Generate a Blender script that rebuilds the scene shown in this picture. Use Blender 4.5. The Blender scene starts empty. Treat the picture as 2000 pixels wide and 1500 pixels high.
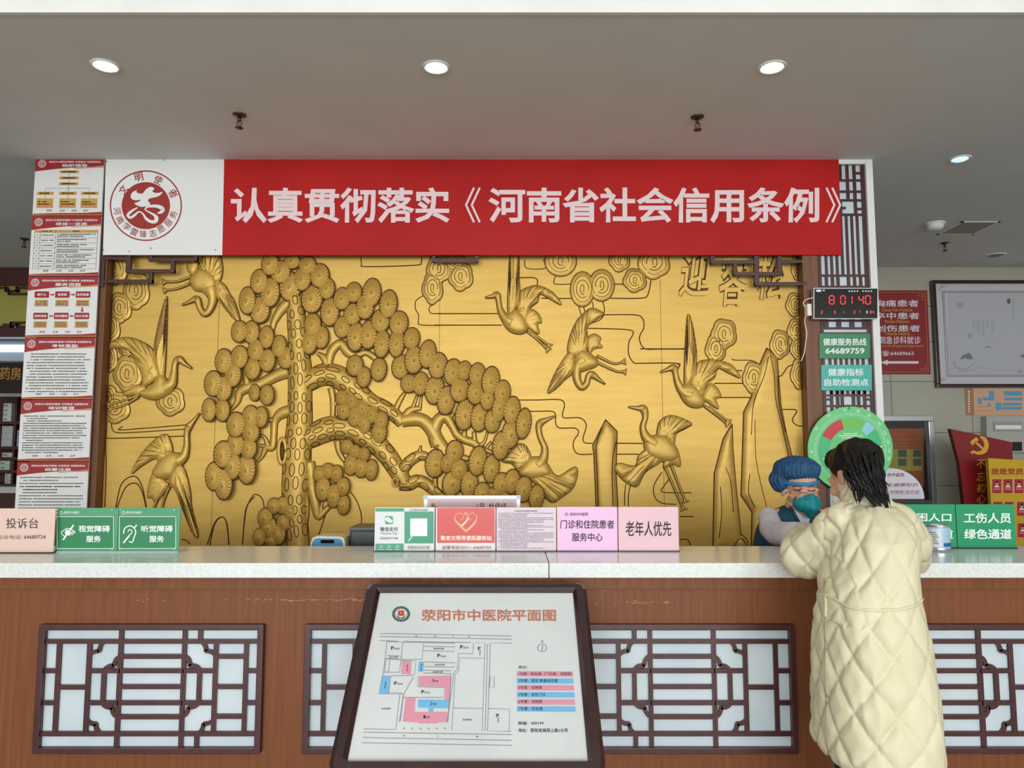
import bpy, bmesh, math, random
import numpy as np
from mathutils import Vector, Matrix, geometry

random.seed(7)
SC = bpy.context.scene
COL = SC.collection
PI = math.pi

# ---------------------------------------------------------------- camera
F_PX, TH, CH = 1450.0, math.radians(5.2), 1.5
cd = bpy.data.cameras.new('camera')
cd.sensor_fit = 'HORIZONTAL'
cd.sensor_width = 36.0
cd.lens = 36.0 * F_PX / 2000.0
cam = bpy.data.objects.new('camera', cd)
cam.location = (0, 0, CH)
cam.rotation_euler = (PI / 2 + TH, 0, 0)
COL.objects.link(cam)
SC.camera = cam

# ---------------------------------------------------------------- world, daylight, exposure
wd = bpy.data.worlds.new('world')
SC.world = wd
wd.use_nodes = True
wd.node_tree.nodes['Background'].inputs[0].default_value = (0.80, 0.90, 1.0, 1)
wd.node_tree.nodes['Background'].inputs[1].default_value = 0.8


def area(name, loc, rot, sx, sy, watts, col):
    l = bpy.data.lights.new(name, 'AREA')
    l.shape = 'RECTANGLE'
    l.size, l.size_y, l.energy, l.color = sx, sy, watts, col
    o = bpy.data.objects.new(name, l)
    o.location, o.rotation_euler = loc, rot
    COL.objects.link(o)
    return o


# daylight through the glazed entrance front behind the visitor side of the lobby
area('daylight_entrance', (0, -13.4, 2.4), (PI / 2, 0, 0), 16.0, 4.2, 1750, (0.93, 0.97, 1.0))
# weak fill lamp added under the closed lobby ceiling to strengthen floor bounce
area('overhead_fill', (0, -0.6, 4.55), (0, 0, 0), 9.0, 4.5, 60, (0.95, 0.98, 1.0))

SC.view_settings.view_transform = 'Standard'
SC.view_settings.look = 'None'
SC.view_settings.gamma = 1.0
SC.view_settings.use_curve_mapping = False
SC.view_settings.exposure = -0.10

# ---------------------------------------------------------------- pixel helpers
CT, ST = math.cos(TH), math.sin(TH)


def ray(px, py):
    u, v = (px - 1000) / F_PX, (750 - py) / F_PX
    return Vector((u, CT - v * ST, ST + v * CT))


def P(px, py, Y):                      # point seen at a pixel on the vertical plane y = Y
    d = ray(px, py)
    t = Y / d.y
    return Vector((d.x * t, Y, CH + d.z * t))


def PZ(px, py, z):                     # point seen at a pixel on the level plane z
    d = ray(px, py)
    t = (z - CH) / d.z
    return Vector((d.x * t, d.y * t, z))


class Plane:                           # a real flat surface; maps photo pixels onto it
    def __init__(s, pt, n):
        s.pt, s.n = Vector(pt), Vector(n).normalized()

    def __call__(s, px, py, off=0.0):
        d = ray(px, py)
        o = Vector((0, 0, CH))
        t = (s.pt - o).dot(s.n) / d.dot(s.n)
        return o + d * t + s.n * off


def VP(Y):
    return Plane((0, Y, 0), (0, -1, 0))


def UV(x0, z1, x1, z0, Y):             # maps u,v in 0..1 (v downward) on a wall rectangle
    return lambda u, v, off=0.0: Vector((x0 + (x1 - x0) * u, Y - off, z1 + (z0 - z1) * v))


def Zm(ox, oy, k):
    def f(*a):
        if len(a) == 2:
            return (ox + a[0] / k, oy + a[1] / k)
        return [((ox + p[0] / k, oy + p[1] / k) + ((p[2] / k,) if len(p) > 2 else ())) for p in a[0]]
    return f


ZA, ZB, ZC, ZD = Zm(400, 480, 4), Zm(850, 480, 4), Zm(850, 750, 4), Zm(400, 750, 4)
ZL, ZM_, ZR, ZS = Zm(0, 480, 4), Zm(0, 800, 4), Zm(1250, 480, 4), Zm(1400, 750, 4)
ZZ = Zm(1650, 750, 1500 / 350)
Z5 = Zm(1560, 300, 1467 / 440)


def zb(z, x0, y0, x1, y1):
    a, b = z(x0, y0), z(x1, y1)
    return (a[0], a[1], b[0], b[1])


# ---------------------------------------------------------------- materials
def lin(c):
    c /= 255.0
    return c / 12.92 if c <= 0.04045 else ((c + 0.055) / 1.055) ** 2.4


def rgb(r, g, b):
    return (lin(r), lin(g), lin(b), 1)


MATS = {}


def mat(name, col, rough=0.6, metal=0.0, coat=0.0, emit=None, es=0.0, spec=0.5):
    if name in MATS:
        return MATS[name]
    m = bpy.data.materials.new(name)
    m.use_nodes = True
    b = m.node_tree.nodes['Principled BSDF']
    b.inputs['Base Color'].default_value = rgb(*col)
    b.inputs['Roughness'].default_value = rough
    b.inputs['Metallic'].default_value = metal
    b.inputs['Specular IOR Level'].default_value = spec
    b.inputs['Coat Weight'].default_value = coat
    b.inputs['Coat Roughness'].default_value = 0.06
    if emit:
        b.inputs['Emission Color'].default_value = rgb(*emit)
        b.inputs['Emission Strength'].default_value = es
    MATS[name] = m
    return m


def noisy(name, c1, c2, scale=(8, 8, 8), detail=4, rough=0.6, metal=0.0, bump=0.0, coat=0.0, lo=0.35, hi=0.65, kind='noise', spec=0.5,
          bdist=0.01):
    m = mat(name, c1, rough, metal, coat, spec=spec)
    nt = m.node_tree
    n, L = nt.nodes, nt.links
    b = n['Principled BSDF']
    tc = n.new('ShaderNodeTexCoord')
    mp = n.new('ShaderNodeMapping')
    mp.inputs['Scale'].default_value = scale
    L.new(tc.outputs['Object'], mp.inputs['Vector'])
    tx = n.new('ShaderNodeTexNoise')
    tx.inputs['Scale'].default_value = 1.0
    tx.inputs['Detail'].default_value = detail
    L.new(mp.outputs['Vector'], tx.inputs['Vector'])
    r = n.new('ShaderNodeValToRGB')
    r.color_ramp.elements[0].position, r.color_ramp.elements[1].position = lo, hi
    r.color_ramp.elements[0].color, r.color_ramp.elements[1].color = rgb(*c1), rgb(*c2)
    L.new(tx.outputs['Fac'], r.inputs['Fac'])
    L.new(r.outputs['Color'], b.inputs['Base Color'])
    if bump:
        bp = n.new('ShaderNodeBump')
        bp.inputs['Strength'].default_value = bump
        bp.inputs['Distance'].default_value = bdist
        L.new(tx.outputs['Fac'], bp.inputs['Height'])
        L.new(bp.outputs['Normal'], b.inputs['Normal'])
    return m


M_ceil = noisy('ceiling_paint', (222, 221, 219), (226, 225, 223), (3, 3, 3), rough=0.85)
M_white_paint = noisy('white_paint', (228, 228, 222), (236, 236, 231), (3, 3, 3), rough=0.6)
M_wall = noisy('wall_paint', (190, 188, 180), (198, 196, 188), (2, 2, 2), rough=0.7)
M_tile = noisy('cream_wall_tile', (172, 168, 152), (182, 178, 162), (1.4, 1.4, 5), rough=0.35)
M_joint = mat('tile_joint', (120, 116, 105), 0.8)
M_floor = noisy('floor_stone', (178, 175, 170), (190, 187, 182), (3, 3, 3), rough=0.25)
M_wood = noisy('counter_wood', (114, 64, 34), (132, 78, 43), (60, 60, 2.2), 5, rough=0.45, spec=.3, bump=0.04, lo=0.3, hi=0.7, bdist=0.002)
M_wood2 = noisy('post_wood', (104, 60, 34), (124, 76, 46), (50, 50, 1.8), 5, rough=0.45, lo=0.3, hi=0.7)
M_dark = noisy('rosewood', (62, 27, 26), (76, 36, 33), (30, 30, 5), 4, rough=0.38, lo=0.3, hi=0.7)
M_frame = noisy('dark_frame_lacquer', (42, 14, 14), (56, 22, 20), (20, 20, 20), 3, rough=0.25, coat=0.4)
M_stone = noisy('white_quartz', (218, 220, 215), (228, 230, 226), (140, 140, 140), 3, rough=0.16, coat=0.0, lo=0.42, hi=0.56)
M_pane = noisy('frosted_pane', (196, 208, 214), (212, 221, 224), (3, 3, 4), 2, rough=0.22)
M_gold = noisy('gold_relief', (200, 159, 72), (210, 171, 84), (3, 3, 26), 5, rough=0.46, metal=0.38, bump=0.05, lo=0.3, hi=0.7, bdist=0.002)
M_groove = mat('gold_groove', (84, 52, 18), 0.55, 0.5)
M_red = noisy('banner_red', (176, 22, 20), (186, 28, 25), (2, 2, 2), 3, rough=0.5, spec=.2)
M_pinkwhite = mat('banner_lettering', (240, 216, 216), 0.6)
M_boardwhite = mat('board_white', (236, 236, 231), 0.5)
M_logored = mat('emblem_red', (158, 38, 30), 0.5)
M_black = mat('black_plastic', (20, 20, 22), 0.35)
M_blackglass = mat('black_gloss', (10, 10, 12), 0.06)
M_ink = mat('black_ink', (34, 30, 34), 0.6)
M_grayink = mat('gray_ink', (105, 102, 100), 0.6)
M_paper = mat('white_paper', (226, 228, 226), 0.55)
M_posterpaper = mat('poster_paper', (230, 228, 225), 0.4)
M_postred = mat('poster_red', (160, 34, 38), 0.4)
M_postgold = mat('poster_gold', (205, 158, 62), 0.45)
M_postorange = mat('poster_orange', (206, 140, 92), 0.45)
M_green = mat('sign_green', (52, 132, 86), 0.18)
M_green2 = mat('sign_green_frame', (84, 158, 116), 0.12)
M_gbright = mat('sign_green_bright', (30, 148, 100), 0.16)
M_hot = mat('hotline_green', (44, 134, 84), 0.35)
M_teal = mat('teal_sign', (64, 178, 166), 0.2)
M_signwhite = mat('white_lettering', (240, 244, 240), 0.5)
M_pink = mat('pink_paper', (236, 186, 222), 0.12)
M_pink2 = mat('rose_paper', (228, 184, 192), 0.12)
M_pink3 = mat('peach_paper', (228, 196, 182), 0.2)
M_lilac = mat('document_paper', (216, 198, 206), 0.14)
M_sred = mat('sign_red', (208, 66, 60), 0.16)
M_wgreen = mat('payment_green', (36, 142, 100), 0.16)
M_clear = mat('acrylic_edge', (196, 205, 205), 0.08)
M_silver = mat('brushed_silver', (190, 192, 194), 0.35, 0.8)
M_darkmetal = mat('bronze_metal', (92, 74, 62), 0.35, 0.8)
M_lamp = mat('lamp_glow', (255, 255, 255), 0.4, emit=(246, 251, 255), es=6.0)
M_lampblue = mat('lamp_glow_blue', (200, 220, 255), 0.4, emit=(190, 214, 255), es=1.3)
M_led = mat('led_red', (90, 10, 14), 0.3, emit=(255, 45, 60), es=1.6)
M_coat = noisy('cream_quilted_nylon', (222, 212, 176), (229, 220, 186), (9, 9, 9), 4, rough=0.5, lo=0.3, hi=0.7, spec=0.3)
M_hair = noisy('dark_hair', (9, 7, 6), (20, 15, 13), (60, 60, 14), 4, rough=0.48, spec=.3)
M_skin = noisy('skin', (214, 160, 132), (222, 170, 142), (20, 20, 20), 3, rough=0.5)
M_vest = noisy('teal_vest_cloth', (12, 62, 82), (18, 74, 94), (40, 40, 40), 3, rough=0.75)
M_sleeve = noisy('white_uniform_cloth', (205, 202, 214), (216, 213, 222), (20, 20, 20), 3, rough=0.7)
M_cap = noisy('blue_cap_fabric', (28, 66, 100), (46, 96, 138), (70, 70, 12), 3, rough=0.75, bump=0.3, lo=0.3, hi=0.7)
M_mask = noisy('teal_mask', (0, 132, 140), (8, 146, 152), (30, 30, 30), 3, rough=0.65)
M_trouser = noisy('navy_trousers', (26, 34, 52), (34, 42, 62), (40, 40, 40), 3, rough=0.8)
M_shoe = mat('white_shoe', (210, 210, 206), 0.5)


# ---------------------------------------------------------------- mesh builder
WL = {}                                 # world location of every object we place


class MB:
    def __init__(s):
        s.v, s.f, s.mi, s.mats, s.sm = [], [], [], [], []

    def m(s, mt):
        if mt not in s.mats:
            s.mats.append(mt)
        return s.mats.index(mt)

    def add(s, vs, fs, mt, smooth=False):
        o = len(s.v)
        s.v += [tuple(p) for p in vs]
        k = s.m(mt)
        for f in fs:
            s.f.append(tuple(i + o for i in f))
            s.mi.append(k)
            s.sm.append(smooth)

    def box(s, x0, x1, y0, y1, z0, z1, mt, bev=0.0):
        if x0 > x1: x0, x1 = x1, x0
        if y0 > y1: y0, y1 = y1, y0
        if z0 > z1: z0, z1 = z1, z0
        if bev > 0:
            b = min(bev, (x1 - x0) * .45, (y1 - y0) * .45, (z1 - z0) * .45)
            bm = bmesh.new()
            bmesh.ops.create_cube(bm, size=1)
            for v in bm.verts:
                v.co = Vector(((x0 + x1) / 2 + v.co.x * (x1 - x0), (y0 + y1) / 2 + v.co.y * (y1 - y0), (z0 + z1) / 2 + v.co.z * (z1 - z0)))
            bmesh.ops.bevel(bm, geom=bm.edges[:], offset=b, segments=2, affect='EDGES', profile=0.7)
            bm.verts.index_update()
            s.add([v.co for v in bm.verts], [[v.index for v in f.verts] for f in bm.faces], mt)
            bm.free()
            return
        vs = [(x, y, z) for x in (x0, x1) for y in (y0, y1) for z in (z0, z1)]
        s.add(vs, [(0, 1, 3, 2), (4, 6, 7, 5), (0, 4, 5, 1), (2, 3, 7, 6), (0, 2, 6, 4), (1, 5, 7, 3)], mt)

    def poly(s, pts, mt):
        s.add(pts, [tuple(range(len(pts)))], mt)

    def ppoly(s, S, pts, mt, off=0.001):
        s.poly([S(p[0], p[1], off) for p in pts], mt)

    def prect(s, S, b, mt, off=0.001):
        s.ppoly(S, [(b[0], b[1]), (b[2], b[1]), (b[2], b[3]), (b[0], b[3])], mt, off)

    def slab(s, S, pts, mt, off0, off1, side=None):     # outline with thickness between two offsets
        a = [S(p[0], p[1], off0) for p in pts]
        b = [S(p[0], p[1], off1) for p in pts]
        n = len(pts)
        s.add(b, [tuple(range(n))], mt)
        s.add(a, [tuple(reversed(range(n)))], side or mt)
        s.add(a + b, [(i, (i + 1) % n, n + (i + 1) % n, n + i) for i in range(n)], side or mt)

    def ell(s, S, cx, cy, rx, ry, mt, off=0.001, n=28):
        s.ppoly(S, [(cx + rx * math.cos(2 * PI * i / n), cy + ry * math.sin(2 * PI * i / n)) for i in range(n)], mt, off)

    def ring(s, S, cx, cy, rx, ry, w, mt, off=0.001, n=48, asp=1.0):
        o = [S(cx + rx * math.cos(2 * PI * i / n), cy + ry * math.sin(2 * PI * i / n), off) for i in range(n)]
        q = [S(cx + (rx - w) * math.cos(2 * PI * i / n), cy + (ry - w * asp) * math.sin(2 * PI * i / n), off) for i in range(n)]
        s.add(o + q, [(i, (i + 1) % n, n + (i + 1) % n, n + i) for i in range(n)], mt)

    def strip(s, S, pts, w, mt, off=0.001, closed=False, asp=1.0):   # flat stroke of given width in surface units
        n = len(pts)
        L, R = [], []
        for i in range(n):
            a = pts[(i - 1) % n] if (closed or i > 0) else pts[i]
            b = pts[(i + 1) % n] if (closed or i < n - 1) else pts[i]
            dx, dy = b[0] - a[0], (b[1] - a[1]) / asp
            l = math.hypot(dx, dy) or 1
            ww = (pts[i][2] if len(pts[i]) > 2 else w) / 2
            nx, ny = -dy / l * ww, dx / l * ww * asp
            L.append(S(pts[i][0] + nx, pts[i][1] + ny, off))
            R.append(S(pts[i][0] - nx, pts[i][1] - ny, off))
        m_ = n if closed else n - 1
        s.add(L + R, [(i, (i + 1) % n, n + (i + 1) % n, n + i) for i in range(m_)], mt)

    def rrect(s, S, b, w, mt, off=0.001, r=3.0, asp=1.0):   # rounded outline stroke
        s.strip(S, rr(b, r, asp), w, mt, off, True, asp)

    def text(s, S, body, b, mt, bold=0.0, off=0.0015, rot=0.0, shear=0.0, res=2, bottom=None):
        vs, fs = glyphs(body, bold, shear, res)
        cx, cy = (b[0] + b[2]) / 2, (b[1] + b[3]) / 2
        w, h = b[2] - b[0], b[3] - b[1]
        c, sn = math.cos(rot), math.sin(rot)
        out = []
        for x, y, ly in vs:
            X, Y_ = (x - .5) * w, (.5 - y) * h
            out.append(S(cx + X * c - Y_ * sn, cy + X * sn + Y_ * c, off + ly * 1.2e-5))
        s.add(out, fs, mt)

    def tube(s, pts, r, mt, n=8, cap=True, smooth=True, flat=1.0):
        pts = [Vector(p) for p in pts]
        N = len(pts)
        rs = r if isinstance(r, (list, tuple)) else [r] * N
        vs, fs = [], []
        up = None
        for i in range(N):
            t = (pts[min(i + 1, N - 1)] - pts[max(i - 1, 0)])
            t = t.normalized() if t.length > 1e-9 else Vector((0, 0, 1))
            if up is None:
                up = t.orthogonal().normalized()
            else:
                up = (up - t * up.dot(t))
                up = up.normalized() if up.length > 1e-6 else t.orthogonal().normalized()
            w = t.cross(up)
            for k in range(n):
                a = 2 * PI * k / n
                vs.append(pts[i] + (up * math.cos(a) + w * math.sin(a)) * rs[i])
        for i in range(N - 1):
            for k in range(n):
                k2 = (k + 1) % n
                fs.append((i * n + k, i * n + k2, (i + 1) * n + k2, (i + 1) * n + k))
        if cap:
            fs.append(tuple(reversed(range(n))))
            fs.append(tuple((N - 1) * n + k for k in range(n)))
        s.add(vs, fs, mt, smooth)

    def lathe(s, c, prof, mt, n=24, axis='z', smooth=True):   # prof: (radius, height)
        vs, fs = [], []
        for r, h in prof:
            for k in range(n):
                a = 2 * PI * k / n
                if axis == 'z':
                    vs.append((c[0] + r * math.cos(a), c[1] + r * math.sin(a), c[2] + h))
                else:
                    vs.append((c[0] + r * math.cos(a), c[1] - h, c[2] + r * math.sin(a)))
        for i in range(len(prof) - 1):
            for k in range(n):
                k2 = (k + 1) % n
                fs.append((i * n + k, i * n + k2, (i + 1) * n + k2, (i + 1) * n + k))
        fs.append(tuple(reversed(range(n))))
        fs.append(tuple((len(prof) - 1) * n + k for k in range(n)))
        s.add(vs, fs, mt, smooth)

    def build(s, name, parent=None, loc=None, bevel=0.0):
        if parent is not None:
            base = WL[parent.name] if loc is None else Vector(loc)
        else:
            base = Vector(loc) if loc is not None else Vector((0, 0, 0))
        me = bpy.data.meshes.new(name)
        me.from_pydata([(p[0] - base.x, p[1] - base.y, p[2] - base.z) for p in s.v], [], s.f)
        for mt in s.mats:
            me.materials.append(mt)
        me.polygons.foreach_set('material_index', s.mi)
        me.polygons.foreach_set('use_smooth', s.sm)
        me.update()
        o = bpy.data.objects.new(name, me)
        COL.objects.link(o)
        if parent is not None:
            o.parent = parent
            o.location = base - WL[parent.name]
        else:
            o.location = base
        WL[o.name] = base.copy()
        if bevel:
            b = o.modifiers.new('bevel', 'BEVEL')
            b.width, b.segments, b.limit_method = bevel, 2, 'ANGLE'
        return o


def rr(b, r, asp=1.0, n=5):
    x0, y0, x1, y1 = b
    out = []
    for cx, cy, a0 in ((x1 - r, y0 + r * asp, -90), (x1 - r, y1 - r * asp, 0), (x0 + r, y1 - r * asp, 90), (x0 + r, y0 + r * asp, 180)):
        for i in range(n + 1):
            a = math.radians(a0 + 90 * i / n)
            out.append((cx + r * math.cos(a), cy + r * asp * math.sin(a)))
    return out


GL = {}


def glyphs(body, bold, shear, res):
    k = (body, bold, shear, res)
    if k in GL:
        return GL[k]
    c = bpy.data.curves.new('lettering', 'FONT')
    c.body, c.size, c.resolution_u, c.shear = body, 1.0, res, shear
    o = bpy.data.objects.new('lettering', c)
    COL.objects.link(o)
    bpy.context.view_layer.update()
    me = o.to_mesh()
    vs = [tuple(v.co[:2]) for v in me.vertices]
    fs = [tuple(p.vertices) for p in me.polygons]
    nf = len(vs)
    o.to_mesh_clear()
    bpy.data.objects.remove(o)
    bpy.data.curves.remove(c)
    lay = [0] * len(vs)
    if bold:                                  # heavier weight: a mitred band around every contour
        cnt = {}
        for n_, f in enumerate(fs):
            ar = sum(vs[a][0] * vs[b_][1] - vs[b_][0] * vs[a][1] for a, b_ in zip(f, f[1:] + f[:1]))
            if ar < 0: f = tuple(reversed(f))
            for a, b_ in zip(f, f[1:] + f[:1]): cnt[(a, b_)] = 1
        nxt = {a: b_ for a, b_ in cnt if (b_, a) not in cnt}
        seen, li = set(), 0
        for st in list(nxt):
            if st in seen: continue
            loop, p = [], st
            while p not in seen and p in nxt:
                seen.add(p); loop.append(p); p = nxt[p]
            n = len(loop)
            if n < 3: continue
            li += 1
            o_ = len(vs)
            for q in range(n):
                A_, B_, C_ = vs[loop[q - 1]], vs[loop[q]], vs[loop[(q + 1) % n]]
                d1, d2 = Vector((B_[0] - A_[0], B_[1] - A_[1])), Vector((C_[0] - B_[0], C_[1] - B_[1]))
                if d1.length < 1e-9: d1 = d2
                if d2.length < 1e-9: d2 = d1
                d1.normalize(); d2.normalize()
                m_ = Vector((d1.y + d2.y, -d1.x - d2.x))
                m_ = m_.normalized() if m_.length > .15 else Vector((d1.y, -d1.x))
                k_ = min(1.6, 1 / max(.3, m_.x * d1.y - m_.y * d1.x))
                vs += [(B_[0], B_[1]), (B_[0] + m_.x * bold * k_, B_[1] + m_.y * bold * k_)]
                lay += [1 + li % 7] * 2
            for q in range(n):
                r_ = (q + 1) % n
                fs.append((o_ + 2 * q, o_ + 2 * q + 1, o_ + 2 * r_ + 1, o_ + 2 * r_))
    vs = np.array(vs)
    mn, mx = vs.min(0), vs.max(0)
    vs = (vs - mn) / np.maximum(mx - mn, 1e-6)
    GL[k] = ([(p[0], p[1], lay[i]) for i, p in enumerate(vs)], fs)
    return GL[k]


def thing(name, label, cat, loc, group=None):
    o = bpy.data.objects.new(name, None)
    o.empty_display_size = 0.05
    o.location = loc
    COL.objects.link(o)
    WL[o.name] = Vector(loc)
    return tag(o, label, cat, group)


def tag(o, label, cat, group=None, kind=None):
    o['label'], o['category'] = label, cat
    if group: o['group'] = group
    if kind: o['kind'] = kind
    return o


def struct(o):
    o['kind'] = 'structure'
    return o


def dup(root, loc, label, group=None):
    r = root.copy()
    COL.objects.link(r)
    r.location = loc
    WL[r.name] = Vector(loc)
    r['label'] = label
    if group: r['group'] = group
    for ch in list(root.children):
        c = ch.copy()
        COL.objects.link(c)
        c.parent = r
        for g in list(ch.children):
            d = g.copy()
            COL.objects.link(d)
            d.parent = c
    return r


def crom(pts, n=6, closed=False):      # smooth curve through points (any dimension)
    p = [np.array(q, float) for q in pts]
    N = len(p)
    out = []
    for i in range(N if closed else N - 1):
        a = p[(i - 1) % N] if (closed or i > 0) else p[i]
        b, c = p[i], p[(i + 1) % N]
        d = p[(i + 2) % N] if (closed or i + 2 < N) else c
        for k in range(n):
            t = k / n
            out.append(tuple(0.5 * ((2 * b) + (c - a) * t + (2 * a - 5 * b + 4 * c - d) * t * t + (3 * b - a - 3 * c + d) * t ** 3)))
    if not closed:
        out.append(tuple(p[-1]))
    return out


# ================================================================ THE ROOM
CZ = 3.32                               # lower ceiling
WY = 7.23                               # far wall
GY = 4.60                               # gold panel
BY = 4.50                               # banner face
b = MB(); b.box(-9, 9, -14, 10.5, -0.1, 0, M_floor); struct(b.build('floor'))
b = MB(); b.box(-9, 9, 2.95, 10.5, CZ, CZ + 0.12, M_ceil); struct(b.build('ceiling'))
b = MB(); b.box(-9, 9, 2.93, 2.95, CZ - 0.004, 4.62, M_white_paint); b.box(-9, 9, 2.905, 2.93, CZ + 0.062, CZ + 0.12, M_white_paint, 0.008)
struct(b.build('trim_1'))
b = MB(); b.box(-9, 9, -14, 2.93, 4.62, 4.7, M_white_paint); struct(b.build('ceiling_lobby'))
b = MB(); b.box(-9.1, -9, -14, 10.5, 0, 4.7, M_wall); struct(b.build('wall_left'))
b = MB(); b.box(9, 9.1, -14, 10.5, 0, 4.7, M_wall); struct(b.build('wall_right'))
# partition that carries the gold relief
XL0, XL1 = P(72, 650, BY).x, P(197, 650, BY).x        # left pier (poster strip)
XR0, XR1 = P(1590, 700, BY).x, P(1721, 700, BY).x     # right pier (lattice screen)
b = MB(); b.box(XL0 - 0.02, XR1, GY + 0.052, GY + 0.25, 0, CZ, M_wall); struct(b.build('wall_middle'))
b = MB(); b.box(XL0 - 0.02, XL1, BY + 0.03, GY + 0.05, 0, CZ, M_wood2); struct(b.build('wall_pier_left'))
b = MB(); b.box(XL1 + 0.008, XR0 - 0.06, BY + 0.014, GY - .002, P(900, 482, BY).z, CZ, M_wood2); struct(b.build('wall_header'))
b = MB(); b.box(XR0 + .06, XR1 - 0.03, BY + 0.05, GY + 0.05, 0, CZ, M_wall); struct(b.build('wall_pier_right'))
# wooden posts at both sides of the niche
xa, xb = P(1576, 700, BY).x, P(1607, 700, BY).x
b = MB(); b.box(xa, xb, BY + 0.015, GY - 0.002, 0, CZ, M_wood2, 0.006); struct(b.build('trim_2'))
b = MB(); b.box(XL1 + .0005, XL1 + 0.006, BY + 0.02, GY - 0.002, 0, CZ, M_wood2); struct(b.build('trim_3'))
# pale corner strips around the lattice pier
b = MB()
b.box(P(1707, 700, BY).x, XR1, BY - 0.004, GY + 0.05, 0, CZ, M_white_paint, 0.004)
b.box(xb + .001, P(1707, 700, BY).x, BY + 0.001, BY + 0.045, CZ - 0.027, CZ, M_white_paint)
struct(b.build('trim_4'))
# far wall of the corridor on the right with tile joints
b = MB()
b.box(1.5, 9, WY, WY + 0.15, 0, CZ, M_tile)
for py in (598, 667, 745, 845, 948, 1040):
    z = P(1850, py, WY).z
    b.box(1.5, 9, WY - 0.0015, WY, z - 0.004, z + 0.004, M_joint)
for px in (1742, 1898, 2055):
    x = P(px, 800, WY).x
    b.box(x - 0.003, x + 0.003, WY - 0.0015, WY, 0, P(1850, 598, WY).z, M_joint)
struct(b.build('wall_far'))
# pharmacy front on the left: beams, glazed transom, open front, rear wall
PYf = 7.23
b = MB()
b.box(-9, -3.0, PYf, PYf + 0.14, P(30, 557, PYf).z, CZ, M_dark)
b.box(-9, -3.0, PYf, PYf + 0.14, P(30, 658, PYf).z, P(30, 640, PYf).z, M_dark)
b.box(-9, -2.2, 10.3, 10.5, 0, CZ, M_wall)
b.box(-2.9, -2.8, PYf, 10.3, 0, CZ, M_wall)
struct(b.build('wall_pharmacy'))
M_olive = noisy('olive_pane', (150, 142, 62), (164, 155, 74), (2, 2, 2), 3, rough=0.35)
b = MB()
zt, zb_ = P(30, 557, PYf).z, P(30, 640, PYf).z
b.box(-9, -3.0, PYf + 0.05, PYf + 0.07, zb_, zt, M_olive)
wo = struct(b.build('window_1'))
fr = MB()
SP = VP(PYf + 0.02)
for pts in ([(0, 562), (12, 562), (12, 568), (33, 568), (33, 562), (52, 562)], [(18, 568), (18, 574), (52, 574)],
            [(0, 638), (22, 638), (22, 630), (52, 630)], [(8, 634), (34, 634), (34, 638), (52, 638)]):
    for p, q in zip(pts[:-1], pts[1:]):
        A_, B_ = SP(*p), SP(*q)
        fr.box(min(A_.x, B_.x) - .009, max(A_.x, B_.x) + .009, PYf + 0.01, PYf + 0.05, min(A_.z, B_.z) - .009, max(A_.z, B_.z) + .009, M_dark)
fr.build('window_frame', wo)

# ================================================================ CEILING FITTINGS
def downlight(name, loc, label, glow, r=0.052):
    t = thing(name, label, 'ceiling light', loc, 'recessed downlights in the lower ceiling')
    b = MB()
    b.lathe(loc, [(r * 1.05, 0.004), (r * 1.05, -0.004), (r * 1.36, -0.008), (r * 1.45, 0.0), (r * 1.45, 0.004)], M_white_paint, 32)
    b.build('trim_ring', t)
    b = MB()
    b.lathe(loc, [(r * 1.03, 0.003), (r * 1.03, -0.005), (r * 0.8, -0.011), (r * .4, -0.014), (0.004, -0.015)], glow, 28)
    b.build('lamp_lens', t)
    return t


c = PZ(206, 128, CZ); d0 = downlight('downlight', c, 'lit round recessed downlight above the white emblem panel and posters', M_lamp, 0.046)
c = PZ(852, 131, CZ); dup(d0, c, 'lit round recessed downlight above the middle of the red banner')
c = PZ(1508, 131, CZ); dup(d0, c, 'lit round recessed downlight above the right end of the red banner')
c = PZ(1875, 310, CZ); downlight('downlight', c, 'bluish round recessed downlight over the corridor beyond the lattice pier', M_lampblue, 0.045)
# unlit one further down the corridor
M_dim = mat('unlit_lens', (120, 122, 120), 0.3)
c = PZ(1945, 498, CZ); downlight('downlight', c, 'unlit recessed downlight over the corridor near the framed picture', M_dim, 0.06)
for o in COL.objects:
    pass


def sprinkler(loc, label):
    t = thing('fire_sprinkler', label, 'sprinkler', loc, 'fire sprinklers on the lower ceiling')
    b = MB(); b.lathe(loc, [(0.036, 0.002), (0.036, -0.004), (0.02, -0.012), (0.012, -0.014)], M_darkmetal, 24); b.build('escutcheon', t)
    b = MB()
    b.lathe(loc, [(0.010, -0.01), (0.010, -0.032), (0.007, -0.036)], M_darkmetal, 14)
    for sx in (-1, 1):
        b.tube([Vector(loc) + Vector((sx * .006, 0, -.034)), Vector(loc) + Vector((sx * .015, 0, -.05)), Vector(loc) + Vector((sx * .003, 0, -.072))], 0.003, M_darkmetal, 6)
    b.tube([Vector(loc) + Vector((0, 0, -.034)), Vector(loc) + Vector((0, 0, -.07))], 0.0028, mat('bulb_red', (150, 40, 30), .2), 6)
    b.build('sprinkler_body', t)
    b = MB(); b.lathe(loc, [(0.004, -0.070), (0.022, -0.073), (0.022, -0.076), (0.004, -0.078)], M_darkmetal, 16); b.build('deflector', t)
    return t


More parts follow.
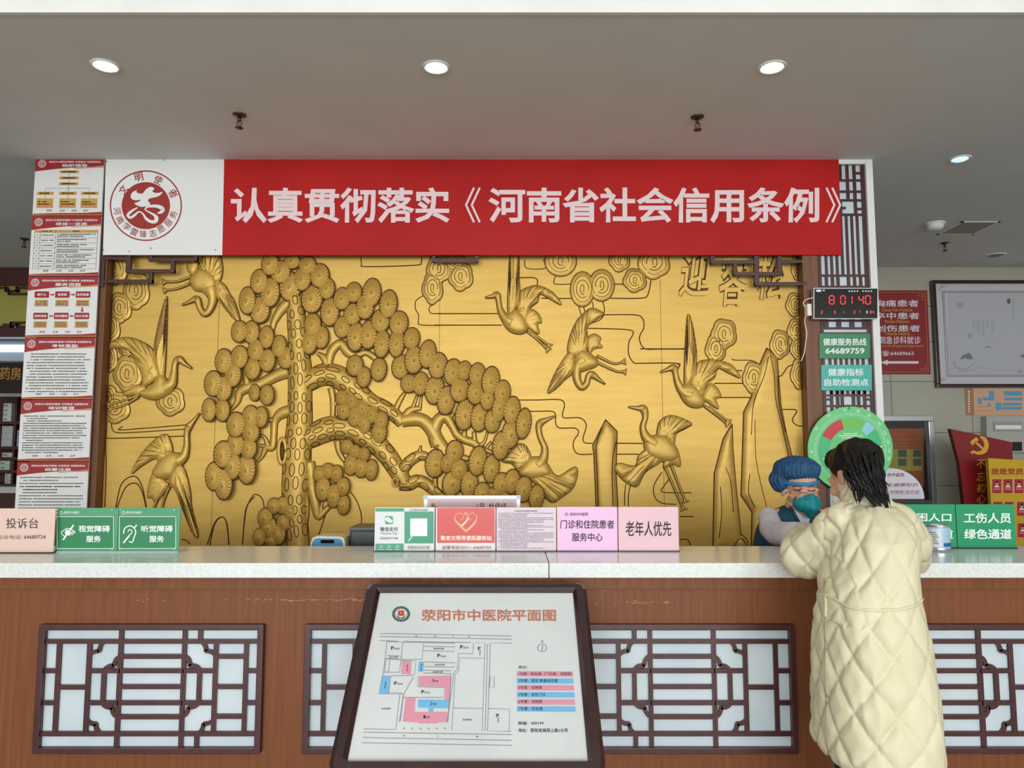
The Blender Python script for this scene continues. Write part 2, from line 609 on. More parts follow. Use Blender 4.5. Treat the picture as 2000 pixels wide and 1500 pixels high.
s0 = sprinkler(PZ(468, 224, CZ), 'bronze fire sprinkler above the emblem end of the red banner')
dup(s0, PZ(1362, 228, CZ), 'bronze fire sprinkler above the right half of the red banner')
dup(s0, PZ(1845, 474, CZ), 'small fire sprinkler below the air grille over the corridor')
dup(s0, PZ(48, 466, CZ), 'dark fire sprinkler beside the poster strip near the pharmacy')
c = PZ(1826, 436, CZ)
t = thing('smoke_detector', 'white smoke detector beside the air grille over the corridor', 'smoke detector', c)
b = MB(); b.lathe(c, [(0.075, 0.002), (0.075, -0.015)], M_white_paint, 28); b.build('mount_plate', t)
b = MB(); b.lathe(c, [(0.062, -0.013), (0.062, -0.038), (0.045, -0.055), (0.01, -0.058)], M_boardwhite, 28); b.build('sensor_head', t)
# air grille
q = [PZ(*p, CZ) for p in ((1878, 434), (1950, 434), (1905, 456), (1828, 456))]
x0, x1 = (q[0].x + q[3].x) / 2, (q[1].x + q[2].x) / 2
y0, y1 = q[2].y, q[0].y
c = Vector(((x0 + x1) / 2, (y0 + y1) / 2, CZ))
t = thing('air_vent', 'square slatted air return grille in the corridor ceiling', 'vent', c)
b = MB()
w = 0.022
for (a0, a1, c0, c1) in ((x0, x1, y0, y0 + w), (x0, x1, y1 - w, y1), (x0, x0 + w, y0 + w, y1 - w), (x1 - w, x1, y0 + w, y1 - w)):
    b.box(a0, a1, c0, c1, CZ - 0.005, CZ + 0.002, M_white_paint)
b.build('grille_frame', t)
b = MB()
M_grille = mat('grille_gray', (150, 150, 135), 0.6)
n = 16
for i in range(n):
    yy = y0 + w + (y1 - y0 - 2 * w) * (i + .5) / n
    b.box(x0 + w, x1 - w, yy - 0.008, yy + 0.008, CZ - 0.004, CZ + 0.002, M_grille)
b.build('slats', t)

# ================================================================ BANNER AND EMBLEM PANEL
def frontboard(S, pts, mt, thick=0.012, off=0.0):
    b = MB(); b.slab(S, pts, mt, off - thick, off); return b


SB = VP(BY)
c = P(1037, 405, BY)
t = thing('red_banner', 'long red banner with large pale characters above the gold relief', 'banner', c)
b = frontboard(SB, [(438, 310), (1638, 311), (1644, 498), (434, 498)], M_red, 0.012); b.build('banner_sheet', t)
b = MB(); b.text(SB, '认真贯彻落实', (451, 366, 878, 436), M_pinkwhite, 0.026, 0.0012); b.text(SB, '河南省社会信用条例', (954, 366, 1600, 436), M_pinkwhite, 0.026, 0.0012)
b.text(SB, '《', (908, 366, 939, 435), M_pinkwhite, 0, 0.0012); b.text(SB, '》', (1612, 366, 1643, 435), M_pinkwhite, 0, 0.0012); b.build('lettering', t)

ZE = Zm(200, 305, 1846 / 240)
c = P(320, 400, BY)
t = thing('emblem_panel', 'white panel with round red volunteer emblem left of the red banner', 'sign', c)
b = frontboard(SB, [(207, 309), (438, 309), (434, 498), (201, 498)], M_boardwhite, 0.012, 0.001); b.build('panel', t)
b = MB()
ex, ey = ZE(655, 745)
b.ring(SB, ex, ey, 70.5, 69, 2.6, M_logored, 0.002, 64)
b.ell(SB, ex, ey, 47.2, 46, M_logored, 0.002, 48)
flame = [(430, 600), (455, 545), (520, 515), (515, 545), (560, 562), (610, 560), (660, 500), (730, 462), (785, 490), (755, 525), (780, 550), (850, 555), (910, 535),
         (870, 590), (800, 620), (710, 640), (690, 680), (725, 715), (690, 745), (600, 765), (530, 745), (485, 710), (540, 690), (580, 660), (500, 665), (445, 645)]
b.ppoly(SB, [(p[0], p[1]) for p in crom(ZE(flame), 4, True)], M_boardwhite, 0.003)
loop = [(530, 775, 18), (440, 830, 36), (385, 890, 40), (425, 925, 36), (485, 890, 36), (550, 838, 22), (610, 865, 22), (660, 940, 40), (730, 985, 44), (800, 980, 56),
        (815, 930, 60), (780, 885, 36), (700, 840, 22), (645, 800, 18), (700, 758, 34), (830, 755, 50), (910, 800, 60), (880, 845, 44), (825, 860, 10)]
b.strip(SB, crom(ZE(loop), 5), 4, M_boardwhite, 0.003)
for ch, p in zip('文明使者', ((315, 505), (550, 315), (840, 360), (1065, 560))):
    x, y = ZE(*p); a = math.atan2(x - ex, ey - y)
    b.text(SB, ch, (x - 8.2, y - 8.5, x + 8.2, y + 8.5), M_logored, 0.012, 0.002, a)
for ch, p in zip('河南学雷锋志愿服务', ((225, 825), (270, 960), (370, 1060), (480, 1140), (615, 1170), (760, 1160), (885, 1095), (995, 1000), (1065, 880))):
    x, y = ZE(*p); a = math.atan2(ex - x, y - ey)
    b.text(SB, ch, (x - 7, y - 7, x + 7, y + 7), M_logored, 0.008, 0.002, a)
b.build('emblem', t)
b = MB()
for p in ((65, 82), (935, 62), (15, 1405), (405, 1432), (730, 1385), (1697, 1407)):
    x, y = ZE(*p); b.ell(SB, x, y, 1.2, 1.2, M_ink, 0.003, 10)
b.build('nail_heads', t)

# ================================================================ POSTER STRIP
PY = BY
px0, px1 = P(70, 308, PY).x, P(204, 308, PY).x
ys = [308, 421.5, 539.5, 659, 780.5, 901, 1018]
zs = [P(130, y, PY).z for y in ys]
titles = ['组织领导', '项目一览表', '服务流程', '考核激励', '培训管理', '招募注册']
labels = ['organisation chart', 'ruled project table', 'six-box service flow chart', 'few short paragraphs about rewards', 'dense text about training', 'text partly hidden by the counter signs']
plab = ['poster showing a gold organisation chart, topmost of the red-headed strip', 'red-headed poster with a ruled table, second from top of strip',
        'red-headed poster with a flow chart of red and gold boxes', 'red-headed poster of spaced paragraphs, just below the flow chart poster',
        'red-headed poster of dense small paragraphs, second from strip bottom', 'lowest red-headed poster, its bottom behind the green counter signs']


def lines(b, S, u0, u1, v, h, mt, off, asp=1.0, gap=0.25, cw=None):   # a row of unreadable small print
    cw = cw or h * 1.0
    u = u0
    while u < u1:
        k = cw * random.uniform(.75, .95)
        b.prect(S, (u, v - h / 2 * random.uniform(.7, 1), min(u + k, u1), v + h / 2 * random.uniform(.7, 1)), mt, off)
        u += cw * (1.0 if random.random() > .06 else 1.9)


for k in range(6):
    U = UV(px0, zs[k] - 0.003, px1, zs[k + 1] + 0.003, PY)
    cpos = U(.5, .5)
    t = thing('wall_poster', plab[k], 'poster', cpos, 'red-headed posters in the vertical strip')
    b = MB(); b.slab(U, [(0, 0), (1, 0), (1, 1), (0, 1)], M_posterpaper, -0.012, 0.0); b.build('sheet', t)
    b = MB()
    b.ppoly(U, [(0, 0), (1, 0), (1, .15)] + [(1 - i / 12, .15 + .085 * (i / 12) ** 2) for i in range(1, 13)], M_postred, .001)
    b.ppoly(U, [(1, .13)] + [(1 - .45 * i / 8, .13 + .04 * math.sin(PI * .5 * i / 8)) for i in range(1, 9)] + [(.6, .185), (.8, .172), (1, .165)], M_postorange, .0015)
    b.build('header_band', t)
    b = MB()
    b.ppoly(U, [(0, .975), (.2, .965), (.45, .96), (.75, .958), (1, .94), (1, 1), (0, 1)], M_postred, .001)
    b.prect(U, (0, .985, 1, .994), M_postgold, .0015)
    b.build('footer_band', t)
    b = MB()
    b.ell(U, .1, .1, .058, .066, M_signwhite, .002); b.ring(U, .1, .1, .05, .057, .012, M_logored, .0025, 24); b.ell(U, .1, .1, .032, .036, M_logored, .0025, 16)
    b.text(U, '志', (.082, .078, .118, .12), M_signwhite, .01, .003)
    b.build('emblem', t)
    b = MB()
    b.text(U, '荥阳市中医院学雷锋“文明使者”志愿服务站', (.2, .05, .95, .085), M_signwhite, .012, .002)
    wt = .046 * len(titles[k])
    b.text(U, titles[k], (.575 - wt, .105, .575 + wt, .158), M_signwhite, .016, .002)
    for ch, u in zip(('奉献', '友爱', '互助', '进步'), (.24, .43, .6, .77)):
        b.text(U, ch, (u - .04, .9, u + .04, .935), mat('script_brown', (120, 100, 70), .6), .004, .002, shear=.2)
    if k == 0:
        for (u0, u1, v0, v1) in ((.36, .64, .217, .264), (.36, .64, .325, .372), (.36, .64, .425, .475), (.05, .29, .59, .645), (.37, .62, .59, .645), (.69, .94, .59, .645),
                                 (.05, .29, .705, .87), (.38, .62, .705, .87), (.69, .93, .705, .87)):
            b.prect(U, (u0, v0, u1, v1), M_postgold, .001)
            if v1 - v0 > .1:
                b.prect(U, (u0, v1 - .05, u1, v1), M_postorange, .0014)
                lines(b, U, u0 + .02, u0 + .15, v0 + .06, .022, M_ink, .002); lines(b, U, u0 + .02, u1 - .02, v0 + .1, .022, M_ink, .002)
            else:
                lines(b, U, u0 + .04, u1 - .04, (v0 + v1) / 2, .028, M_ink, .002)
        for seg in ([(.5, .264), (.5, .325)], [(.5, .372), (.5, .425)], [(.5, .475), (.5, .59)], [(.17, .59), (.17, .53), (.81, .53), (.81, .59)], [(.17, .645), (.17, .705)], [(.5, .645), (.5, .705)], [(.81, .645), (.81, .705)]):
            b.strip(U, seg, .006, M_grayink, .0012)
    elif k == 1:
        b.prect(U, (.05, .232, .96, .275), M_postgold, .001)
        lines(b, U, .16, .3, .253, .02, M_ink, .002); lines(b, U, .6, .7, .253, .02, M_ink, .002)
        for i in range(8):
            v = .275 + .61 * i / 7
            b.strip(U, [(.05, v), (.96, v)], .005, M_grayink, .0012)
            if i < 7:
                lines(b, U, .15, .33, v + .044, .02, M_grayink, .002)
                lines(b, U, .38, random.uniform(.8, .94), v + .03, .02, M_grayink, .002); lines(b, U, .38, random.uniform(.5, .85), v + .062, .02, M_grayink, .002)
                b.prect(U, (.085, v + .035, .1, v + .055), M_grayink, .002)
        for u in (.05, .13, .355, .96):
            b.strip(U, [(u, .232), (u, .885)], .005, M_grayink, .0012)
    elif k == 2:
        for i, (w1, w2) in enumerate((('做什么', '怎样持续'), ('谁来做', '如何建档'), ('如何准备', '怎么实施'))):
            u0 = .1 + .295 * i
            for v0, wd_ in ((.245, w1), (.6, w2)):
                b.ppoly(U, rr((u0, v0, u0 + .21, v0 + .108), .015), M_postred, .001)
                n_ = len(wd_) * .022
                b.text(U, wd_, (u0 + .105 - n_, v0 + .032, u0 + .105 + n_, v0 + .076), M_signwhite, .015, .002)
                b.prect(U, (u0 + .01, v0 + .14, u0 + .2, v0 + .25), M_postgold, .001)
                b.prect(U, (u0 + .01, v0 + .215, u0 + .2, v0 + .25), M_postorange, .0013)
                lines(b, U, u0 + .03, u0 + .18, v0 + .175, .026, M_grayink, .002); lines(b, U, u0 + .03, u0 + .18, v0 + .212, .026, M_grayink, .002)
        for u in (.325, .62):
            b.ppoly(U, [(u, .29), (u + .035, .29), (u + .035, .275), (u + .06, .3), (u + .035, .325), (u + .035, .31), (u, .31)], M_postred, .001)
            b.ppoly(U, [(u + .06, .645), (u + .025, .645), (u + .025, .63), (u, .655), (u + .025, .68), (u + .025, .665), (u + .06, .665)], M_postred, .001)
        b.ppoly(U, [(.785, .51), (.805, .51), (.805, .56), (.825, .56), (.795, .59), (.765, .56), (.785, .56)], M_postred, .001)
    else:
        v, i = .265, 0
        step = (.047, .04, .052)[k - 3]
        while v < (.89, .89, .93)[k - 3]:
            head = random.random() < .3
            lines(b, U, .1 if head else .05, random.uniform(.3, .7) if head and k != 3 else random.uniform(.85, .95), v, .019, M_ink if k == 5 and i in (3, 4) else M_grayink, .002, cw=.021)
            v += step
            i += 1
    b.build('lettering', t)

# ================================================================ GOLD RELIEF MURAL
SG = VP(GY)
mur = thing('relief_mural', 'large gold relief wall panel of pine tree and flying cranes behind the counter', 'wall relief', P(885, 780, GY))


HZ = P(900, 482, BY).z


def gp(p):
    q = P(p[0], p[1], GY)          # kept inside the niche opening
    return (min(max(q.x, XL1 + .009), xa - .002), min(q.z, HZ - .002))


PXM = P(1001, 750, GY).x - P(1000, 750, GY).x    # metres per pixel on the panel
b = MB()
b.box(XL1 + 0.007, xa - .001, GY, GY + 0.05, 0.3, HZ - .001, M_gold)
b.build('panel', mur)
b = MB()
for px in (857, 421, 1294):
    x = P(px, 800, GY).x
    b.box(x - 0.0012, x + 0.0012, GY - 0.0006, GY, 0.3, HZ - .002, M_groove)
b.build('panel_joints', mur)


def inside(poly, X, Z):
    r = np.zeros(len(X), bool)
    n = len(poly)
    for i in range(n):
        x0, z0 = poly[i]; x1, z1 = poly[(i + 1) % n]
        c_ = ((z0 > Z) != (z1 > Z)) & (X < (x1 - x0) * (Z - z0) / ((z1 - z0) or 1e-12) + x0)
        r ^= c_
    return r


def dist(poly, X, Z):
    d = np.full(len(X), 1e9)
    n = len(poly)
    for i in range(n):
        x0, z0 = poly[i]; x1, z1 = poly[(i + 1) % n]
        dx, dz = x1 - x0, z1 - z0
        L2 = dx * dx + dz * dz or 1e-12
        t = np.clip(((X - x0) * dx + (Z - z0) * dz) / L2, 0, 1)
        d = np.minimum(d, np.hypot(X - x0 - t * dx, Z - z0 - t * dz))
    return d


def puff(b, pts, H, w, step=0.012, base=0.001, fn=None, line=0.003, smooth_n=5, sharp=False, mt=None):
    """raised, rounded shape on the panel from a pixel outline"""
    pl = [gp(p) for p in (pts if sharp else crom(pts, smooth_n, True))]
    out = []
    for i in range(len(pl)):
        a, c_ = np.array(pl[i]), np.array(pl[(i + 1) % len(pl)])
        k = max(1, int(np.hypot(*(c_ - a)) / step))
        for j in range(k):
            out.append(tuple(a + (c_ - a) * j / k))
    # drop near duplicates
    o2 = [out[0]]
    for p in out[1:]:
        if math.hypot(p[0] - o2[-1][0], p[1] - o2[-1][1]) > step * .3:
            o2.append(p)
    out = o2
    xs, zs_ = [p[0] for p in out], [p[1] for p in out]
    gx, gz = np.meshgrid(np.arange(min(xs), max(xs), step), np.arange(min(zs_), max(zs_), step * .87))
    gx = gx + (np.arange(gx.shape[0]) % 2)[:, None] * step * .5
    X, Z = gx.ravel(), gz.ravel()
    ins = inside(out, X, Z)
    X, Z = X[ins], Z[ins]
    D = dist(out, X, Z) if len(X) else np.array([])
    kp = D > step * .45
    X, Z, D = X[kp], Z[kp], D[kp]
    n = len(out)
    allv = [Vector(p) for p in out] + [Vector((x, z)) for x, z in zip(X, Z)]
    ed = [(i, (i + 1) % n) for i in range(n)]
    vo, eo, fo, _, _, _ = geometry.delaunay_2d_cdt(allv, ed, [], 1, 1e-5)
    VX, VZ = np.array([v.x for v in vo]), np.array([v.y for v in vo])
    DD = dist(out, VX, VZ)
    q = np.clip(DD / w, 0, 1)
    h = H * np.sqrt(np.clip(1 - (1 - q) ** 2, 0, 1))
    if fn is not None:
        h = h * fn(VX, VZ)
    h = h + base
    if fn is not None or True:
        b.add([(x, GY - hh, z) for x, z, hh in zip(VX, VZ, h)], [tuple(f) for f in fo], mt or M_gold, True)
    if base > .003:
        n = len(out)
        b.add([(x, GY - base, z) for x, z in out] + [(x, GY - .0005, z) for x, z in out], [(i, (i + 1) % n, n + (i + 1) % n, n + i) for i in range(n)], mt or M_gold)
    if line:
        lp = [(x, GY - base * 0.6, z) for x, z in out] + [(out[0][0], GY - base * 0.6, out[0][1])]
        b.tube(lp, line, M_groove, 5, False)
    return out


def groove(b, pts, r=0.0026, h=0.0, n=4, smooth=True):
    q = [gp(p) for p in (crom(pts, n) if smooth else pts)]
    b.tube([(x, GY - h, z) for x, z in q], r, M_groove, 5)


def limb(b, pts, depth=0.75, base=0.0, cap=0.07, line=0.0035, cells=False, n=5):
    q = crom(pts, n)
    ctr = [(*gp(p), abs(p[2]) * PXM) for p in q]
    vs, fs = [], []
    K = 9
    sideA, sideB = [], []
    for i, (x, z, r) in enumerate(ctr):
        a, c_ = ctr[max(0, i - 1)], ctr[min(len(ctr) - 1, i + 1)]
        tx, tz = c_[0] - a[0], c_[1] - a[1]
        l = math.hypot(tx, tz) or 1
        nx, nz = -tz / l, tx / l
        dd = min(r * depth, cap)
        for k in range(K):
            an = PI * k / (K - 1)
            vs.append((x + nx * r * math.cos(an), GY - base - dd * math.sin(an), z + nz * r * math.cos(an)))
        sideA.append((x + nx * r, GY - base - .001, z + nz * r)); sideB.append((x - nx * r, GY - base - .001, z - nz * r))
    for i in range(len(ctr) - 1):
        for k in range(K - 1):
            fs.append((i * K + k, i * K + k + 1, (i + 1) * K + k + 1, (i + 1) * K + k))
    fs.append(tuple(range(K)))
    fs.append(tuple((len(ctr) - 1) * K + k for k in reversed(range(K))))
    b.add(vs, fs, M_gold, True)
    if line:
        b.tube(sideA, line, M_groove, 5); b.tube(sideB, line, M_groove, 5)
    if cells:
        L = [0.0]
        for i in range(1, len(ctr)):
            L.append(L[-1] + math.hypot(ctr[i][0] - ctr[i - 1][0], ctr[i][1] - ctr[i - 1][1]))
        s, row = 0.03, 0

        def at(s_, u):          # point on the surface: along s_, across u in -1..1
            s_ = min(max(s_, 0), L[-1] - 1e-6)
            i = max(k for k in range(len(L)) if L[k] <= s_)
            i = min(i, len(ctr) - 2)
            f = (s_ - L[i]) / max(L[i + 1] - L[i], 1e-9)
            x, z, r = [ctr[i][k] * (1 - f) + ctr[i + 1][k] * f for k in range(3)]
            tx, tz = ctr[i + 1][0] - ctr[i][0], ctr[i + 1][1] - ctr[i][1]
            l = math.hypot(tx, tz) or 1
            return Vector((x - tz / l * r * u, GY - base - min(r * depth, cap) * math.sqrt(max(0, 1 - u * u)) - .0004, z + tx / l * r * u)), r
        while s < L[-1] - 0.03:
            _, r = at(s, 0)
            cnt = max(1, int(round(r * 2 / 0.052)))
            hl = random.uniform(.024, .04)
            for j in range(cnt):
                u = ((j + .5 + (.25 if row % 2 else -.25)) / cnt) * 2 - 1
                if abs(u) > .86: continue
                hw = .62 * (1 / cnt) * random.uniform(.8, 1)
                ss = s + random.uniform(-.012, .012)
                rng = [at(ss + hl * math.sin(2 * PI * k / 14), max(-.97, min(.97, u + hw * math.cos(2 * PI * k / 14))))[0] for k in range(15)]
                b.tube(rng, 0.0026, M_groove, 5, False)
            s += hl * 2 + 0.012
            row += 1


# --- clouds and drifting bands (low relief)
b = MB()
for pts in (ZB([(0, 530), (250, 530), (490, 530)]), ZB([(0, 620), (250, 620), (520, 620)]), ZB([(650, 250), (770, 250), (800, 275), (795, 310)]),
            ZB([(940, 240), (928, 270), (940, 300), (1060, 300)]), ZB([(830, 410), (950, 412), (1070, 412)]), ZB([(1370, 410), (1600, 410), (1660, 385), (1685, 270)]),
            ZB([(1310, 540), (1560, 540), (1620, 570), (1630, 640), (1600, 700), (1600, 750), (1640, 805), (1750, 807), (1950, 807)]),
            ZB([(1160, 645), (1330, 648), (1520, 658), (1545, 690), (1515, 750), (1510, 840), (1550, 912), (1620, 918), (1880, 918), (1900, 960)]),
            ZB([(1400, 300), (1480, 300)]), ZC([(620, 125), (800, 125), (970, 122), (1010, 160), (995, 230), (1010, 265), (1130, 265), (1180, 320), (1155, 420), (1170, 460), (1230, 462)]),
            ZC([(690, 213), (810, 213), (910, 213), (940, 240), (940, 300), (970, 343), (1090, 345), (1120, 380), (1085, 440), (1080, 500), (1120, 548), (1230, 548)]),
            ZC([(1420, 462), (1620, 465)]), ZC([(1410, 548), (1590, 548)]), ZA([(1220, 90), (1225, 140), (1260, 163), (1650, 152), (1690, 130), (1695, 90)]),
            ZA([(2000, 530), (1790, 530), (1755, 510), (1755, 480), (1785, 460)]), ZA([(1705, 390), (1650, 430), (1645, 490), (1670, 540), (1670, 590), (1700, 620), (2000, 620)]),
            ZR([(0, 805), (350, 805)]), ZR([(0, 918), (290, 918), (302, 950)]), ZR([(720, 880), (740, 893), (880, 898), (940, 940)]), ZR([(580, 1075), (820, 1075)]), ZR([(620, 1185), (870, 1185)]),
            ZR([(700, 975), (800, 975)]), ZR([(1100, 1280), (1205, 1280), (1222, 1300), (1190, 1360), (1230, 1405), (1310, 1407)]), ZR([(1080, 1020), (1110, 1010), (1150, 950), (1190, 930)]),
            ZM_([(960, 130), (932, 150), (950, 158), (1200, 140), (1470, 118)]), ZM_([(870, 100), (890, 170), (1000, 180), (1480, 150)]), ZM_([(820, 90), (795, 180), (830, 222), (1100, 218), (1480, 205)]),
            ZM_([(815, 222), (830, 400), (820, 760)]), ZM_([(905, 765), (950, 580), (1050, 520), (1110, 600), (1145, 765)]), ZM_([(915, 765), (980, 610), (1060, 575), (1110, 640), (1140, 760)]),
            ZM_([(1640, 1055), (1680, 890), (1740, 840), (1775, 900), (1788, 1055)]), ZM_([(1895, 1055), (1920, 780), (1990, 680)]), ZM_([(1420, 1010), (1460, 1025), (1485, 1050)]),
            ZD([(295, 1255), (320, 1000), (370, 880), (410, 865), (450, 900), (470, 1000)]), ZD([(20, 1255), (80, 1080), (140, 1040), (170, 1090), (190, 1255)]),
            ZD([(890, 1180), (950, 1000)]), ZD([(1140, 845), (1190, 920), (1222, 1020), (1222, 1110)]), ZD([(810, 880), (805, 1080), (812, 1255)]),
            ZC([(1490, 780), (1480, 860), (1480, 950)]), ZC([(1530, 780), (1510, 860), (1510, 960)]), ZC([(1770, 690), (1710, 790), (1715, 880), (1770, 930), (1880, 940)]), ZC([(1830, 740), (1785, 800), (1780, 845), (2000, 850)]),
            ZC([(1910, 1035), (2020, 1035)]), ZC([(1910, 1215), (1970, 1215), (1995, 1260)]),
            ZB([(1120, 475), (1140, 540)]), ZB([(1160, 480), (1170, 520)]), ZB([(1230, 440), (1235, 490)]), ZB([(1310, 440), (1322, 500), (1300, 570), (1220, 605)]), ZB([(700, 110), (715, 175), (860, 175), (845, 110)])):
    b = MB()
    groove(b, pts, 0.0036, 0.0, 5)
    b.build('engraved_line', mur)


def cloud(z, cx, cy, rx, ry, spin=1, lobes=5):
    b = MB()
    lob = lambda a: 1 + (.13 * abs(math.sin(a * lobes / 2 + .4)) - .07 if lobes else 0)
    pts = []
    for i in range(50):
        a = 2 * PI * i / 50
        pts.append(z(cx + rx * lob(a) * math.cos(a), cy + ry * lob(a) * math.sin(a)))
    puff(b, pts, 0.008, 0.025, 0.016, 0.002, None, 0.0034, 1)
    ph = .9 if spin > 0 else 2.2
    for sc, n_ in ((.74, 44), (.5, 40)):
        ring = [z(cx + rx * (sc * lob(a) if sc > .6 else sc) * math.cos(a), cy + ry * (sc * lob(a) if sc > .6 else sc) * math.sin(a)) for a in [2 * PI * i / 44 * spin + ph for i in range(n_)]]
        groove(b, ring, 0.0022 if sc > .6 else .0026, 0.0095, 1)
    sp = [z(cx + rx * (.2 - .1 * i / 24) * math.cos(spin * (i / 24 * 2 * PI) + ph), cy + ry * (.32 - .12 * i / 24) * math.sin(spin * (i / 24 * 2 * PI) + ph)) for i in range(25)]
    groove(b, sp, 0.0026, 0.0098, 1)
    b.build('cloud', mur)


for a in ((ZL, 900, 180, 95, 125, 1), (ZL, 1068, 350, 100, 145, -1), (ZL, 940, 485, 88, 118, 1), (ZL, 862, 640, 78, 120, -1), (ZL, 850, 880, 70, 110, 1), (ZL, 985, 800, 55, 75, 1), (ZL, 1335, 1215, 108, 112, 1),
          (ZL, 905, 1260, 112, 125, -1), (ZL, 845, 1190, 70, 105, 1), (ZL, 1000, 1000, 110, 140, 1),
          (ZR, 655, 690, 98, 118, 1), (ZR, 590, 805, 78, 115, -1), (ZR, 1092, 770, 75, 112, 1), (ZR, 1222, 660, 70, 90, -1), (ZR, 1235, 800, 62, 85, 1), (ZR, 1245, 1000, 68, 118, 1),
          (ZR, 885, 1030, 82, 122, -1), (ZR, 1210, 460, 70, 92, 1), (ZR, 1225, 170, 42, 95, 1),
          (ZB, 980, 120, 125, 120, 1, 0), (ZB, 1150, 340, 95, 138, 1, 0), (ZB, 1300, 310, 100, 125, -1, 0), (ZB, 1440, 110, 80, 92, 1), (ZB, 1710, 130, 122, 128, -1), (ZB, 1560, 270, 90, 92, 1),
          (ZB, 200, 240, 95, 112, 1), (ZB, 30, 180, 95, 112, -1), (ZA, 1780, 330, 80, 125, 1), (ZB, 150, 130, 90, 70, 1)):
    cloud(*a)

# --- rocks
def rock(pts, ridges):
    b = MB()
    out = puff(b, pts, 0.022, 0.05, 0.016, 0.001, None, 0.0045, sharp=True)
    for r_ in ridges:
        groove(b, r_, 0.003, 0.022)
    b.build('rock', mur)


rock(ZS([(390, -280), (470, -210), (480, -80), (500, 170), (540, 380), (600, 620), (640, 900), (650, 1290), (270, 1290), (275, 1000), (190, 870), (210, 220), (270, 100), (330, -140)]),
     [ZS([(395, -210), (360, -60), (280, 150), (260, 400)]), ZS([(410, -220), (440, -60), (450, 120), (500, 330), (560, 600)]), ZS([(290, 280), (295, 560), (330, 760), (380, 960)]), ZS([(250, 700), (240, 850), (290, 960)]), ZS([(470, -60), (478, 150), (530, 380)])])
rock(ZC([(1330, 280), (1420, 370), (1412, 700), (1445, 1280), (1270, 1280), (1240, 550), (1230, 480), (1290, 360)]), [ZC([(1300, 340), (1255, 480), (1262, 700), (1270, 950)]), ZC([(1410, 450), (1380, 620), (1385, 950)])])
rock(ZS([(-30, 1290), (-20, 700), (50, 430), (120, 310), (125, 500), (150, 800), (200, 1290)]), [ZS([(60, 650), (100, 760), (120, 1000)]), ZS([(20, 800), (30, 1000), (10, 1200)])])
rock(ZS([(90, 1290), (130, 1210), (180, 1165), (230, 1210), (260, 1290)]), [ZS([(120, 1270), (180, 1200), (230, 1270)])])

# --- pine trunk and branches
def branch(name, segs):
    b = MB()
    for sg in segs:
        limb(b, *sg[:1], **(sg[1] if len(sg) > 1 else {}))
    return b.build(name, mur)


def AD(l):                    # lists given partly in frame A (a) and partly in frame D (d)
    r = []
    for k, x, y, w in l:
        p = (ZA if k == 'a' else ZD if k == 'd' else ZC)(x, y)
        r.append((p[0], p[1], w / 4))
    return r


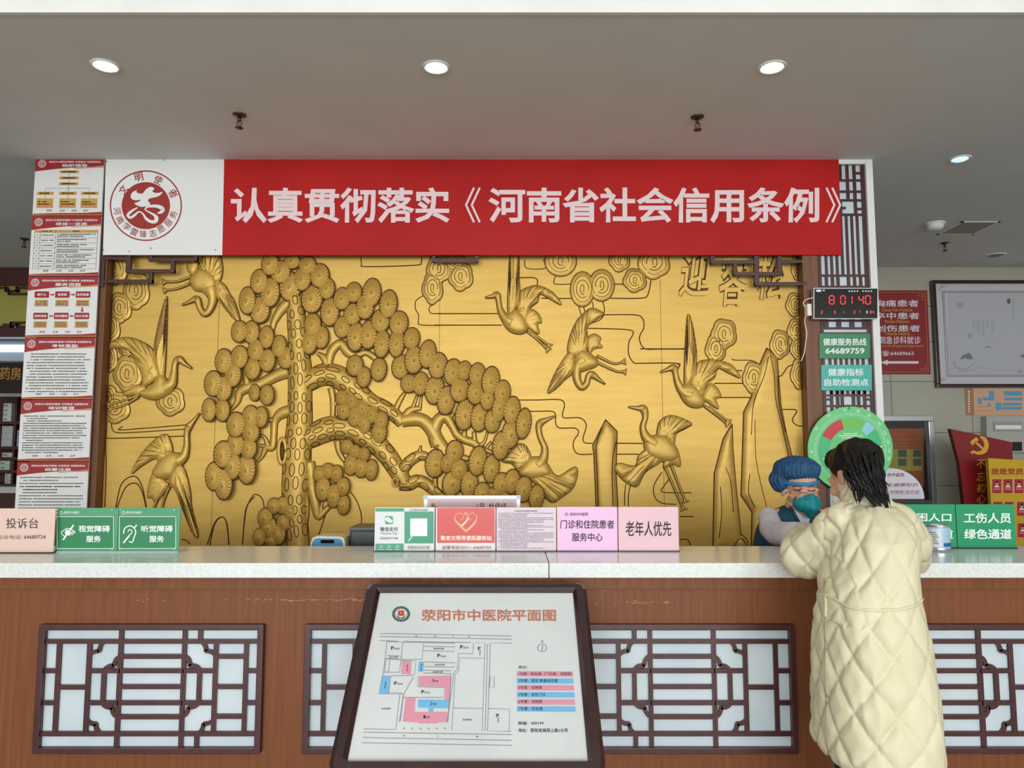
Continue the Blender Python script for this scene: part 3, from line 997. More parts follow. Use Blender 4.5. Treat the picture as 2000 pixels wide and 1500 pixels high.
branch('pine_trunk', [(AD([('a', 700, 400, 62), ('a', 720, 600, 74), ('a', 735, 800, 80), ('a', 745, 1000, 92), ('a', 745, 1200, 92), ('d', 742, 300, 98), ('d', 725, 500, 106), ('d', 718, 650, 108), ('d', 705, 850, 100), ('d', 710, 1050, 92), ('d', 735, 1300, 84)]),
                       dict(cells=True, cap=0.05))])
twig = dict(cap=0.03, base=0.0)
main = dict(cells=True, cap=0.045)
BR = [
    (AD([('a', 690, 420, 52), ('a', 600, 500, 38), ('a', 545, 590, 26), ('a', 520, 660, 20), ('a', 450, 720, 10)]), twig),
    (AD([('a', 660, 980, 52), ('a', 560, 1015, 46), ('a', 430, 1085, 40), ('a', 335, 1110, 40), ('a', 275, 1150, 34), ('a', 255, 1220, 22), ('a', 210, 1280, 10)]), twig),
    (AD([('a', 335, 1100, 28), ('a', 322, 1010, 20), ('a', 300, 930, 10)]), twig),
    (AD([('d', 670, 210, 46), ('d', 595, 235, 40), ('d', 548, 295, 28), ('d', 540, 400, 24), ('d', 528, 495, 26), ('d', 480, 500, 22), ('d', 452, 560, 15), ('d', 412, 612, 6)]), twig),
    (AD([('d', 555, 285, 24), ('d', 490, 280, 12)]), twig), (AD([('d', 500, 500, 20), ('d', 470, 420, 12), ('d', 430, 400, 8)]), twig), (AD([('d', 485, 490, 16), ('d', 430, 480, 9)]), twig),
    (AD([('a', 790, 1080, 70), ('a', 900, 1015, 84), ('a', 1000, 1010, 86), ('a', 1100, 1060, 88), ('a', 1200, 1150, 82), ('a', 1300, 1220, 62), ('a', 1400, 1265, 56), ('a', 1480, 1320, 52), ('a', 1545, 1385, 44)]), main),
    (AD([('d', 1540, 290, 46), ('d', 1620, 275, 52), ('d', 1700, 285, 50), ('d', 1770, 350, 52), ('d', 1830, 460, 50), ('d', 1900, 530, 44), ('d', 1990, 560, 30)]), dict(cap=.04)),
    (AD([('a', 960, 960, 26), ('a', 935, 880, 26), ('a', 880, 840, 10)]), twig),
    (AD([('a', 965, 940, 28), ('a', 990, 830, 34), ('a', 1060, 765, 34), ('a', 1120, 830, 38), ('a', 1180, 860, 30), ('a', 1260, 835, 22), ('a', 1345, 885, 26), ('a', 1405, 915, 12)]), twig),
    (AD([('a', 1480, 1300, 20), ('a', 1530, 1200, 18), ('a', 1570, 1140, 8)]), twig), (AD([('a', 1540, 1390, 36), ('a', 1600, 1290, 26), ('a', 1690, 1270, 14)]), twig),
    (AD([('a', 1620, 1280, 14), ('a', 1660, 1170, 8)]), twig), (AD([('a', 1680, 1275, 12), ('a', 1692, 1170, 7)]), twig),
    (AD([('c', 20, 480, 52), ('c', -10, 390, 46), ('c', 20, 290, 44), ('c', 80, 255, 40), ('c', 135, 330, 30), ('c', 175, 400, 30), ('c', 240, 440, 30), ('c', 300, 460, 30), ('c', 350, 500, 24), ('c', 480, 548, 10)]), twig),
    (AD([('c', 110, 270, 22), ('c', 150, 220, 10)]), twig), (AD([('c', 225, 430, 22), ('c', 230, 340, 12)]), twig), (AD([('c', 310, 460, 20), ('c', 302, 370, 12)]), twig),
    (AD([('c', 340, 490, 18), ('c', 385, 450, 10), ('c', 410, 370, 7)]), twig), (AD([('c', 400, 500, 12), ('c', 440, 450, 7)]), twig),
    (AD([('c', 30, 480, 48), ('c', 90, 550, 44), ('c', 200, 575, 28), ('c', 290, 590, 14)]), twig),
    (AD([('d', 800, 430, 80), ('d', 920, 368, 94), ('d', 1020, 342, 92), ('d', 1120, 350, 90), ('d', 1225, 392, 86), ('d', 1335, 465, 80), ('d', 1435, 570, 72), ('d', 1520, 700, 66), ('d', 1555, 770, 56)]), main),
    (AD([('d', 1530, 770, 58), ('d', 1600, 780, 50), ('d', 1660, 755, 44), ('d', 1730, 780, 44), ('d', 1790, 830, 38), ('d', 1870, 880, 20)]), dict(cap=.04, cells=True)),
    (AD([('d', 1535, 690, 42), ('d', 1600, 605, 42), ('d', 1680, 560, 38), ('d', 1750, 575, 28)]), dict(cap=.035, cells=True)), (AD([('d', 1675, 550, 22), ('d', 1690, 480, 3)]), twig),
    (AD([('d', 1800, 700, 18), ('d', 1805, 800, 14), ('d', 1850, 850, 10)]), twig),
    (AD([('a', 985, 1110, 24), ('a', 1002, 1200, 22), ('a', 1000, 1340, 18)]), twig), (AD([('a', 1010, 1250, 16), ('a', 1050, 1190, 8)]), twig),
    (AD([('d', 1035, 440, 26), ('d', 1055, 540, 20), ('d', 1110, 625, 12)]), twig),
    (AD([('d', 815, 610, 42), ('d', 832, 700, 44), ('d', 835, 800, 36), ('d', 862, 920, 36), ('d', 885, 1035, 26), ('d', 930, 1000, 22), ('d', 975, 955, 16)]), twig), (AD([('d', 905, 1010, 14), ('d', 920, 900, 8)]), twig),
    (AD([('d', 800, 680, 44), ('d', 772, 800, 34), ('d', 785, 900, 28), ('d', 790, 1000, 26), ('d', 768, 1090, 30), ('d', 720, 1060, 24), ('d', 680, 1040, 12)]), twig), (AD([('d', 750, 1090, 20), ('d', 705, 1170, 16), ('d', 690, 1210, 8)]), twig),
]
for s_ in BR:
    branch('pine_branch', [s_])
b = MB()
rg = [ZD(618 + 26 * math.cos(2 * PI * i / 24), 525 + 95 * math.sin(2 * PI * i / 24)) for i in range(25)]
b.tube([(gp(p)[0], GY - 0.03, gp(p)[1]) for p in rg], 0.016, M_gold, 8); rg = [ZD(622 + 14 * math.cos(2 * PI * i / 24), 525 + 70 * math.sin(2 * PI * i / 24)) for i in range(25)]
b.tube([(gp(p)[0], GY - 0.045, gp(p)[1]) for p in rg], 0.004, M_groove, 6)
rg = [ZD(1497 + 20 * math.cos(2 * PI * i / 16), 765 + 32 * math.sin(2 * PI * i / 16)) for i in range(17)]
b.tube([(gp(p)[0], GY - 0.046, gp(p)[1]) for p in rg], 0.007, M_gold, 6)
b.build('trunk_knot', mur)

# --- needle clusters: one fan-ribbed disc, copied
NEED = []
for z, L_ in ((ZA, [(520, 150, 65, 90), (600, 210, 75, 90), (690, 130, 60, 60), (810, 160, 65, 70), (435, 285, 65, 95), (905, 240, 70, 95), (770, 270, 65, 90), (675, 325, 80, 115), (520, 370, 72, 115), (345, 435, 62, 108), (960, 340, 60, 85), (845, 420, 78, 110), (440, 505, 75, 105),
                     (280, 675, 60, 85), (375, 680, 60, 90), (495, 720, 55, 88), (410, 820, 60, 85), (590, 790, 55, 85), (645, 880, 60, 85), (500, 900, 60, 88), (160, 905, 65, 95), (285, 875, 65, 88), (385, 960, 60, 88), (235, 1010, 62, 95), (80, 1080, 68, 98), (160, 1120, 65, 95), (400, 1150, 42, 65), (500, 1170, 52, 78),
                     (50, 1285, 55, 88), (155, 1285, 55, 88), (370, 1340, 62, 88), (455, 1340, 50, 80), (260, 1400, 68, 95), (375, 1460, 65, 80), (1080, 420, 62, 88), (1170, 370, 60, 80), (1310, 370, 68, 110), (985, 520, 68, 112), (1260, 480, 65, 100), (1160, 540, 65, 85), (1440, 460, 65, 110), (850, 620, 62, 88), (1080, 640, 60, 85),
                     (1380, 590, 68, 90), (1520, 610, 68, 95), (825, 760, 60, 92), (920, 720, 55, 88), (1185, 715, 65, 112), (1285, 700, 65, 110), (1390, 770, 58, 108), (1505, 765, 58, 110), (1620, 730, 60, 85), (1535, 950, 65, 92), (1640, 895, 68, 105), (1745, 850, 62, 108), (1825, 940, 68, 100), (1600, 1080, 60, 70), (1690, 1080, 58, 88),
                     (1940, 990, 65, 100), (1800, 1130, 70, 108), (1890, 1210, 65, 108), (1180, 940, 60, 80), (1250, 1030, 50, 80), (1365, 970, 58, 90), (1080, 1190, 45, 60), (1160, 1210, 50, 70), (1095, 1290, 48, 70), (1180, 1340, 50, 75), (1240, 1270, 50, 70), (1255, 1395, 48, 80), (1310, 1320, 50, 70), (1370, 1460, 55, 85), (1385, 1370, 50, 75), (1990, 1140, 60, 85)]),
              (ZB, [(140, 990, 60, 100), (230, 980, 55, 75), (330, 1010, 60, 90), (435, 1060, 65, 110), (195, 1130, 70, 90), (320, 1150, 65, 90), (415, 1180, 58, 105), (525, 1150, 60, 95), (235, 1320, 70, 118), (350, 1340, 65, 110), (500, 1270, 52, 110), (600, 1290, 60, 108), (690, 1390, 55, 115), (450, 1370, 60, 90), (590, 1470, 65, 110)]),
              (ZC, [(515, 480, 62, 108), (155, 530, 62, 85), (335, 600, 65, 110), (440, 660, 58, 105), (100, 620, 50, 70), (20, 620, 50, 100), (190, 670, 60, 80), (140, 770, 72, 90), (270, 780, 62, 100), (370, 850, 60, 80), (520, 780, 62, 85), (600, 760, 58, 90), (690, 820, 60, 95), (790, 880, 55, 90), (470, 850, 50, 50), (550, 890, 45, 45)]),
              (ZD, [(255, 470, 62, 95), (360, 500, 60, 85), (160, 550, 70, 100), (235, 635, 62, 105), (345, 660, 65, 115), (90, 720, 65, 105), (165, 780, 65, 115), (1120, 490, 48, 55), (1180, 530, 45, 55), (1250, 550, 45, 55), (1150, 630, 48, 80), (1230, 650, 50, 78), (1310, 670, 45, 78), (905, 700, 45, 58), (970, 680, 50, 60), (1040, 700, 45, 65), (935, 815, 55, 90),
                     (1090, 800, 50, 70), (1020, 870, 48, 88), (1095, 940, 45, 75), (555, 950, 48, 60), (625, 945, 48, 65), (685, 990, 52, 75), (490, 1040, 55, 70), (630, 1080, 50, 65), (515, 1110, 58, 80), (595, 1170, 50, 75), (445, 1190, 48, 65), (540, 1220, 50, 40), (1805, 620, 72, 105), (1945, 530, 55, 85), (1930, 780, 65, 95)])):
    for x, y, rx, ry in L_:
        p = z(x, y)
        NEED.append((p[0], p[1], rx / 4 * PXM, ry / 4 * PXM))
NEED.sort(key=lambda n_: -n_[2] * n_[3])


def fan_mesh():
    NR, NA = 11, 120
    vs, fs, mi = [], [], []
    c0 = (0.0, -0.12)
    for i in range(NR + 1):
        q = i / NR
        for k in range(NA):
            a = 2 * PI * k / NA
            ox, oz = math.cos(a), math.sin(a)
            x, z = c0[0] * (1 - q) + ox * q, c0[1] * (1 - q) + oz * q
            rib = abs(math.sin(a * 10)) ** .5
            h = .16 + .22 * (1 - q ** 2) + .15 * (rib - .86) * max(0, min(1, (q - .2) / .3))
            if q < .18: h = .36 + .2 * (1 - q / .18)
            if i == NR: h = .02
            vs.append((x, -h, z))
    for i in range(NR):
        for k in range(NA):
            k2 = (k + 1) % NA
            fs.append((i * NA + k, i * NA + k2, (i + 1) * NA + k2, (i + 1) * NA + k)); mi.append(0)
    fs.append(tuple(reversed(range(NA)))); mi.append(0)
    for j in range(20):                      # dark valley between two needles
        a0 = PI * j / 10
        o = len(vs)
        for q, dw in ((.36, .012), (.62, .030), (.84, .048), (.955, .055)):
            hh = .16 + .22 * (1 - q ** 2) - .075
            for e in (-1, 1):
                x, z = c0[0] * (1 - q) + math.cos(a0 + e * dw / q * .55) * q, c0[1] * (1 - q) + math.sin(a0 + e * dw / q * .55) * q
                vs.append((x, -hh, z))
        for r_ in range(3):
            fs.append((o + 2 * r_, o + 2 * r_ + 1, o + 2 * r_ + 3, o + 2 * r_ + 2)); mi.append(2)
    # rim down to the panel, then a dark contour
    o = len(vs)
    for k in range(NA):
        a = 2 * PI * k / NA
        vs.append((math.cos(a), 0.02, math.sin(a)))
    for k in range(NA):
        k2 = (k + 1) % NA
        fs.append((NR * NA + k, NR * NA + k2, o + k2, o + k)); mi.append(0)
    o = len(vs)
    K = 6
    for k in range(NA):
        a = 2 * PI * k / NA
        for j in range(K):
            bb = 2 * PI * j / K
            r = 1.0 + .055 * math.cos(bb)
            vs.append((r * math.cos(a), -.03 + .055 * math.sin(bb), r * math.sin(a)))
    for k in range(NA):
        for j in range(K):
            fs.append((o + k * K + j, o + ((k + 1) % NA) * K + j, o + ((k + 1) % NA) * K + (j + 1) % K, o + k * K + (j + 1) % K)); mi.append(1)
    me = bpy.data.meshes.new('needle_cluster')
    me.from_pydata(vs, [], fs)
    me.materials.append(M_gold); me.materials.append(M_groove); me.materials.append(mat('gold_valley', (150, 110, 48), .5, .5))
    me.polygons.foreach_set('material_index', mi)
    me.polygons.foreach_set('use_smooth', [True] * len(fs))
    return me


FAN = fan_mesh()


def need_matrix(n_):
    x, z = gp((n_[0], n_[1]))
    side = max(-1, min(1, (n_[0] - 590) / 300))
    m_ = Matrix.Translation((x, GY - 0.016 - 0.022 * ((n_[1] - 480) / 600) - 0.006 * random.random(), z)) @ Matrix.Rotation(side * .14, 4, 'Y') @ Matrix.Rotation(-.07, 4, 'X') @ Matrix.Rotation(side * .12, 4, 'Z')
    return m_ @ Matrix.Diagonal((n_[2] * 1.06, 0.05, n_[3] * 1.04, 1))


nb = MB()
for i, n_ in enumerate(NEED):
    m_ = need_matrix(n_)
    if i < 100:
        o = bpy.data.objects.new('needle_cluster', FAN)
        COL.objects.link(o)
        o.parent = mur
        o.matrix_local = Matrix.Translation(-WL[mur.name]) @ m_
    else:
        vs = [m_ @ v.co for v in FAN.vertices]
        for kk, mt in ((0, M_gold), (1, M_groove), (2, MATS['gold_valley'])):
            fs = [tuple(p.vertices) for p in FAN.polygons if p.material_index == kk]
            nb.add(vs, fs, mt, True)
if nb.v:
    nb.build('small_needle_clusters', mur)['kind'] = 'stuff'

# --- cranes
def feather(root, k=11, amp=.35):
    rx, rz = gp(root)
    return lambda X, Z: 1 - amp * np.abs(np.sin(np.arctan2(Z - rz, X - rx) * k)) ** 1.5


def crane(z, neck, body, wings, tail=None, legs=()):
    b = MB()
    puff(b, z(body), 0.024, 0.06, 0.012, 0.013, None, 0.0038)
    nk = z(neck)
    limb(b, nk, 0.8, 0.011, 0.028, 0.0034)
    hx = nk[-3]
    e = gp((hx[0], hx[1] - .3))
    b.tube([(e[0] + .006 * math.cos(a * PI / 4), GY - .011 - abs(hx[2]) * PXM * .8, e[1] + .006 * math.sin(a * PI / 4)) for a in range(9)], .0016, M_groove, 5)
    cr = b.build('crane', mur)
    for w, root in wings:
        b = MB()
        wp = z(w)
        rt = z(*root)
        out = puff(b, wp, 0.018, 0.045, 0.010, 0.012, feather(rt, 11, .45), 0.0038)
        rx, rz = gp(rt)
        far = sorted(range(len(out)), key=lambda i: -math.hypot(out[i][0] - rx, out[i][1] - rz))
        lim = math.hypot(out[far[0]][0] - rx, out[far[0]][1] - rz)
        last = -99
        for i in range(len(out)):
            dd = math.hypot(out[i][0] - rx, out[i][1] - rz)
            if dd > lim * .48 and i - last >= 3:
                last = i
                x, zz = out[i]
                a_, b_ = .55, .985
                P0 = (rx + (x - rx) * a_, rz + (zz - rz) * a_); P1 = (rx + (x - rx) * b_, rz + (zz - rz) * b_)
                xs_ = np.array([P0[0] * (1 - q) + P1[0] * q for q in np.linspace(0, 1, 7)]); zs_ = np.array([P0[1] * (1 - q) + P1[1] * q for q in np.linspace(0, 1, 7)])
                ok = inside(out, xs_, zs_)
                if not ok.all(): continue
                D = dist(out, xs_, zs_)
                hh = .018 * np.sqrt(1 - (1 - np.clip(D / .045, 0, 1)) ** 2) * feather(rt, 11, .45)(xs_, zs_) + .0125
                b.tube([(xs_[j], GY - hh[j], zs_[j]) for j in range(7)], 0.0018, M_groove, 5)
        b.build('wing', cr)
    if tail:
        b = MB()
        puff(b, z(tail), 0.015, 0.035, 0.010, 0.010, feather(z(*tail[0]), 8, .3), 0.0032)
        b.build('tail', cr)
    for lg in legs:
        b = MB()
        lp = z(lg)
        limb(b, [(p[0], p[1], (9 if i == 0 else 6.5) / 4) for i, p in enumerate(lp)], 1.0, 0.010, .03, 0.0028)
        e0, e1 = lp[-2], lp[-1]
        dx, dy = e1[0] - e0[0], e1[1] - e0[1]
        l = math.hypot(dx, dy) or 1
        dx, dy = dx / l, dy / l
        for sgn in (-1, 0, 1):
            limb(b, [(e1[0], e1[1], 1.5), (e1[0] + dx * 4 - dy * 3 * sgn, e1[1] + dy * 4 + dx * 3 * sgn, 1.6), (e1[0] + dx * 3 - dy * 7 * sgn + dx * 4, e1[1] + dy * 7 + dx * 6 * sgn, .8)], 1.0, 0.010, .03, 0.002, n=3)
        b.build('leg', cr)


crane(ZL, [(1290, 1110, 60), (1345, 1080, 40), (1365, 1000, 24), (1375, 920, 20), (1405, 890, 26), (1450, 925, 13), (1505, 962, 4)],
      [(1100, 1130), (1180, 1100), (1260, 1000), (1320, 1060), (1375, 1060), (1360, 1130), (1290, 1185), (1200, 1205), (1110, 1175)],
      [([(1230, 990), (1205, 850), (1225, 700), (1260, 540), (1300, 410), (1310, 430), (1305, 700), (1285, 1040)], (1260, 1050)),
       ([(810, 820), (880, 750), (990, 718), (1100, 745), (1190, 805), (1210, 880), (1245, 1010), (1130, 1100), (1110, 1000), (1060, 900), (1010, 820), (900, 800)], (1230, 980))],
      [(1140, 1100), (1060, 1090), (1000, 1125), (960, 1170), (1040, 1170), (1110, 1165)], ([(1100, 1165), (960, 1215), (870, 1240)], [(1090, 1180), (970, 1250), (880, 1275)]))
crane(ZL, [(1650, 330, 55), (1668, 420, 34), (1645, 500, 25), (1605, 535, 22), (1568, 490, 20), (1545, 420, 24), (1500, 435, 14), (1428, 467, 4)],
      [(1490, 260), (1560, 180), (1650, 200), (1695, 270), (1685, 360), (1640, 410), (1590, 365), (1520, 345)],
      [([(1560, 190), (1600, 70), (1680, 55), (1725, 90), (1742, 180), (1725, 270), (1660, 280)], (1640, 280)), ([(1690, 270), (1760, 310), (1800, 380), (1840, 450), (1882, 605), (1820, 560), (1740, 460), (1690, 380)], (1690, 310))],
      [(1540, 200), (1500, 230), (1462, 170), (1500, 120), (1550, 130)], ([(1500, 240), (1400, 280), (1300, 285)], [(1490, 295), (1400, 335), (1305, 350)]))
crane(ZM_, [(1400, 400, 48), (1445, 360, 32), (1465, 280, 21), (1465, 190, 18), (1482, 135, 24), (1520, 88, 12), (1566, 28, 4)],
      [(1210, 460), (1300, 350), (1380, 338), (1440, 360), (1440, 420), (1400, 450), (1350, 530), (1240, 545), (1200, 510)],
      [([(1350, 335), (1330, 230), (1300, 195), (1240, 215), (1150, 300), (1090, 380), (1030, 500), (1110, 440), (1220, 380), (1250, 410)], (1340, 350)),
       ([(1400, 430), (1450, 480), (1490, 640), (1500, 760), (1550, 975), (1515, 975), (1440, 800), (1380, 640), (1335, 580), (1325, 500)], (1380, 430))],
      [(1300, 560), (1210, 490), (1170, 570), (1155, 680), (1190, 690), (1220, 720), (1280, 660), (1320, 590)], ([(1290, 600), (1240, 690), (1200, 790)], [(1330, 600), (1290, 690), (1265, 790)]))
crane(ZB, [(600, 600, 55), (545, 565, 32), (508, 500, 20), (495, 430, 17), (482, 385, 24), (445, 398, 13), (390, 407, 4)],
      [(525, 570), (580, 520), (640, 500), (700, 560), (722, 650), (680, 690), (600, 680), (545, 630)],
      [([(570, 530), (572, 300), (590, 60), (650, 80), (655, 250), (660, 370), (630, 490)], (600, 530)),
       ([(640, 510), (660, 370), (740, 322), (820, 318), (920, 370), (985, 462), (900, 420), (820, 380), (800, 440), (740, 490), (722, 570), (680, 610)], (660, 540))],
      [(690, 590), (730, 500), (800, 525), (832, 600), (800, 612), (812, 685), (760, 670)], ([(720, 670), (800, 735), (870, 805)], [(755, 680), (820, 730), (880, 775)]))
crane(ZB, [(1160, 890, 60), (1115, 940, 36), (1105, 1030, 29), (1140, 1105, 24), (1180, 1080, 20), (1200, 1015, 20), (1228, 1010, 24), (1275, 1045, 12), (1326, 1083, 3)],
      [(1090, 880), (1130, 810), (1190, 830), (1270, 900), (1255, 945), (1190, 970), (1140, 985), (1095, 970)],
      [([(1040, 840), (1050, 720), (1100, 600), (1150, 540), (1220, 490), (1300, 520), (1310, 545), (1240, 590), (1185, 640), (1190, 720), (1180, 830), (1140, 870)], (1130, 880)),
       ([(1080, 830), (1030, 850), (970, 940), (930, 1010), (878, 1148), (940, 1120), (1010, 1050), (1080, 980)], (1090, 880))],
      [(1200, 840), (1190, 730), (1240, 690), (1292, 720), (1282, 760), (1306, 795), (1245, 805)], ([(1260, 860), (1390, 920), (1460, 910)], [(1260, 910), (1410, 980), (1465, 985)]))
crane(ZR, [(400, 1170, 60), (335, 1140, 36), (293, 1070, 23), (275, 1000, 18), (262, 955, 26), (215, 968, 13), (158, 989, 4)],
      [(300, 1110), (400, 1080), (470, 1140), (502, 1200), (480, 1260), (400, 1262), (335, 1210)],
      [([(350, 1090), (348, 900), (370, 555), (400, 590), (425, 720), (440, 880), (410, 1050)], (375, 1090)),
       ([(395, 1095), (440, 930), (520, 893), (620, 900), (720, 940), (782, 1032), (700, 1000), (610, 960), (580, 1030), (520, 1080), (480, 1175)], (420, 1120))],
      [(490, 1180), (540, 1080), (600, 1110), (630, 1180), (590, 1200), (612, 1275), (540, 1235)], ([(500, 1250), (590, 1320), (670, 1385)], [(530, 1260), (600, 1310), (675, 1365)]))
crane(ZC, [(800, 640, 55), (845, 580, 32), (855, 500, 22), (822, 420, 19), (808, 345, 20), (822, 305, 25), (870, 280, 13), (932, 253, 4)],
      [(655, 690), (720, 590), (800, 570), (865, 610), (905, 680), (880, 725), (780, 745), (700, 730)],
      [([(745, 590), (720, 500), (680, 468), (630, 480), (560, 560), (520, 605), (600, 625), (655, 680)], (730, 600)),
       ([(700, 700), (790, 640), (880, 650), (960, 720), (1080, 650), (1112, 680), (1095, 770), (1060, 830), (980, 890), (920, 925), (860, 890), (780, 780)], (730, 680))])
crane(ZC, [(1720, 470, 55), (1650, 420, 34), (1620, 340, 20), (1640, 260, 18), (1625, 195, 27), (1580, 190, 14), (1508, 180, 4)],
      [(1640, 440), (1720, 400), (1800, 410), (1870, 480), (1900, 560), (1850, 610), (1740, 600), (1660, 560), (1632, 490)],
      [([(1735, 410), (1750, 300), (1820, 250), (1900, 260), (2002, 310), (1950, 350), (1880, 390), (1862, 470), (1800, 430)], (1770, 430)),
       ([(1780, 470), (1802, 550), (1760, 610), (1640, 690), (1575, 800), (1480, 760), (1420, 695), (1405, 650), (1440, 620), (1560, 640), (1590, 560), (1680, 490)], (1770, 490))],
      [(1800, 560), (1870, 490), (1905, 560), (1912, 645), (1850, 625), (1785, 660)], ([(1790, 640), (1860, 800), (1930, 960)], [(1840, 630), (1890, 760), (1945, 900)]))

# --- the three raised calligraphy characters
for ch, bx in (('迎', zb(ZR, 300, 40, 555, 400)), ('客', zb(ZR, 615, 40, 840, 475)), ('松', zb(ZR, 905, 40, 1140, 420))):
    b = MB()
    vs, fs = glyphs(ch, 0.012, 0.18, 3)
    b.text(SG, ch, bx, M_groove, 0.042, 0.003, shear=.18, res=3)
    b.text(SG, ch, bx, M_gold, 0.012, 0.011, shear=.18, res=3)
    b.build('raised_character', mur)

# ================================================================ CARVED CORNER FRETWORK
def fretwork(label, z, segs, w=0.021):
    Yc = BY + 0.032
    S = VP(Yc)
    pts = [S(*z(*p)) for sg in segs for p in sg]
    c = Vector((sum(p.x for p in pts) / len(pts), Yc, max(p.z for p in pts)))
    b = MB()
    for i, (p, q) in enumerate(segs):
        A_, B_ = S(*z(*p)), S(*z(*q))
        b.box(min(A_.x, B_.x) - w / 2, max(A_.x, B_.x) + w / 2, Yc - .015 - i * .0003, Yc + .013 + i * .0003, min(A_.z, B_.z) - w / 2, max(A_.z, B_.z) + w / 2, M_dark, .003)
    return tag(b.build('corner_fretwork', None, c), label, 'fretwork', 'wooden fretwork brackets under the banner')


fretwork('dark wooden fretwork bracket under the white emblem panel', ZL,
         [((805, -15), (805, 310)), ((805, 100), (1012, 100)), ((1012, -15), (1012, 200)), ((1012, 200), (1355, 200)), ((1355, 110), (1355, 200)), ((1185, 110), (1535, 110)), ((1185, -15), (1185, 110)), ((1535, -15), (1535, 110)), ((805, 280), (1183, 280)), ((1183, 200), (1183, 280))])
fretwork('dark wooden fretwork bracket beside the right niche post', ZR,
         [((1285, -15), (1285, 320)), ((1085, 125), (1285, 125)), ((1085, -15), (1085, 222)), ((740, 222), (1085, 222)), ((740, 130), (740, 222)), ((560, 130), (905, 130)), ((560, -15), (560, 130)), ((905, -15), (905, 300)), ((905, 300), (1285, 300))])
fretwork('short dark fretwork piece below the middle of the banner', ZA, [((1790, -10), (1790, 118)), ((1790, 118), (2125, 118)), ((2125, -10), (2125, 118))])

# ================================================================ LATTICE SCREEN ON THE RIGHT PIER
LY = BY + 0.018
S5 = VP(LY)
lx0, lx1 = xb + 0.001, P(1707, 700, BY).x
zt, zbm = CZ - 0.03, 0.35
t = thing('lattice_screen', 'tall dark wooden lattice screen with white panes right of the gold relief', 'screen', ((lx0 + lx1) / 2, LY, 0.35))
b = MB(); b.box(lx0, lx1, LY + 0.011, LY + 0.02, zbm, zt, M_pane); b.build('pane', t)
b = MB()
u5 = lambda u: lx0 + (lx1 - lx0) * u
zz = lambda py: P(1650, py, LY).z
bar = lambda u0, u1, za, zc, e=0.0: b.box(u5(u0), u5(u1), LY - e, LY + 0.0105, za, zc, M_dark)


def vbar(u, y0, y1, w=.055): bar(u - w / 2, u + w / 2, zz(y1), zz(y0))
def hbar(y, u0=0, u1=1, h=4.0): bar(u0, u1, zz(y + h / 2), zz(y - h / 2), .0012)


bar(0, .06, zbm, zt, .002); bar(.93, 1, zbm, zt, .002)
for y in (319, 352, 374, 391, 419, 538, 641, 651): hbar(y)
hbar(406, .35, .6); hbar(408, .82, 1); hbar(338, .8, 1)
for u in (.13, .3, .4, .52, .66, .8): vbar(u, 319, 352)
for u in (.3, .66, .8): vbar(u, 352, 374)
for u in (.3, .66, .8): vbar(u, 374, 391)
for u in (.5, .8): vbar(u, 391, 419)


def comb(y0, y1, n=8):
    for i in range(1, n): vbar(.06 + .87 * i / n, y0, y1, .046)


comb(419, 538)
hbar(560)
for u in (.16, .28, .39, .6, .72, .84): vbar(u, 538, 560)
hbar(626)
for u in (.12, .37, .63, .88): vbar(u, 626, 641, .09)
comb(651, 772)
for y in (772, 793): hbar(y)
hbar(780, .06, .17); hbar(780, .82, .93)
for u in (.17, .29, .38, .6, .7, .82): vbar(u, 763, 793)
comb(793, 900)
hbar(900); hbar(912); comb(912, 1100)
for y in (1100, 1120): hbar(y)
b.build('lattice', t, bevel=0.0)

# LED calendar clock
def bd(name, label, cat, S, pts, mt, thick, group=None, rim=None, side=None):
    xs_ = [S(*p) for p in pts]
    c_ = sum(xs_, Vector()) / len(xs_)
    t_ = thing(name, label, cat, c_, group)
    b_ = MB(); b_.slab(S, pts, mt, -thick, 0.0, side); b_.build('board' if cat != 'clock' else 'case', t_)
    return t_


SK = VP(BY - 0.045)
ZK = Zm(1580, 550, 2000 / 150)
t = bd('led_clock', 'black LED calendar clock with red digits hung on the lattice screen', 'clock', SK, rr(zb(ZK, 120, 165, 1795, 970), 1.5), M_silver, 0.04)
b = MB(); b.ppoly(SK, rr(zb(ZK, 140, 185, 1780, 955), 1.0), M_blackglass, 0.001); b.build('clock_glass', t)
b = MB()


def seg7(b, S, x0, y0, x1, y1, ch, w, mt, off):
    ym = (y0 + y1) / 2
    sg = {'a': ((x0, y0), (x1, y0)), 'b': ((x1, y0), (x1, ym)), 'c': ((x1, ym), (x1, y1)), 'd': ((x0, y1), (x1, y1)), 'e': ((x0, ym), (x0, y1)), 'f': ((x0, y0), (x0, ym)), 'g': ((x0, ym), (x1, ym))}
    on = {'0': 'abcdef', '1': 'bc', '2': 'abged', '3': 'abgcd', '4': 'fgbc', '7': 'abc', '8': 'abcdefg'}[ch]
    for k_ in on:
        (a0, c0), (a1, c1) = sg[k_]
        e = .12
        A_ = (a0 + (a1 - a0) * e, c0 + (c1 - c0) * e); B_ = (a1 - (a1 - a0) * e, c1 - (c1 - c0) * e)
        b.strip(S, [A_, B_], w, mt, off)


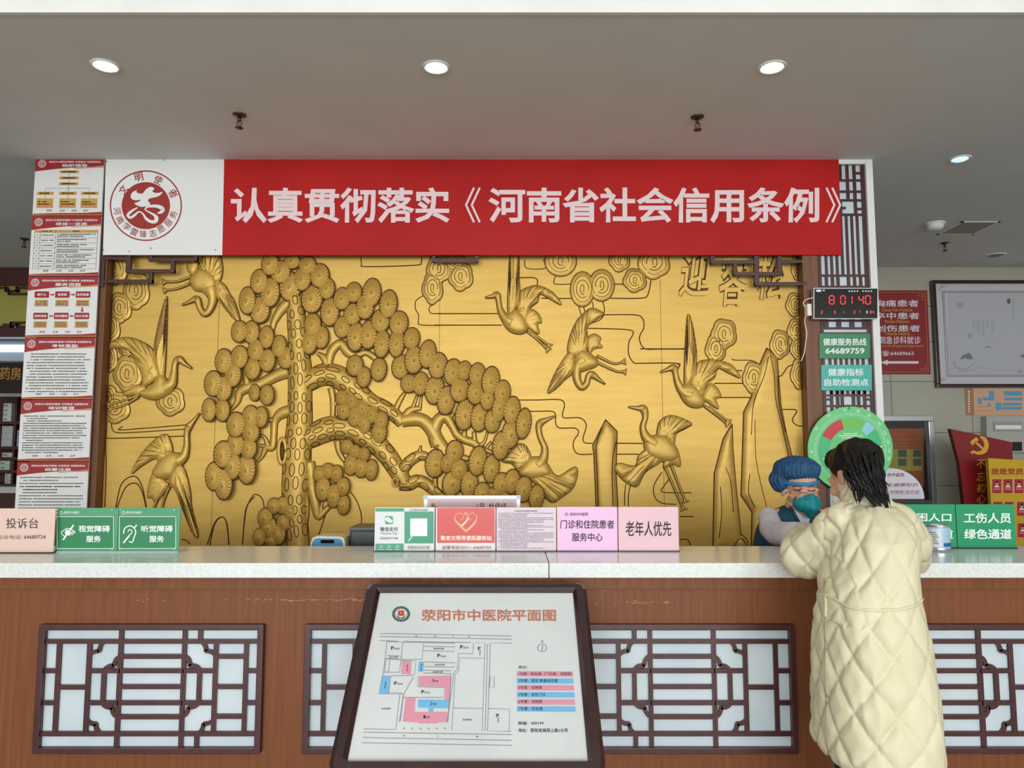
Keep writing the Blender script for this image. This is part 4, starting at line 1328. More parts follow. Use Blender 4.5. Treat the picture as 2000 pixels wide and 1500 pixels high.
for ch, x0_, x1_ in (('8', 525, 650), ('0', 825, 940), ('1', 1010, 1118), ('4', 1295, 1410), ('0', 1470, 1595)):
    q = zb(ZK, x0_, 370, x1_, 585); seg7(b, SK, q[0], q[1], q[2], q[3], ch, 2.0, M_led, .002)
for ch, x0_ in (('2', 310), ('3', 640), ('1', 860), ('0', 1160), ('7', 1290), ('1', 1545), ('3', 1590)):
    q = zb(ZK, x0_, 765, x0_ + 42, 830); seg7(b, SK, q[0], q[1], q[2], q[3], ch, .9, M_led, .002)
b.build('led_digits', t)
b = MB()
b.ell(SK, *ZK(250, 240), 5.5, 2.5, M_silver, .002); b.text(SK, '晶', zb(ZK, 345, 210, 412, 250), M_signwhite, .01, .0025)
for i, x in enumerate((1050, 1115, 1185, 1260, 1405, 1475, 1545, 1620)):
    b.prect(SK, zb(ZK, x - 18, 235, x + 18, 268), M_signwhite, .002)
b.text(SK, '℃', zb(ZK, 1655, 775, 1695, 825), M_signwhite, 0, .002)
b.prect(SK, zb(ZK, 1490, 760, 1522, 790), M_signwhite, .002); b.prect(SK, zb(ZK, 1490, 797, 1522, 827), M_signwhite, .002)
b.build('lettering', t)
# adapter and cord beside the clock
SW = VP(BY - 0.025)
c = SW(1574, 607)
t = thing('power_adapter', 'small white power adapter with cord on the wooden niche post', 'adapter', c)
q = [SW(1571, 596), SW(1580, 619)]
b = MB(); b.box(q[0].x, q[1].x, BY - 0.07, BY - 0.022, q[1].z, q[0].z, M_boardwhite, .005); b.build('plug_body', t)
b = MB()
b.tube([SK(*p) for p in crom([(1572, 600), (1569, 592), (1575, 585), (1590, 581)], 6)], .0028, M_boardwhite, 6)
b.tube([SW(*p, .012) for p in crom([(1573, 617), (1570, 628), (1574, 650), (1572, 670), (1569, 690), (1563, 706)], 6)], .0028, M_boardwhite, 6)
b.build('cord', t)

# hotline and self-test signs, BMI dial
SH = VP(LY - 0.012)
t = bd('hotline_sign', 'green hotline sign with white phone number on the lattice screen', 'sign', SH, rr(zb(ZR, 1402, 686, 1797, 880), 1.2), M_hot, 0.008)
b = MB()
b.text(SH, '健康服务热线', zb(ZR, 1430, 722, 1768, 780), M_signwhite, .02); b.text(SH, '64689759', zb(ZR, 1447, 798, 1753, 845), M_signwhite, .025)
b.build('lettering', t)
t = bd('self_test_sign', 'teal health self-test sign below the green hotline sign', 'sign', SH, rr(zb(ZR, 1416, 930, 1811, 1130), 1.2), M_teal, 0.008)
b = MB()
b.text(SH, '健康指标', zb(ZR, 1468, 958, 1745, 1018), M_signwhite, .018); b.text(SH, '自助检测点', zb(ZR, 1440, 1038, 1785, 1096), M_signwhite, .018)
b.build('lettering', t)

SD = VP(BY - 0.026)
cx, cy, R_ = 1660.8, 877.0, 83.0
c = SD(cx, cy)
t = thing('dial_chart', 'large round green body-mass dial chart hung on the lattice screen', 'chart', c)
Mg1, Mg2, Mg3 = mat('dial_outer', (104, 206, 128), .35), mat('dial_inner', (58, 188, 122), .35), mat('dial_window', (112, 196, 88), .4)
circ = lambda r, n=72: [(cx + r * math.cos(2 * PI * i / n), cy + r * math.sin(2 * PI * i / n)) for i in range(n)]
b = MB(); b.slab(SD, circ(R_), Mg1, -.006, 0); b.build('outer_disc', t)
b = MB(); b.slab(SD, circ(61.5), Mg2, 0.0005, .003); b.build('inner_disc', t)
b = MB()
for k in range(100):
    a = math.radians(-215 + 250 * k / 99)
    r0 = 66 if k % 10 else 64
    r1 = 71 if k % 10 else 73
    b.strip(SD, [(cx + r0 * math.cos(a), cy + r0 * math.sin(a)), (cx + r1 * math.cos(a), cy + r1 * math.sin(a))], .55, M_signwhite, .001)
for s_, (x, y) in (('30', (778, 640)), ('40', (742, 530)), ('50', (777, 350)), ('60', (876, 245)), ('70', (997, 205)), ('80', (1103, 212)), ('90', (1190, 245)), ('100', (1268, 308)), ('110', (1312, 382)), ('120', (1338, 452)), ('130', (1346, 520)), ('140', (1345, 580))):
    x, y = ZS(x, y); a = math.atan2(x - cx, cy - y)
    w_ = 2.2 * len(s_) / 2 + .8
    b.text(SD, s_, (x - w_, y - 2.6, x + w_, y + 2.6), M_signwhite, .01, .0012, a)
b.build('scale_marks', t)
b = MB()


def sector(a0, a1, r0, r1, mt, off):
    pts = [(cx + r1 * math.cos(math.radians(a0 + (a1 - a0) * i / 16)), cy + r1 * math.sin(math.radians(a0 + (a1 - a0) * i / 16))) for i in range(17)]
    pts += [(cx + r0 * math.cos(math.radians(a1 - (a1 - a0) * i / 16)), cy + r0 * math.sin(math.radians(a1 - (a1 - a0) * i / 16))) for i in range(17)]
    b.ppoly(SD, pts, mt, off)


sector(-155, -108, 41, 61, mat('dial_red', (206, 48, 52), .4), .004); sector(-108, -60, 41, 61, Mg3, .004)
sector(-60, -40, 41, 62, mat('dial_blue', (150, 206, 232), .4), .004)
b.build('reading_window', t)
b = MB()
b.ell(SD, cx, cy, 41, 41, mat('dial_core', (96, 202, 116), .35), .004, 48)
for i, (w_, y) in enumerate(((14, -30), (24, -26), (18, -22))):
    lines(b, SD, cx - w_, cx + w_, cy + y, 2.0, M_signwhite, .0045)
for (x, y) in ((1280, 490), (1283, 530), (838, 585), (845, 605)):
    q = ZS(x, y); b.ell(SD, q[0], q[1], 2, 2, M_signwhite, .0045, 10)
b.tube([SD(cx - 6, 790, .002), SD(cx - 2.5, 794, .004), SD(cx - 3, 800, .005)], .002, M_ink, 5)
b.build('core_disc', t)

# ================================================================ RIGHT CORRIDOR WALL ITEMS
SF = VP(WY - 0.012)
t = bd('emergency_sign', 'dark red emergency department sign with white arrow on the corridor wall', 'sign', SF, [(1690, 567), (1811, 567), (1818, 731), (1694, 731)], mat('maroon_sign', (140, 22, 30), .4), .010)
b = MB()
Mw, My = mat('sign_pale', (226, 222, 226), .5), mat('sign_yellow', (196, 150, 60), .5)
b.text(SF, '胸痛患者', zb(Z5, 492, 953, 780, 998), Mw, .012); b.text(SF, 'Chest Pain Patients', zb(Z5, 540, 1008, 740, 1028), My, .015)
b.text(SF, '卒中患者', zb(Z5, 494, 1035, 785, 1078), Mw, .012); b.text(SF, 'Stroke Patients', zb(Z5, 560, 1083, 718, 1103), My, .015)
b.text(SF, '创伤患者', zb(Z5, 496, 1117, 790, 1160), Mw, .012); b.text(SF, 'Trauma Patients', zb(Z5, 560, 1162, 725, 1182), My, .015)
b.text(SF, '请到急诊科就诊', zb(Z5, 478, 1190, 794, 1240), Mw, .008); b.text(SF, 'Please go to the Emergency Department', zb(Z5, 470, 1244, 811, 1264), My, .012)
b.text(SF, '☎:64689663', zb(Z5, 542, 1284, 748, 1318), Mw, .01)
b.ppoly(SF, [Z5(*p) for p in ((528, 1360), (582, 1342), (578, 1352), (780, 1352), (780, 1368), (578, 1368), (582, 1378))], Mw, .0015)
b.build('lettering', t)
b = MB()
b.strip(SF, [(1693, 571), (1807, 571), (1813, 727), (1697, 727)], .8, My, .001, True)
for (x, y, sx, sy) in ((1806, 573, -1, 1), (1811, 725, -1, -1)):
    for d_ in (2.5, 5):
        b.strip(SF, [(x + sx * d_ * 2.5, y), (x + sx * d_ * 2.5, y + sy * d_), (x + sx * d_, y + sy * d_), (x + sx * d_, y + sy * d_ * 2.5), (x, y + sy * d_ * 2.5)], .7, My, .0012)
b.build('border', t)

# framed ink landscape
SPc = VP(WY - 0.03)
Z8 = Zm(1800, 520, 1071 / 200)
x0, x1 = P(1823, 650, WY - .03).x, P(2110, 650, WY - .03).x
z1, z0 = P(1900, 548, WY - .03).z, P(1900, 757, WY - .03).z
t = thing('framed_picture', 'dark framed pale ink landscape picture on the corridor wall', 'picture', ((x0 + x1) / 2, WY - .03, (z0 + z1) / 2))
b = MB()
fw = 0.035
for (a0, a1, c0, c1) in ((x0, x1, z1 - fw, z1), (x0, x1, z0, z0 + fw), (x0, x0 + fw, z0 + fw, z1 - fw), (x1 - fw, x1, z0 + fw, z1 - fw)):
    b.box(a0, a1, WY - .055, WY, c0, c1, M_frame, .006)
b.build('frame', t)
b = MB(); b.box(x0 + fw, x1 - fw, WY - .03, WY - .005, z0 + fw, z1 - fw, mat('picture_mat', (196, 194, 196), .5)); b.build('mat_board', t)
b = MB()
Msil = mat('silver_moulding', (168, 164, 168), .3, .3)
mw, mx = .018, .07
for (a0, a1, c0, c1) in ((x0 + fw + mx, x1 - fw - mx, z1 - fw - mx - mw, z1 - fw - mx), (x0 + fw + mx, x1 - fw - mx, z0 + fw + mx, z0 + fw + mx + mw), (x0 + fw + mx, x0 + fw + mx + mw, z0 + fw + mx + mw, z1 - fw - mx - mw), (x1 - fw - mx - mw, x1 - fw - mx, z0 + fw + mx + mw, z1 - fw - mx - mw)):
    b.box(a0, a1, WY - .042, WY - .03, c0, c1, Msil, .004)
b.build('inner_moulding', t)
b = MB()
Mi1, Mi2, Mi3 = mat('ink_wash_gray', (120, 122, 124), .7), mat('ink_wash_pale', (160, 160, 160), .7), mat('seal_red', (120, 80, 76), .7)
b.prect(SPc, (1851, 573, 2090, 735), mat('silk_paper', (180, 180, 184), .5), .001)
b.ppoly(SPc, [Z8(*p) for p in ((398, 972), (430, 930), (490, 905), (525, 940), (537, 972), (465, 972), (455, 950), (440, 972))], Mi1, .002)
b.ppoly(SPc, [Z8(*p) for p in ((985, 1110), (1025, 1070), (1060, 1105), (1050, 1120))], Mi2, .002); b.ppoly(SPc, [Z8(*p) for p in ((1020, 935), (1060, 920), (1110, 950), (1060, 958))], Mi1, .002)
b.strip(SPc, crom(Z8([(335, 990), (350, 1055), (390, 1065), (395, 1090), (440, 1065), (470, 1075), (555, 1015)]), 4), .8, Mi1, .002)
b.strip(SPc, crom(Z8([(390, 1098), (560, 1085)]), 4), .7, Mi1, .002); b.strip(SPc, crom(Z8([(550, 1060), (600, 1055), (720, 1075), (830, 1090), (960, 1080)]), 4), .9, Mi2, .002)
b.strip(SPc, crom(Z8([(665, 860), (685, 840), (720, 848)]), 4), .9, M_ink, .002); b.ell(SPc, *Z8(500, 730), 5, 4.5, Mi2, .002, 18)
b.ell(SPc, *Z8(910, 365), 3.6, 5.5, Mi3, .002, 18); b.ell(SPc, *Z8(400, 405), 6.5, 6, mat('pale_sun', (168, 158, 160), .7), .002, 20)
for i in range(5): b.prect(SPc, zb(Z8, 530 + i * 48, 560, 560 + i * 48, 640 + 45 * (i % 3)), mat('ink_haze', (170, 171, 171), .7), .0018)
lines(b, SPc, *[Z8(950, 0)[0], Z8(970, 0)[0]], Z8(0, 350)[1], 1.2, Mi2, .002)
for i in range(12): b.prect(SPc, zb(Z8, 950, 340 + i * 20, 966, 352 + i * 20), Mi2, .002)
for (x, y) in ((200, 215), (200, 1190)):
    b.strip(SPc, crom(Z8([(x - 20, y + 40), (x, y), (x + 25, y - 18), (x + 10, y + 10), (x + 60, y - 20)]), 4), .8, Mi1, .002)
b.build('picture_print', t)

# peach plan poster and cabinet below the picture
SQ = VP(WY - 0.006)
t = bd('plan_poster', 'peach floor plan poster with blue blocks under the framed picture', 'poster', SQ, [ZZ(*p) for p in ((1003, 38), (2000, 38), (2000, 262), (1018, 262))], mat('peach_print', (214, 168, 132), .5), .005)
b = MB()
b.ppoly(SQ, [ZZ(*p) for p in ((1003, 38), (1075, 38), (1085, 262), (1018, 262))], mat('brown_print', (170, 120, 72), .5), .001)
for i in range(9): b.prect(SQ, zb(ZZ, 1032, 55 + i * 21, 1046, 68 + i * 21), Mw, .002)
Mb = mat('plan_blue', (86, 158, 196), .5)
for q in ((1205, 58, 1248, 112), (1158, 112, 1252, 138), (1115, 115, 1145, 168), (1195, 165, 1222, 184), (1330, 60, 1480, 98), (1335, 115, 1485, 138), (1262, 155, 1312, 220), (1320, 158, 1480, 180), (1320, 190, 1480, 215), (1500, 60, 1700, 110), (1520, 150, 1700, 200)):
    b.prect(SQ, zb(ZZ, *q), Mb, .0015)
b.strip(SQ, ZZ([(1110, 190), (1225, 190)]), .6, M_grayink, .0015); b.strip(SQ, ZZ([(1100, 225), (1240, 225)]), .6, M_grayink, .0015)
for x in (1165, 1330, 1440): b.ell(SQ, *ZZ(x, 240), 1.3, 1.3, My, .002, 8)
b.build('lettering', t)
SX = VP(WY - 0.09)
t = bd('electrical_box', 'pale grey wall cabinet with slotted window below the plan poster', 'cabinet', SX, [ZZ(*p) for p in ((1186, 270), (1900, 270), (1900, 572), (1190, 572))], mat('cabinet_gray', (178, 176, 168), .45), .09)
b = MB(); b.slab(SX, [ZZ(*p) for p in ((1240, 315), (1478, 315), (1478, 398), (1243, 398))], Msil, 0, .01); b.slab(SX, [ZZ(*p) for p in ((1255, 345), (1470, 345), (1470, 378), (1257, 378))], M_boardwhite, .008, .013); b.build('handle_plate', t)
b = MB(); b.slab(SX, [ZZ(*p) for p in ((1400, 485), (1480, 485), (1480, 560), (1402, 560))], M_black, 0, .006); b.build('window_plate', t)

# fire hydrant cabinet recess with silver frame
SFH = VP(WY - 0.02)
x0, x1 = P(1700, 900, WY).x, P(1823, 900, WY).x
z1, z0 = P(1780, 812, WY).z, 0.65
t = thing('hydrant_cabinet', 'silver framed fire hydrant cabinet with orange notice on the corridor wall', 'fire cabinet', ((x0 + x1) / 2, WY, z0))
b = MB()
fw = .055
for (a0, a1, c0, c1) in ((x0, x1, z1 - fw, z1), (x0, x0 + fw, z0 + fw, z1 - fw), (x1 - fw, x1, z0 + fw, z1 - fw), (x0, x1, z0, z0 + fw)):
    b.box(a0, a1, WY - .05, WY, c0, c1, M_silver, .008)
b.build('frame', t)
b = MB(); b.box(x0 + fw, x1 - fw, WY - .015, WY, z0 + fw, z1 - fw, mat('dark_glass', (52, 48, 46), .12)); b.build('door', t)
b = MB()
b.prect(SFH, zb(ZZ, 270, 372, 662, 860), mat('notice_brown', (140, 78, 40), .5), .001); b.prect(SFH, zb(ZZ, 290, 545, 645, 725), mat('notice_olive', (150, 138, 58), .5), .002)
b.text(SFH, '消火栓', zb(ZZ, 388, 392, 545, 442), mat('notice_red', (180, 70, 52), .5), .015, .002)
for y in (465, 495, 520): lines(b, SFH, ZZ(300, 0)[0], ZZ(640, 0)[0], ZZ(0, y)[1], 2.6, mat('notice_text', (160, 96, 60), .5), .002)
for x in (445, 570):
    for y in (550, 625): b.prect(SFH, zb(ZZ, x, y, x + 70, y + 60), mat('notice_photo', (70, 80, 72), .5), .003)
b.build('notice', t)

# health kiosk with fan-shaped header standing behind the pier
KY = 5.4
SKi = VP(KY)
kx0, kx1 = P(1665, 975, KY).x, P(1812, 975, KY).x
kz = P(1740, 977, KY).z
t = thing('health_kiosk', 'dark kiosk with white fan-shaped header board behind the lattice pier', 'kiosk', ((kx0 + kx1) / 2, KY, 0))
Mkg = mat('kiosk_gray', (60, 62, 66), .4)
b = MB(); b.box(kx0, kx1, KY - .02, KY + .3, 0, kz - .03, Mkg, .01); b.box(kx0 - .01, kx1 + .01, KY - .04, KY + .32, kz - .03, kz, mat('kiosk_dark', (44, 44, 48), .35), .006); b.build('cabinet_body', t)
b = MB()
ccx, ccy = ZZ(375, 962)
fan = [(ccx + 68 * math.cos(a), ccy + 60 * math.sin(a)) for a in [math.radians(-180 + 180 * i / 40) for i in range(41)]]
b.slab(SKi, fan, mat('fan_white', (226, 224, 230), .4), -.02, 0); b.build('header_board', t)
b = MB()
Mk = mat('kiosk_lettering', (150, 30, 62), .5)
b.text(SKi, '荥阳市中医院', zb(ZZ, 282, 745, 498, 776), Mk, .015); b.text(SKi, '生健康知识', zb(ZZ, 352, 828, 612, 860), Mk, .006, shear=.2); b.text(SKi, '文明生活方式', zb(ZZ, 372, 888, 624, 922), Mk, .006, shear=.2)
b.build('lettering', t)

# party display boards
YR = 6.6
SR_ = VP(YR)
t = thing('red_display_board', 'slanted red display board with yellow hammer and sickle by the corridor wall', 'display board', P(1930, 1000, YR) * 1.0)
t.location.z = 0; WL[t.name] = Vector(t.location)
bot = 1330
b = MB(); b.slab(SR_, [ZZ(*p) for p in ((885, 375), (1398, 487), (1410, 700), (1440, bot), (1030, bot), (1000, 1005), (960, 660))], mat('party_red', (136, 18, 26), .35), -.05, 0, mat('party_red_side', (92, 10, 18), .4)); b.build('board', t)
b = MB(); b.box(P(1905, 1000, YR).x, P(1965, 1000, YR).x, YR + .0, YR + .3, 0, P(1930, 1030, YR).z, mat('stand_gray', (90, 90, 92), .4)); b.build('stand', t)
b = MB()
Myel = mat('party_yellow', (224, 172, 40), .45)
hs = crom(ZZ([(1130, 440, 14), (1170, 465, 34), (1185, 520, 38), (1160, 565, 36), (1110, 578, 26), (1065, 560, 14)]), 5)
b.strip(SR_, hs, 4, Myel, .002); b.strip(SR_, ZZ([(1055, 580), (1080, 560)]), 4.5, Myel, .0022)
b.strip(SR_, ZZ([(1055, 500), (1110, 455)]), 8, Myel, .0024); b.strip(SR_, ZZ([(1092, 485), (1185, 570)]), 4.2, Myel, .0024)
b.build('emblem', t)
b = MB()
for ch, y in zip('不忘初心', (670, 775, 870, 960)):
    b.text(SR_, ch, zb(ZZ, 1100, y - 38, 1180, y + 38), Myel, .01, .002, shear=.15)
b.build('lettering', t)
YP = 6.35
SY = VP(YP)
t = thing('yellow_display_board', 'yellow display board with rows of small red portrait cards at right edge', 'display board', P(1995, 1000, YP))
t.location.z = 0; WL[t.name] = Vector(t.location)
b = MB(); b.slab(SY, [ZZ(*p) for p in ((1200, 620), (1900, 665), (1900, 1420), (1250, 1420))], mat('board_yellow', (212, 168, 24), .4), -.04, 0); b.build('board', t)
b = MB(); b.box(P(1960, 1000, YP).x, P(2060, 1000, YP).x, YP + .002, YP + .2, 0, P(1990, 1060, YP).z, MATS['stand_gray']); b.build('stand', t)
b = MB(); b.text(SY, '我是党员我带头', zb(ZZ, 1222, 705, 1700, 760), mat('board_red_text', (158, 40, 26), .5), .022, .002); b.build('lettering', t)
for r_, (y, xs_) in enumerate(((795, (1232, 1325, 1418, 1511)), (985, (1240, 1335, 1440, 1530)), (1165, (1252, 1347, 1447, 1540)))):
    for x in xs_:
        b = MB()
        b.prect(SY, zb(ZZ, x - 3, y - 3, x + 81, y + 123), mat('card_border', (232, 196, 160), .5), .0015)
        b.prect(SY, zb(ZZ, x, y, x + 78, y + 120), mat('card_red', (176, 34, 40), .5), .002)
        px_, py_ = ZZ(x + 39, y + 35)
        b.ell(SY, px_, py_, 2.6, 3.4, M_skin, .003, 14); b.ell(SY, px_, py_ - 2.2, 2.8, 2.0, M_hair, .0034, 12)
        b.ppoly(SY, [ZZ(*p) for p in ((x + 16, y + 70), (x + 28, y + 52), (x + 50, y + 52), (x + 62, y + 70))], M_paper, .0028)
        b.prect(SY, zb(ZZ, x + 12, y + 82, x + 66, y + 88), mat('card_text', (230, 190, 120), .5), .003)
        b.build('portrait_card', t)

# ================================================================ PHARMACY ON THE LEFT
# glowing soffit panel
t = thing('light_panel', 'bright bluish light panel over the pharmacy opening at left edge', 'light', P(25, 683, 7.6))
b = MB(); SLp = VP(7.6)
b.slab(SLp, [(-120, 664), (78, 664), (78, 705), (-120, 705)], mat('soffit_panel', (190, 205, 220), .3), -.04, 0); b.build('housing', t)
b = MB(); b.slab(SLp, [(-120, 674), (78, 674), (78, 687), (-120, 687)], mat('soffit_lamp', (255, 255, 255), .3, emit=(214, 232, 255), es=2.2), 0, .01); b.build('lamp_tube', t)
t = bd('pharmacy_sign', 'black pharmacy sign with gold characters under the light panel', 'sign', VP(7.45), [(-120, 708), (72, 708), (72, 768), (-120, 768)], mat('sign_black', (30, 14, 14), .3), .03)
b = MB(); S_ = VP(7.45); b.text(S_, '药房', (0, 717, 41, 742), mat('sign_gold', (176, 134, 52), .4, .3), .018, .002)
b.strip(S_, [(60, 711), (68, 718)], 1, MATS['sign_gold'], .002); b.build('lettering', t)
# shelf
YS = 8.3
SS = VP(YS)
sx0, sx1 = P(-160, 900, YS).x, P(90, 900, YS).x
t = thing('medicine_shelf', 'dark wooden medicine shelf in the pharmacy at left edge', 'shelf', ((sx0 + sx1) / 2, YS, 0))
levels = [823, 872, 893, 918, 945]
Msh = mat('shelf_wood', (70, 34, 26), .5)
b = MB(); b.box(sx0, sx1, YS + .36, YS + .39, 0, P(20, 770, YS).z, Msh); b.build('back_board', t)
shz = []
for py in levels:
    z = P(20, py, YS).z; shz.append(z)
    b = MB(); b.box(sx0, sx1, YS, YS + .36, z - .03, z, Msh); b.build('shelf_board', t)
for x in (sx0, P(27, 850, YS).x, sx1):
    b = MB(); b.box(x - .012, x + .012, YS + .01, YS + .36, 0, P(20, 775, YS).z, Msh); b.build('upright', t)
b = MB(); b.box(sx0, sx1, YS - .25, YS - .02, 0, P(20, 962, YS - .2).z, Msh); b.box(sx0, sx1, YS - .3, YS - .02, P(20, 962, YS - .2).z, P(20, 950, YS - .2).z, M_wall); b.build('lower_cabinet', t)
Mbx = [mat('box_white', (206, 208, 206), .5), mat('box_gray', (176, 182, 180), .5), mat('box_blue', (128, 162, 192), .5), mat('box_green', (176, 190, 170), .5)]


def medbox(px0_, px1_, lvl, h, mt, k, lab, stripe=True):
    z = shz[lvl] + 0.001 + k * (h + .001)
    xa_, xb_ = P(px0_, 850, YS).x, P(px1_, 850, YS).x
    b = MB(); b.box(xa_, xb_, YS + .02, YS + .22, z, z + h, Mbx[mt], .003)
    if stripe: b.box(xa_ + .01, xa_ + (xb_ - xa_) * .5, YS + .018, YS + .021, z + h * .35, z + h * .6, M_grayink)
    o = b.build('medicine_box', None, ((xa_ + xb_) / 2, YS + .1, z))
    tag(o, lab, 'medicine box', 'medicine boxes on the pharmacy shelf')


ordn = ['lowest', 'second from bottom', 'third from bottom', 'topmost']
for k in range(4): medbox(1, 17, 0, .05, 0, k, 'white medicine box on the upper pharmacy shelf, %s of its stack' % ordn[k])
for k in range(3): medbox(1, 22, 1, .075, 1, k, 'pale grey medicine box on the second pharmacy shelf, %s of its stack' % ('lowest', 'middle', 'topmost')[k], False)
for k in range(2): medbox(31, 43, 1, .09, 2, k, 'pale blue medicine box on the second pharmacy shelf, %s of the two' % ('lower', 'upper')[k])
medbox(4, 24, 2, .05, 3, 0, 'greenish medicine box alone on the third pharmacy shelf')
for k in range(2): medbox(1, 20, 3, .05, 3, k, 'greenish medicine box on the fourth pharmacy shelf, %s of the two' % ('lower', 'upper')[k])
for k in range(3): medbox(12, 24, 4, .036, 1, k, 'flat grey medicine box just above the pharmacy counter, %s of its stack' % ('lowest', 'middle', 'topmost')[k])
# plant on top of the shelf
c = Vector((P(40, 790, YS).x, YS + .17, shz[0] + .001))
t = thing('potted_plant', 'leafy green potted plant on the upper pharmacy shelf', 'plant', c)
b = MB(); b.lathe(c, [(.04, 0.001), (.055, .07), (.058, .075), (.05, .075), (.045, .06)], M_boardwhite, 20); b.build('pot', t)
b = MB()
Mlf = noisy('leaf_green', (36, 74, 44), (62, 108, 62), (20, 20, 20), 3, rough=.5)
for i in range(60):
    a, e = random.uniform(0, 2 * PI), random.uniform(.1, 1.3)
    L_ = random.uniform(.06, .16)
    dv = Vector((math.cos(a) * math.cos(e), math.sin(a) * math.cos(e) * .7, math.sin(e)))
    p0 = c + Vector((0, 0, .07)) + dv * L_ * .5
    p1 = p0 + dv * .08
    if min(p0.x, p1.x) < P(21, 850, YS).x + .03 and min(p0.z, p1.z) < shz[0] + .25: continue
    sd = dv.cross(Vector((0, 0, 1))).normalized() * .022
    md = (p0 + p1) / 2 + Vector((0, 0, .012))
    b.add([p0, md + sd, p1, md - sd], [(0, 1, 2, 3)], Mlf)
b.build('leaves', t)
b = MB()
for i in range(6):
    a = i * PI / 3; b.tube([c + Vector((0, 0, .05)), c + Vector((math.cos(a) * .05, math.sin(a) * .04, .15))], .004, Mlf, 5)
b.build('stems', t)

# ================================================================ RECEPTION COUNTER
FYc, TOPZ = 2.72, 1.107
cx0, cx1 = -3.6, 3.9
SC_ = VP(FYc)
t = thing('reception_counter', 'long brown wooden reception counter with four lattice panels', 'counter', (0, FYc, 0))
zA, zB = P(1000, 1127, 2.70).z, P(1000, 1150, FYc).z
b = MB(); b.box(cx0, cx1, FYc, 3.08, 0, TOPZ - .052, M_wood); b.build('front_panel', t)
b = MB(); b.box(cx0, cx1, FYc - .012, FYc, zB, TOPZ - .052, M_wood, .003); b.build('cornice_board', t)
# long scuffs on the board below the cornice
b = MB()
Msc = mat('scuffed_wood', (190, 152, 112), .7)
for (xa_, xb_, yy, n) in ((395, 710, 1172, 70), (1150, 1300, 1177, 22), (200, 330, 1172, 6), (1175, 1182, 1153, 2), (1850, 1862, 1176, 2)):
    for i in range(n):
        x = xa_ + (xb_ - xa_) * (random.random() ** .7)
        l = random.uniform(2, 14) if n > 5 else 4
        y = yy + random.gauss(0, 1.4)
        b.ppoly(SC_, [(x, y - .4), (x + l * .4, y - random.uniform(.2, .9)), (x + l, y + random.uniform(-.6, .6)), (x + l * .5, y + random.uniform(.2, .7))], Msc, .0012)
b.build('scuff_marks', t)


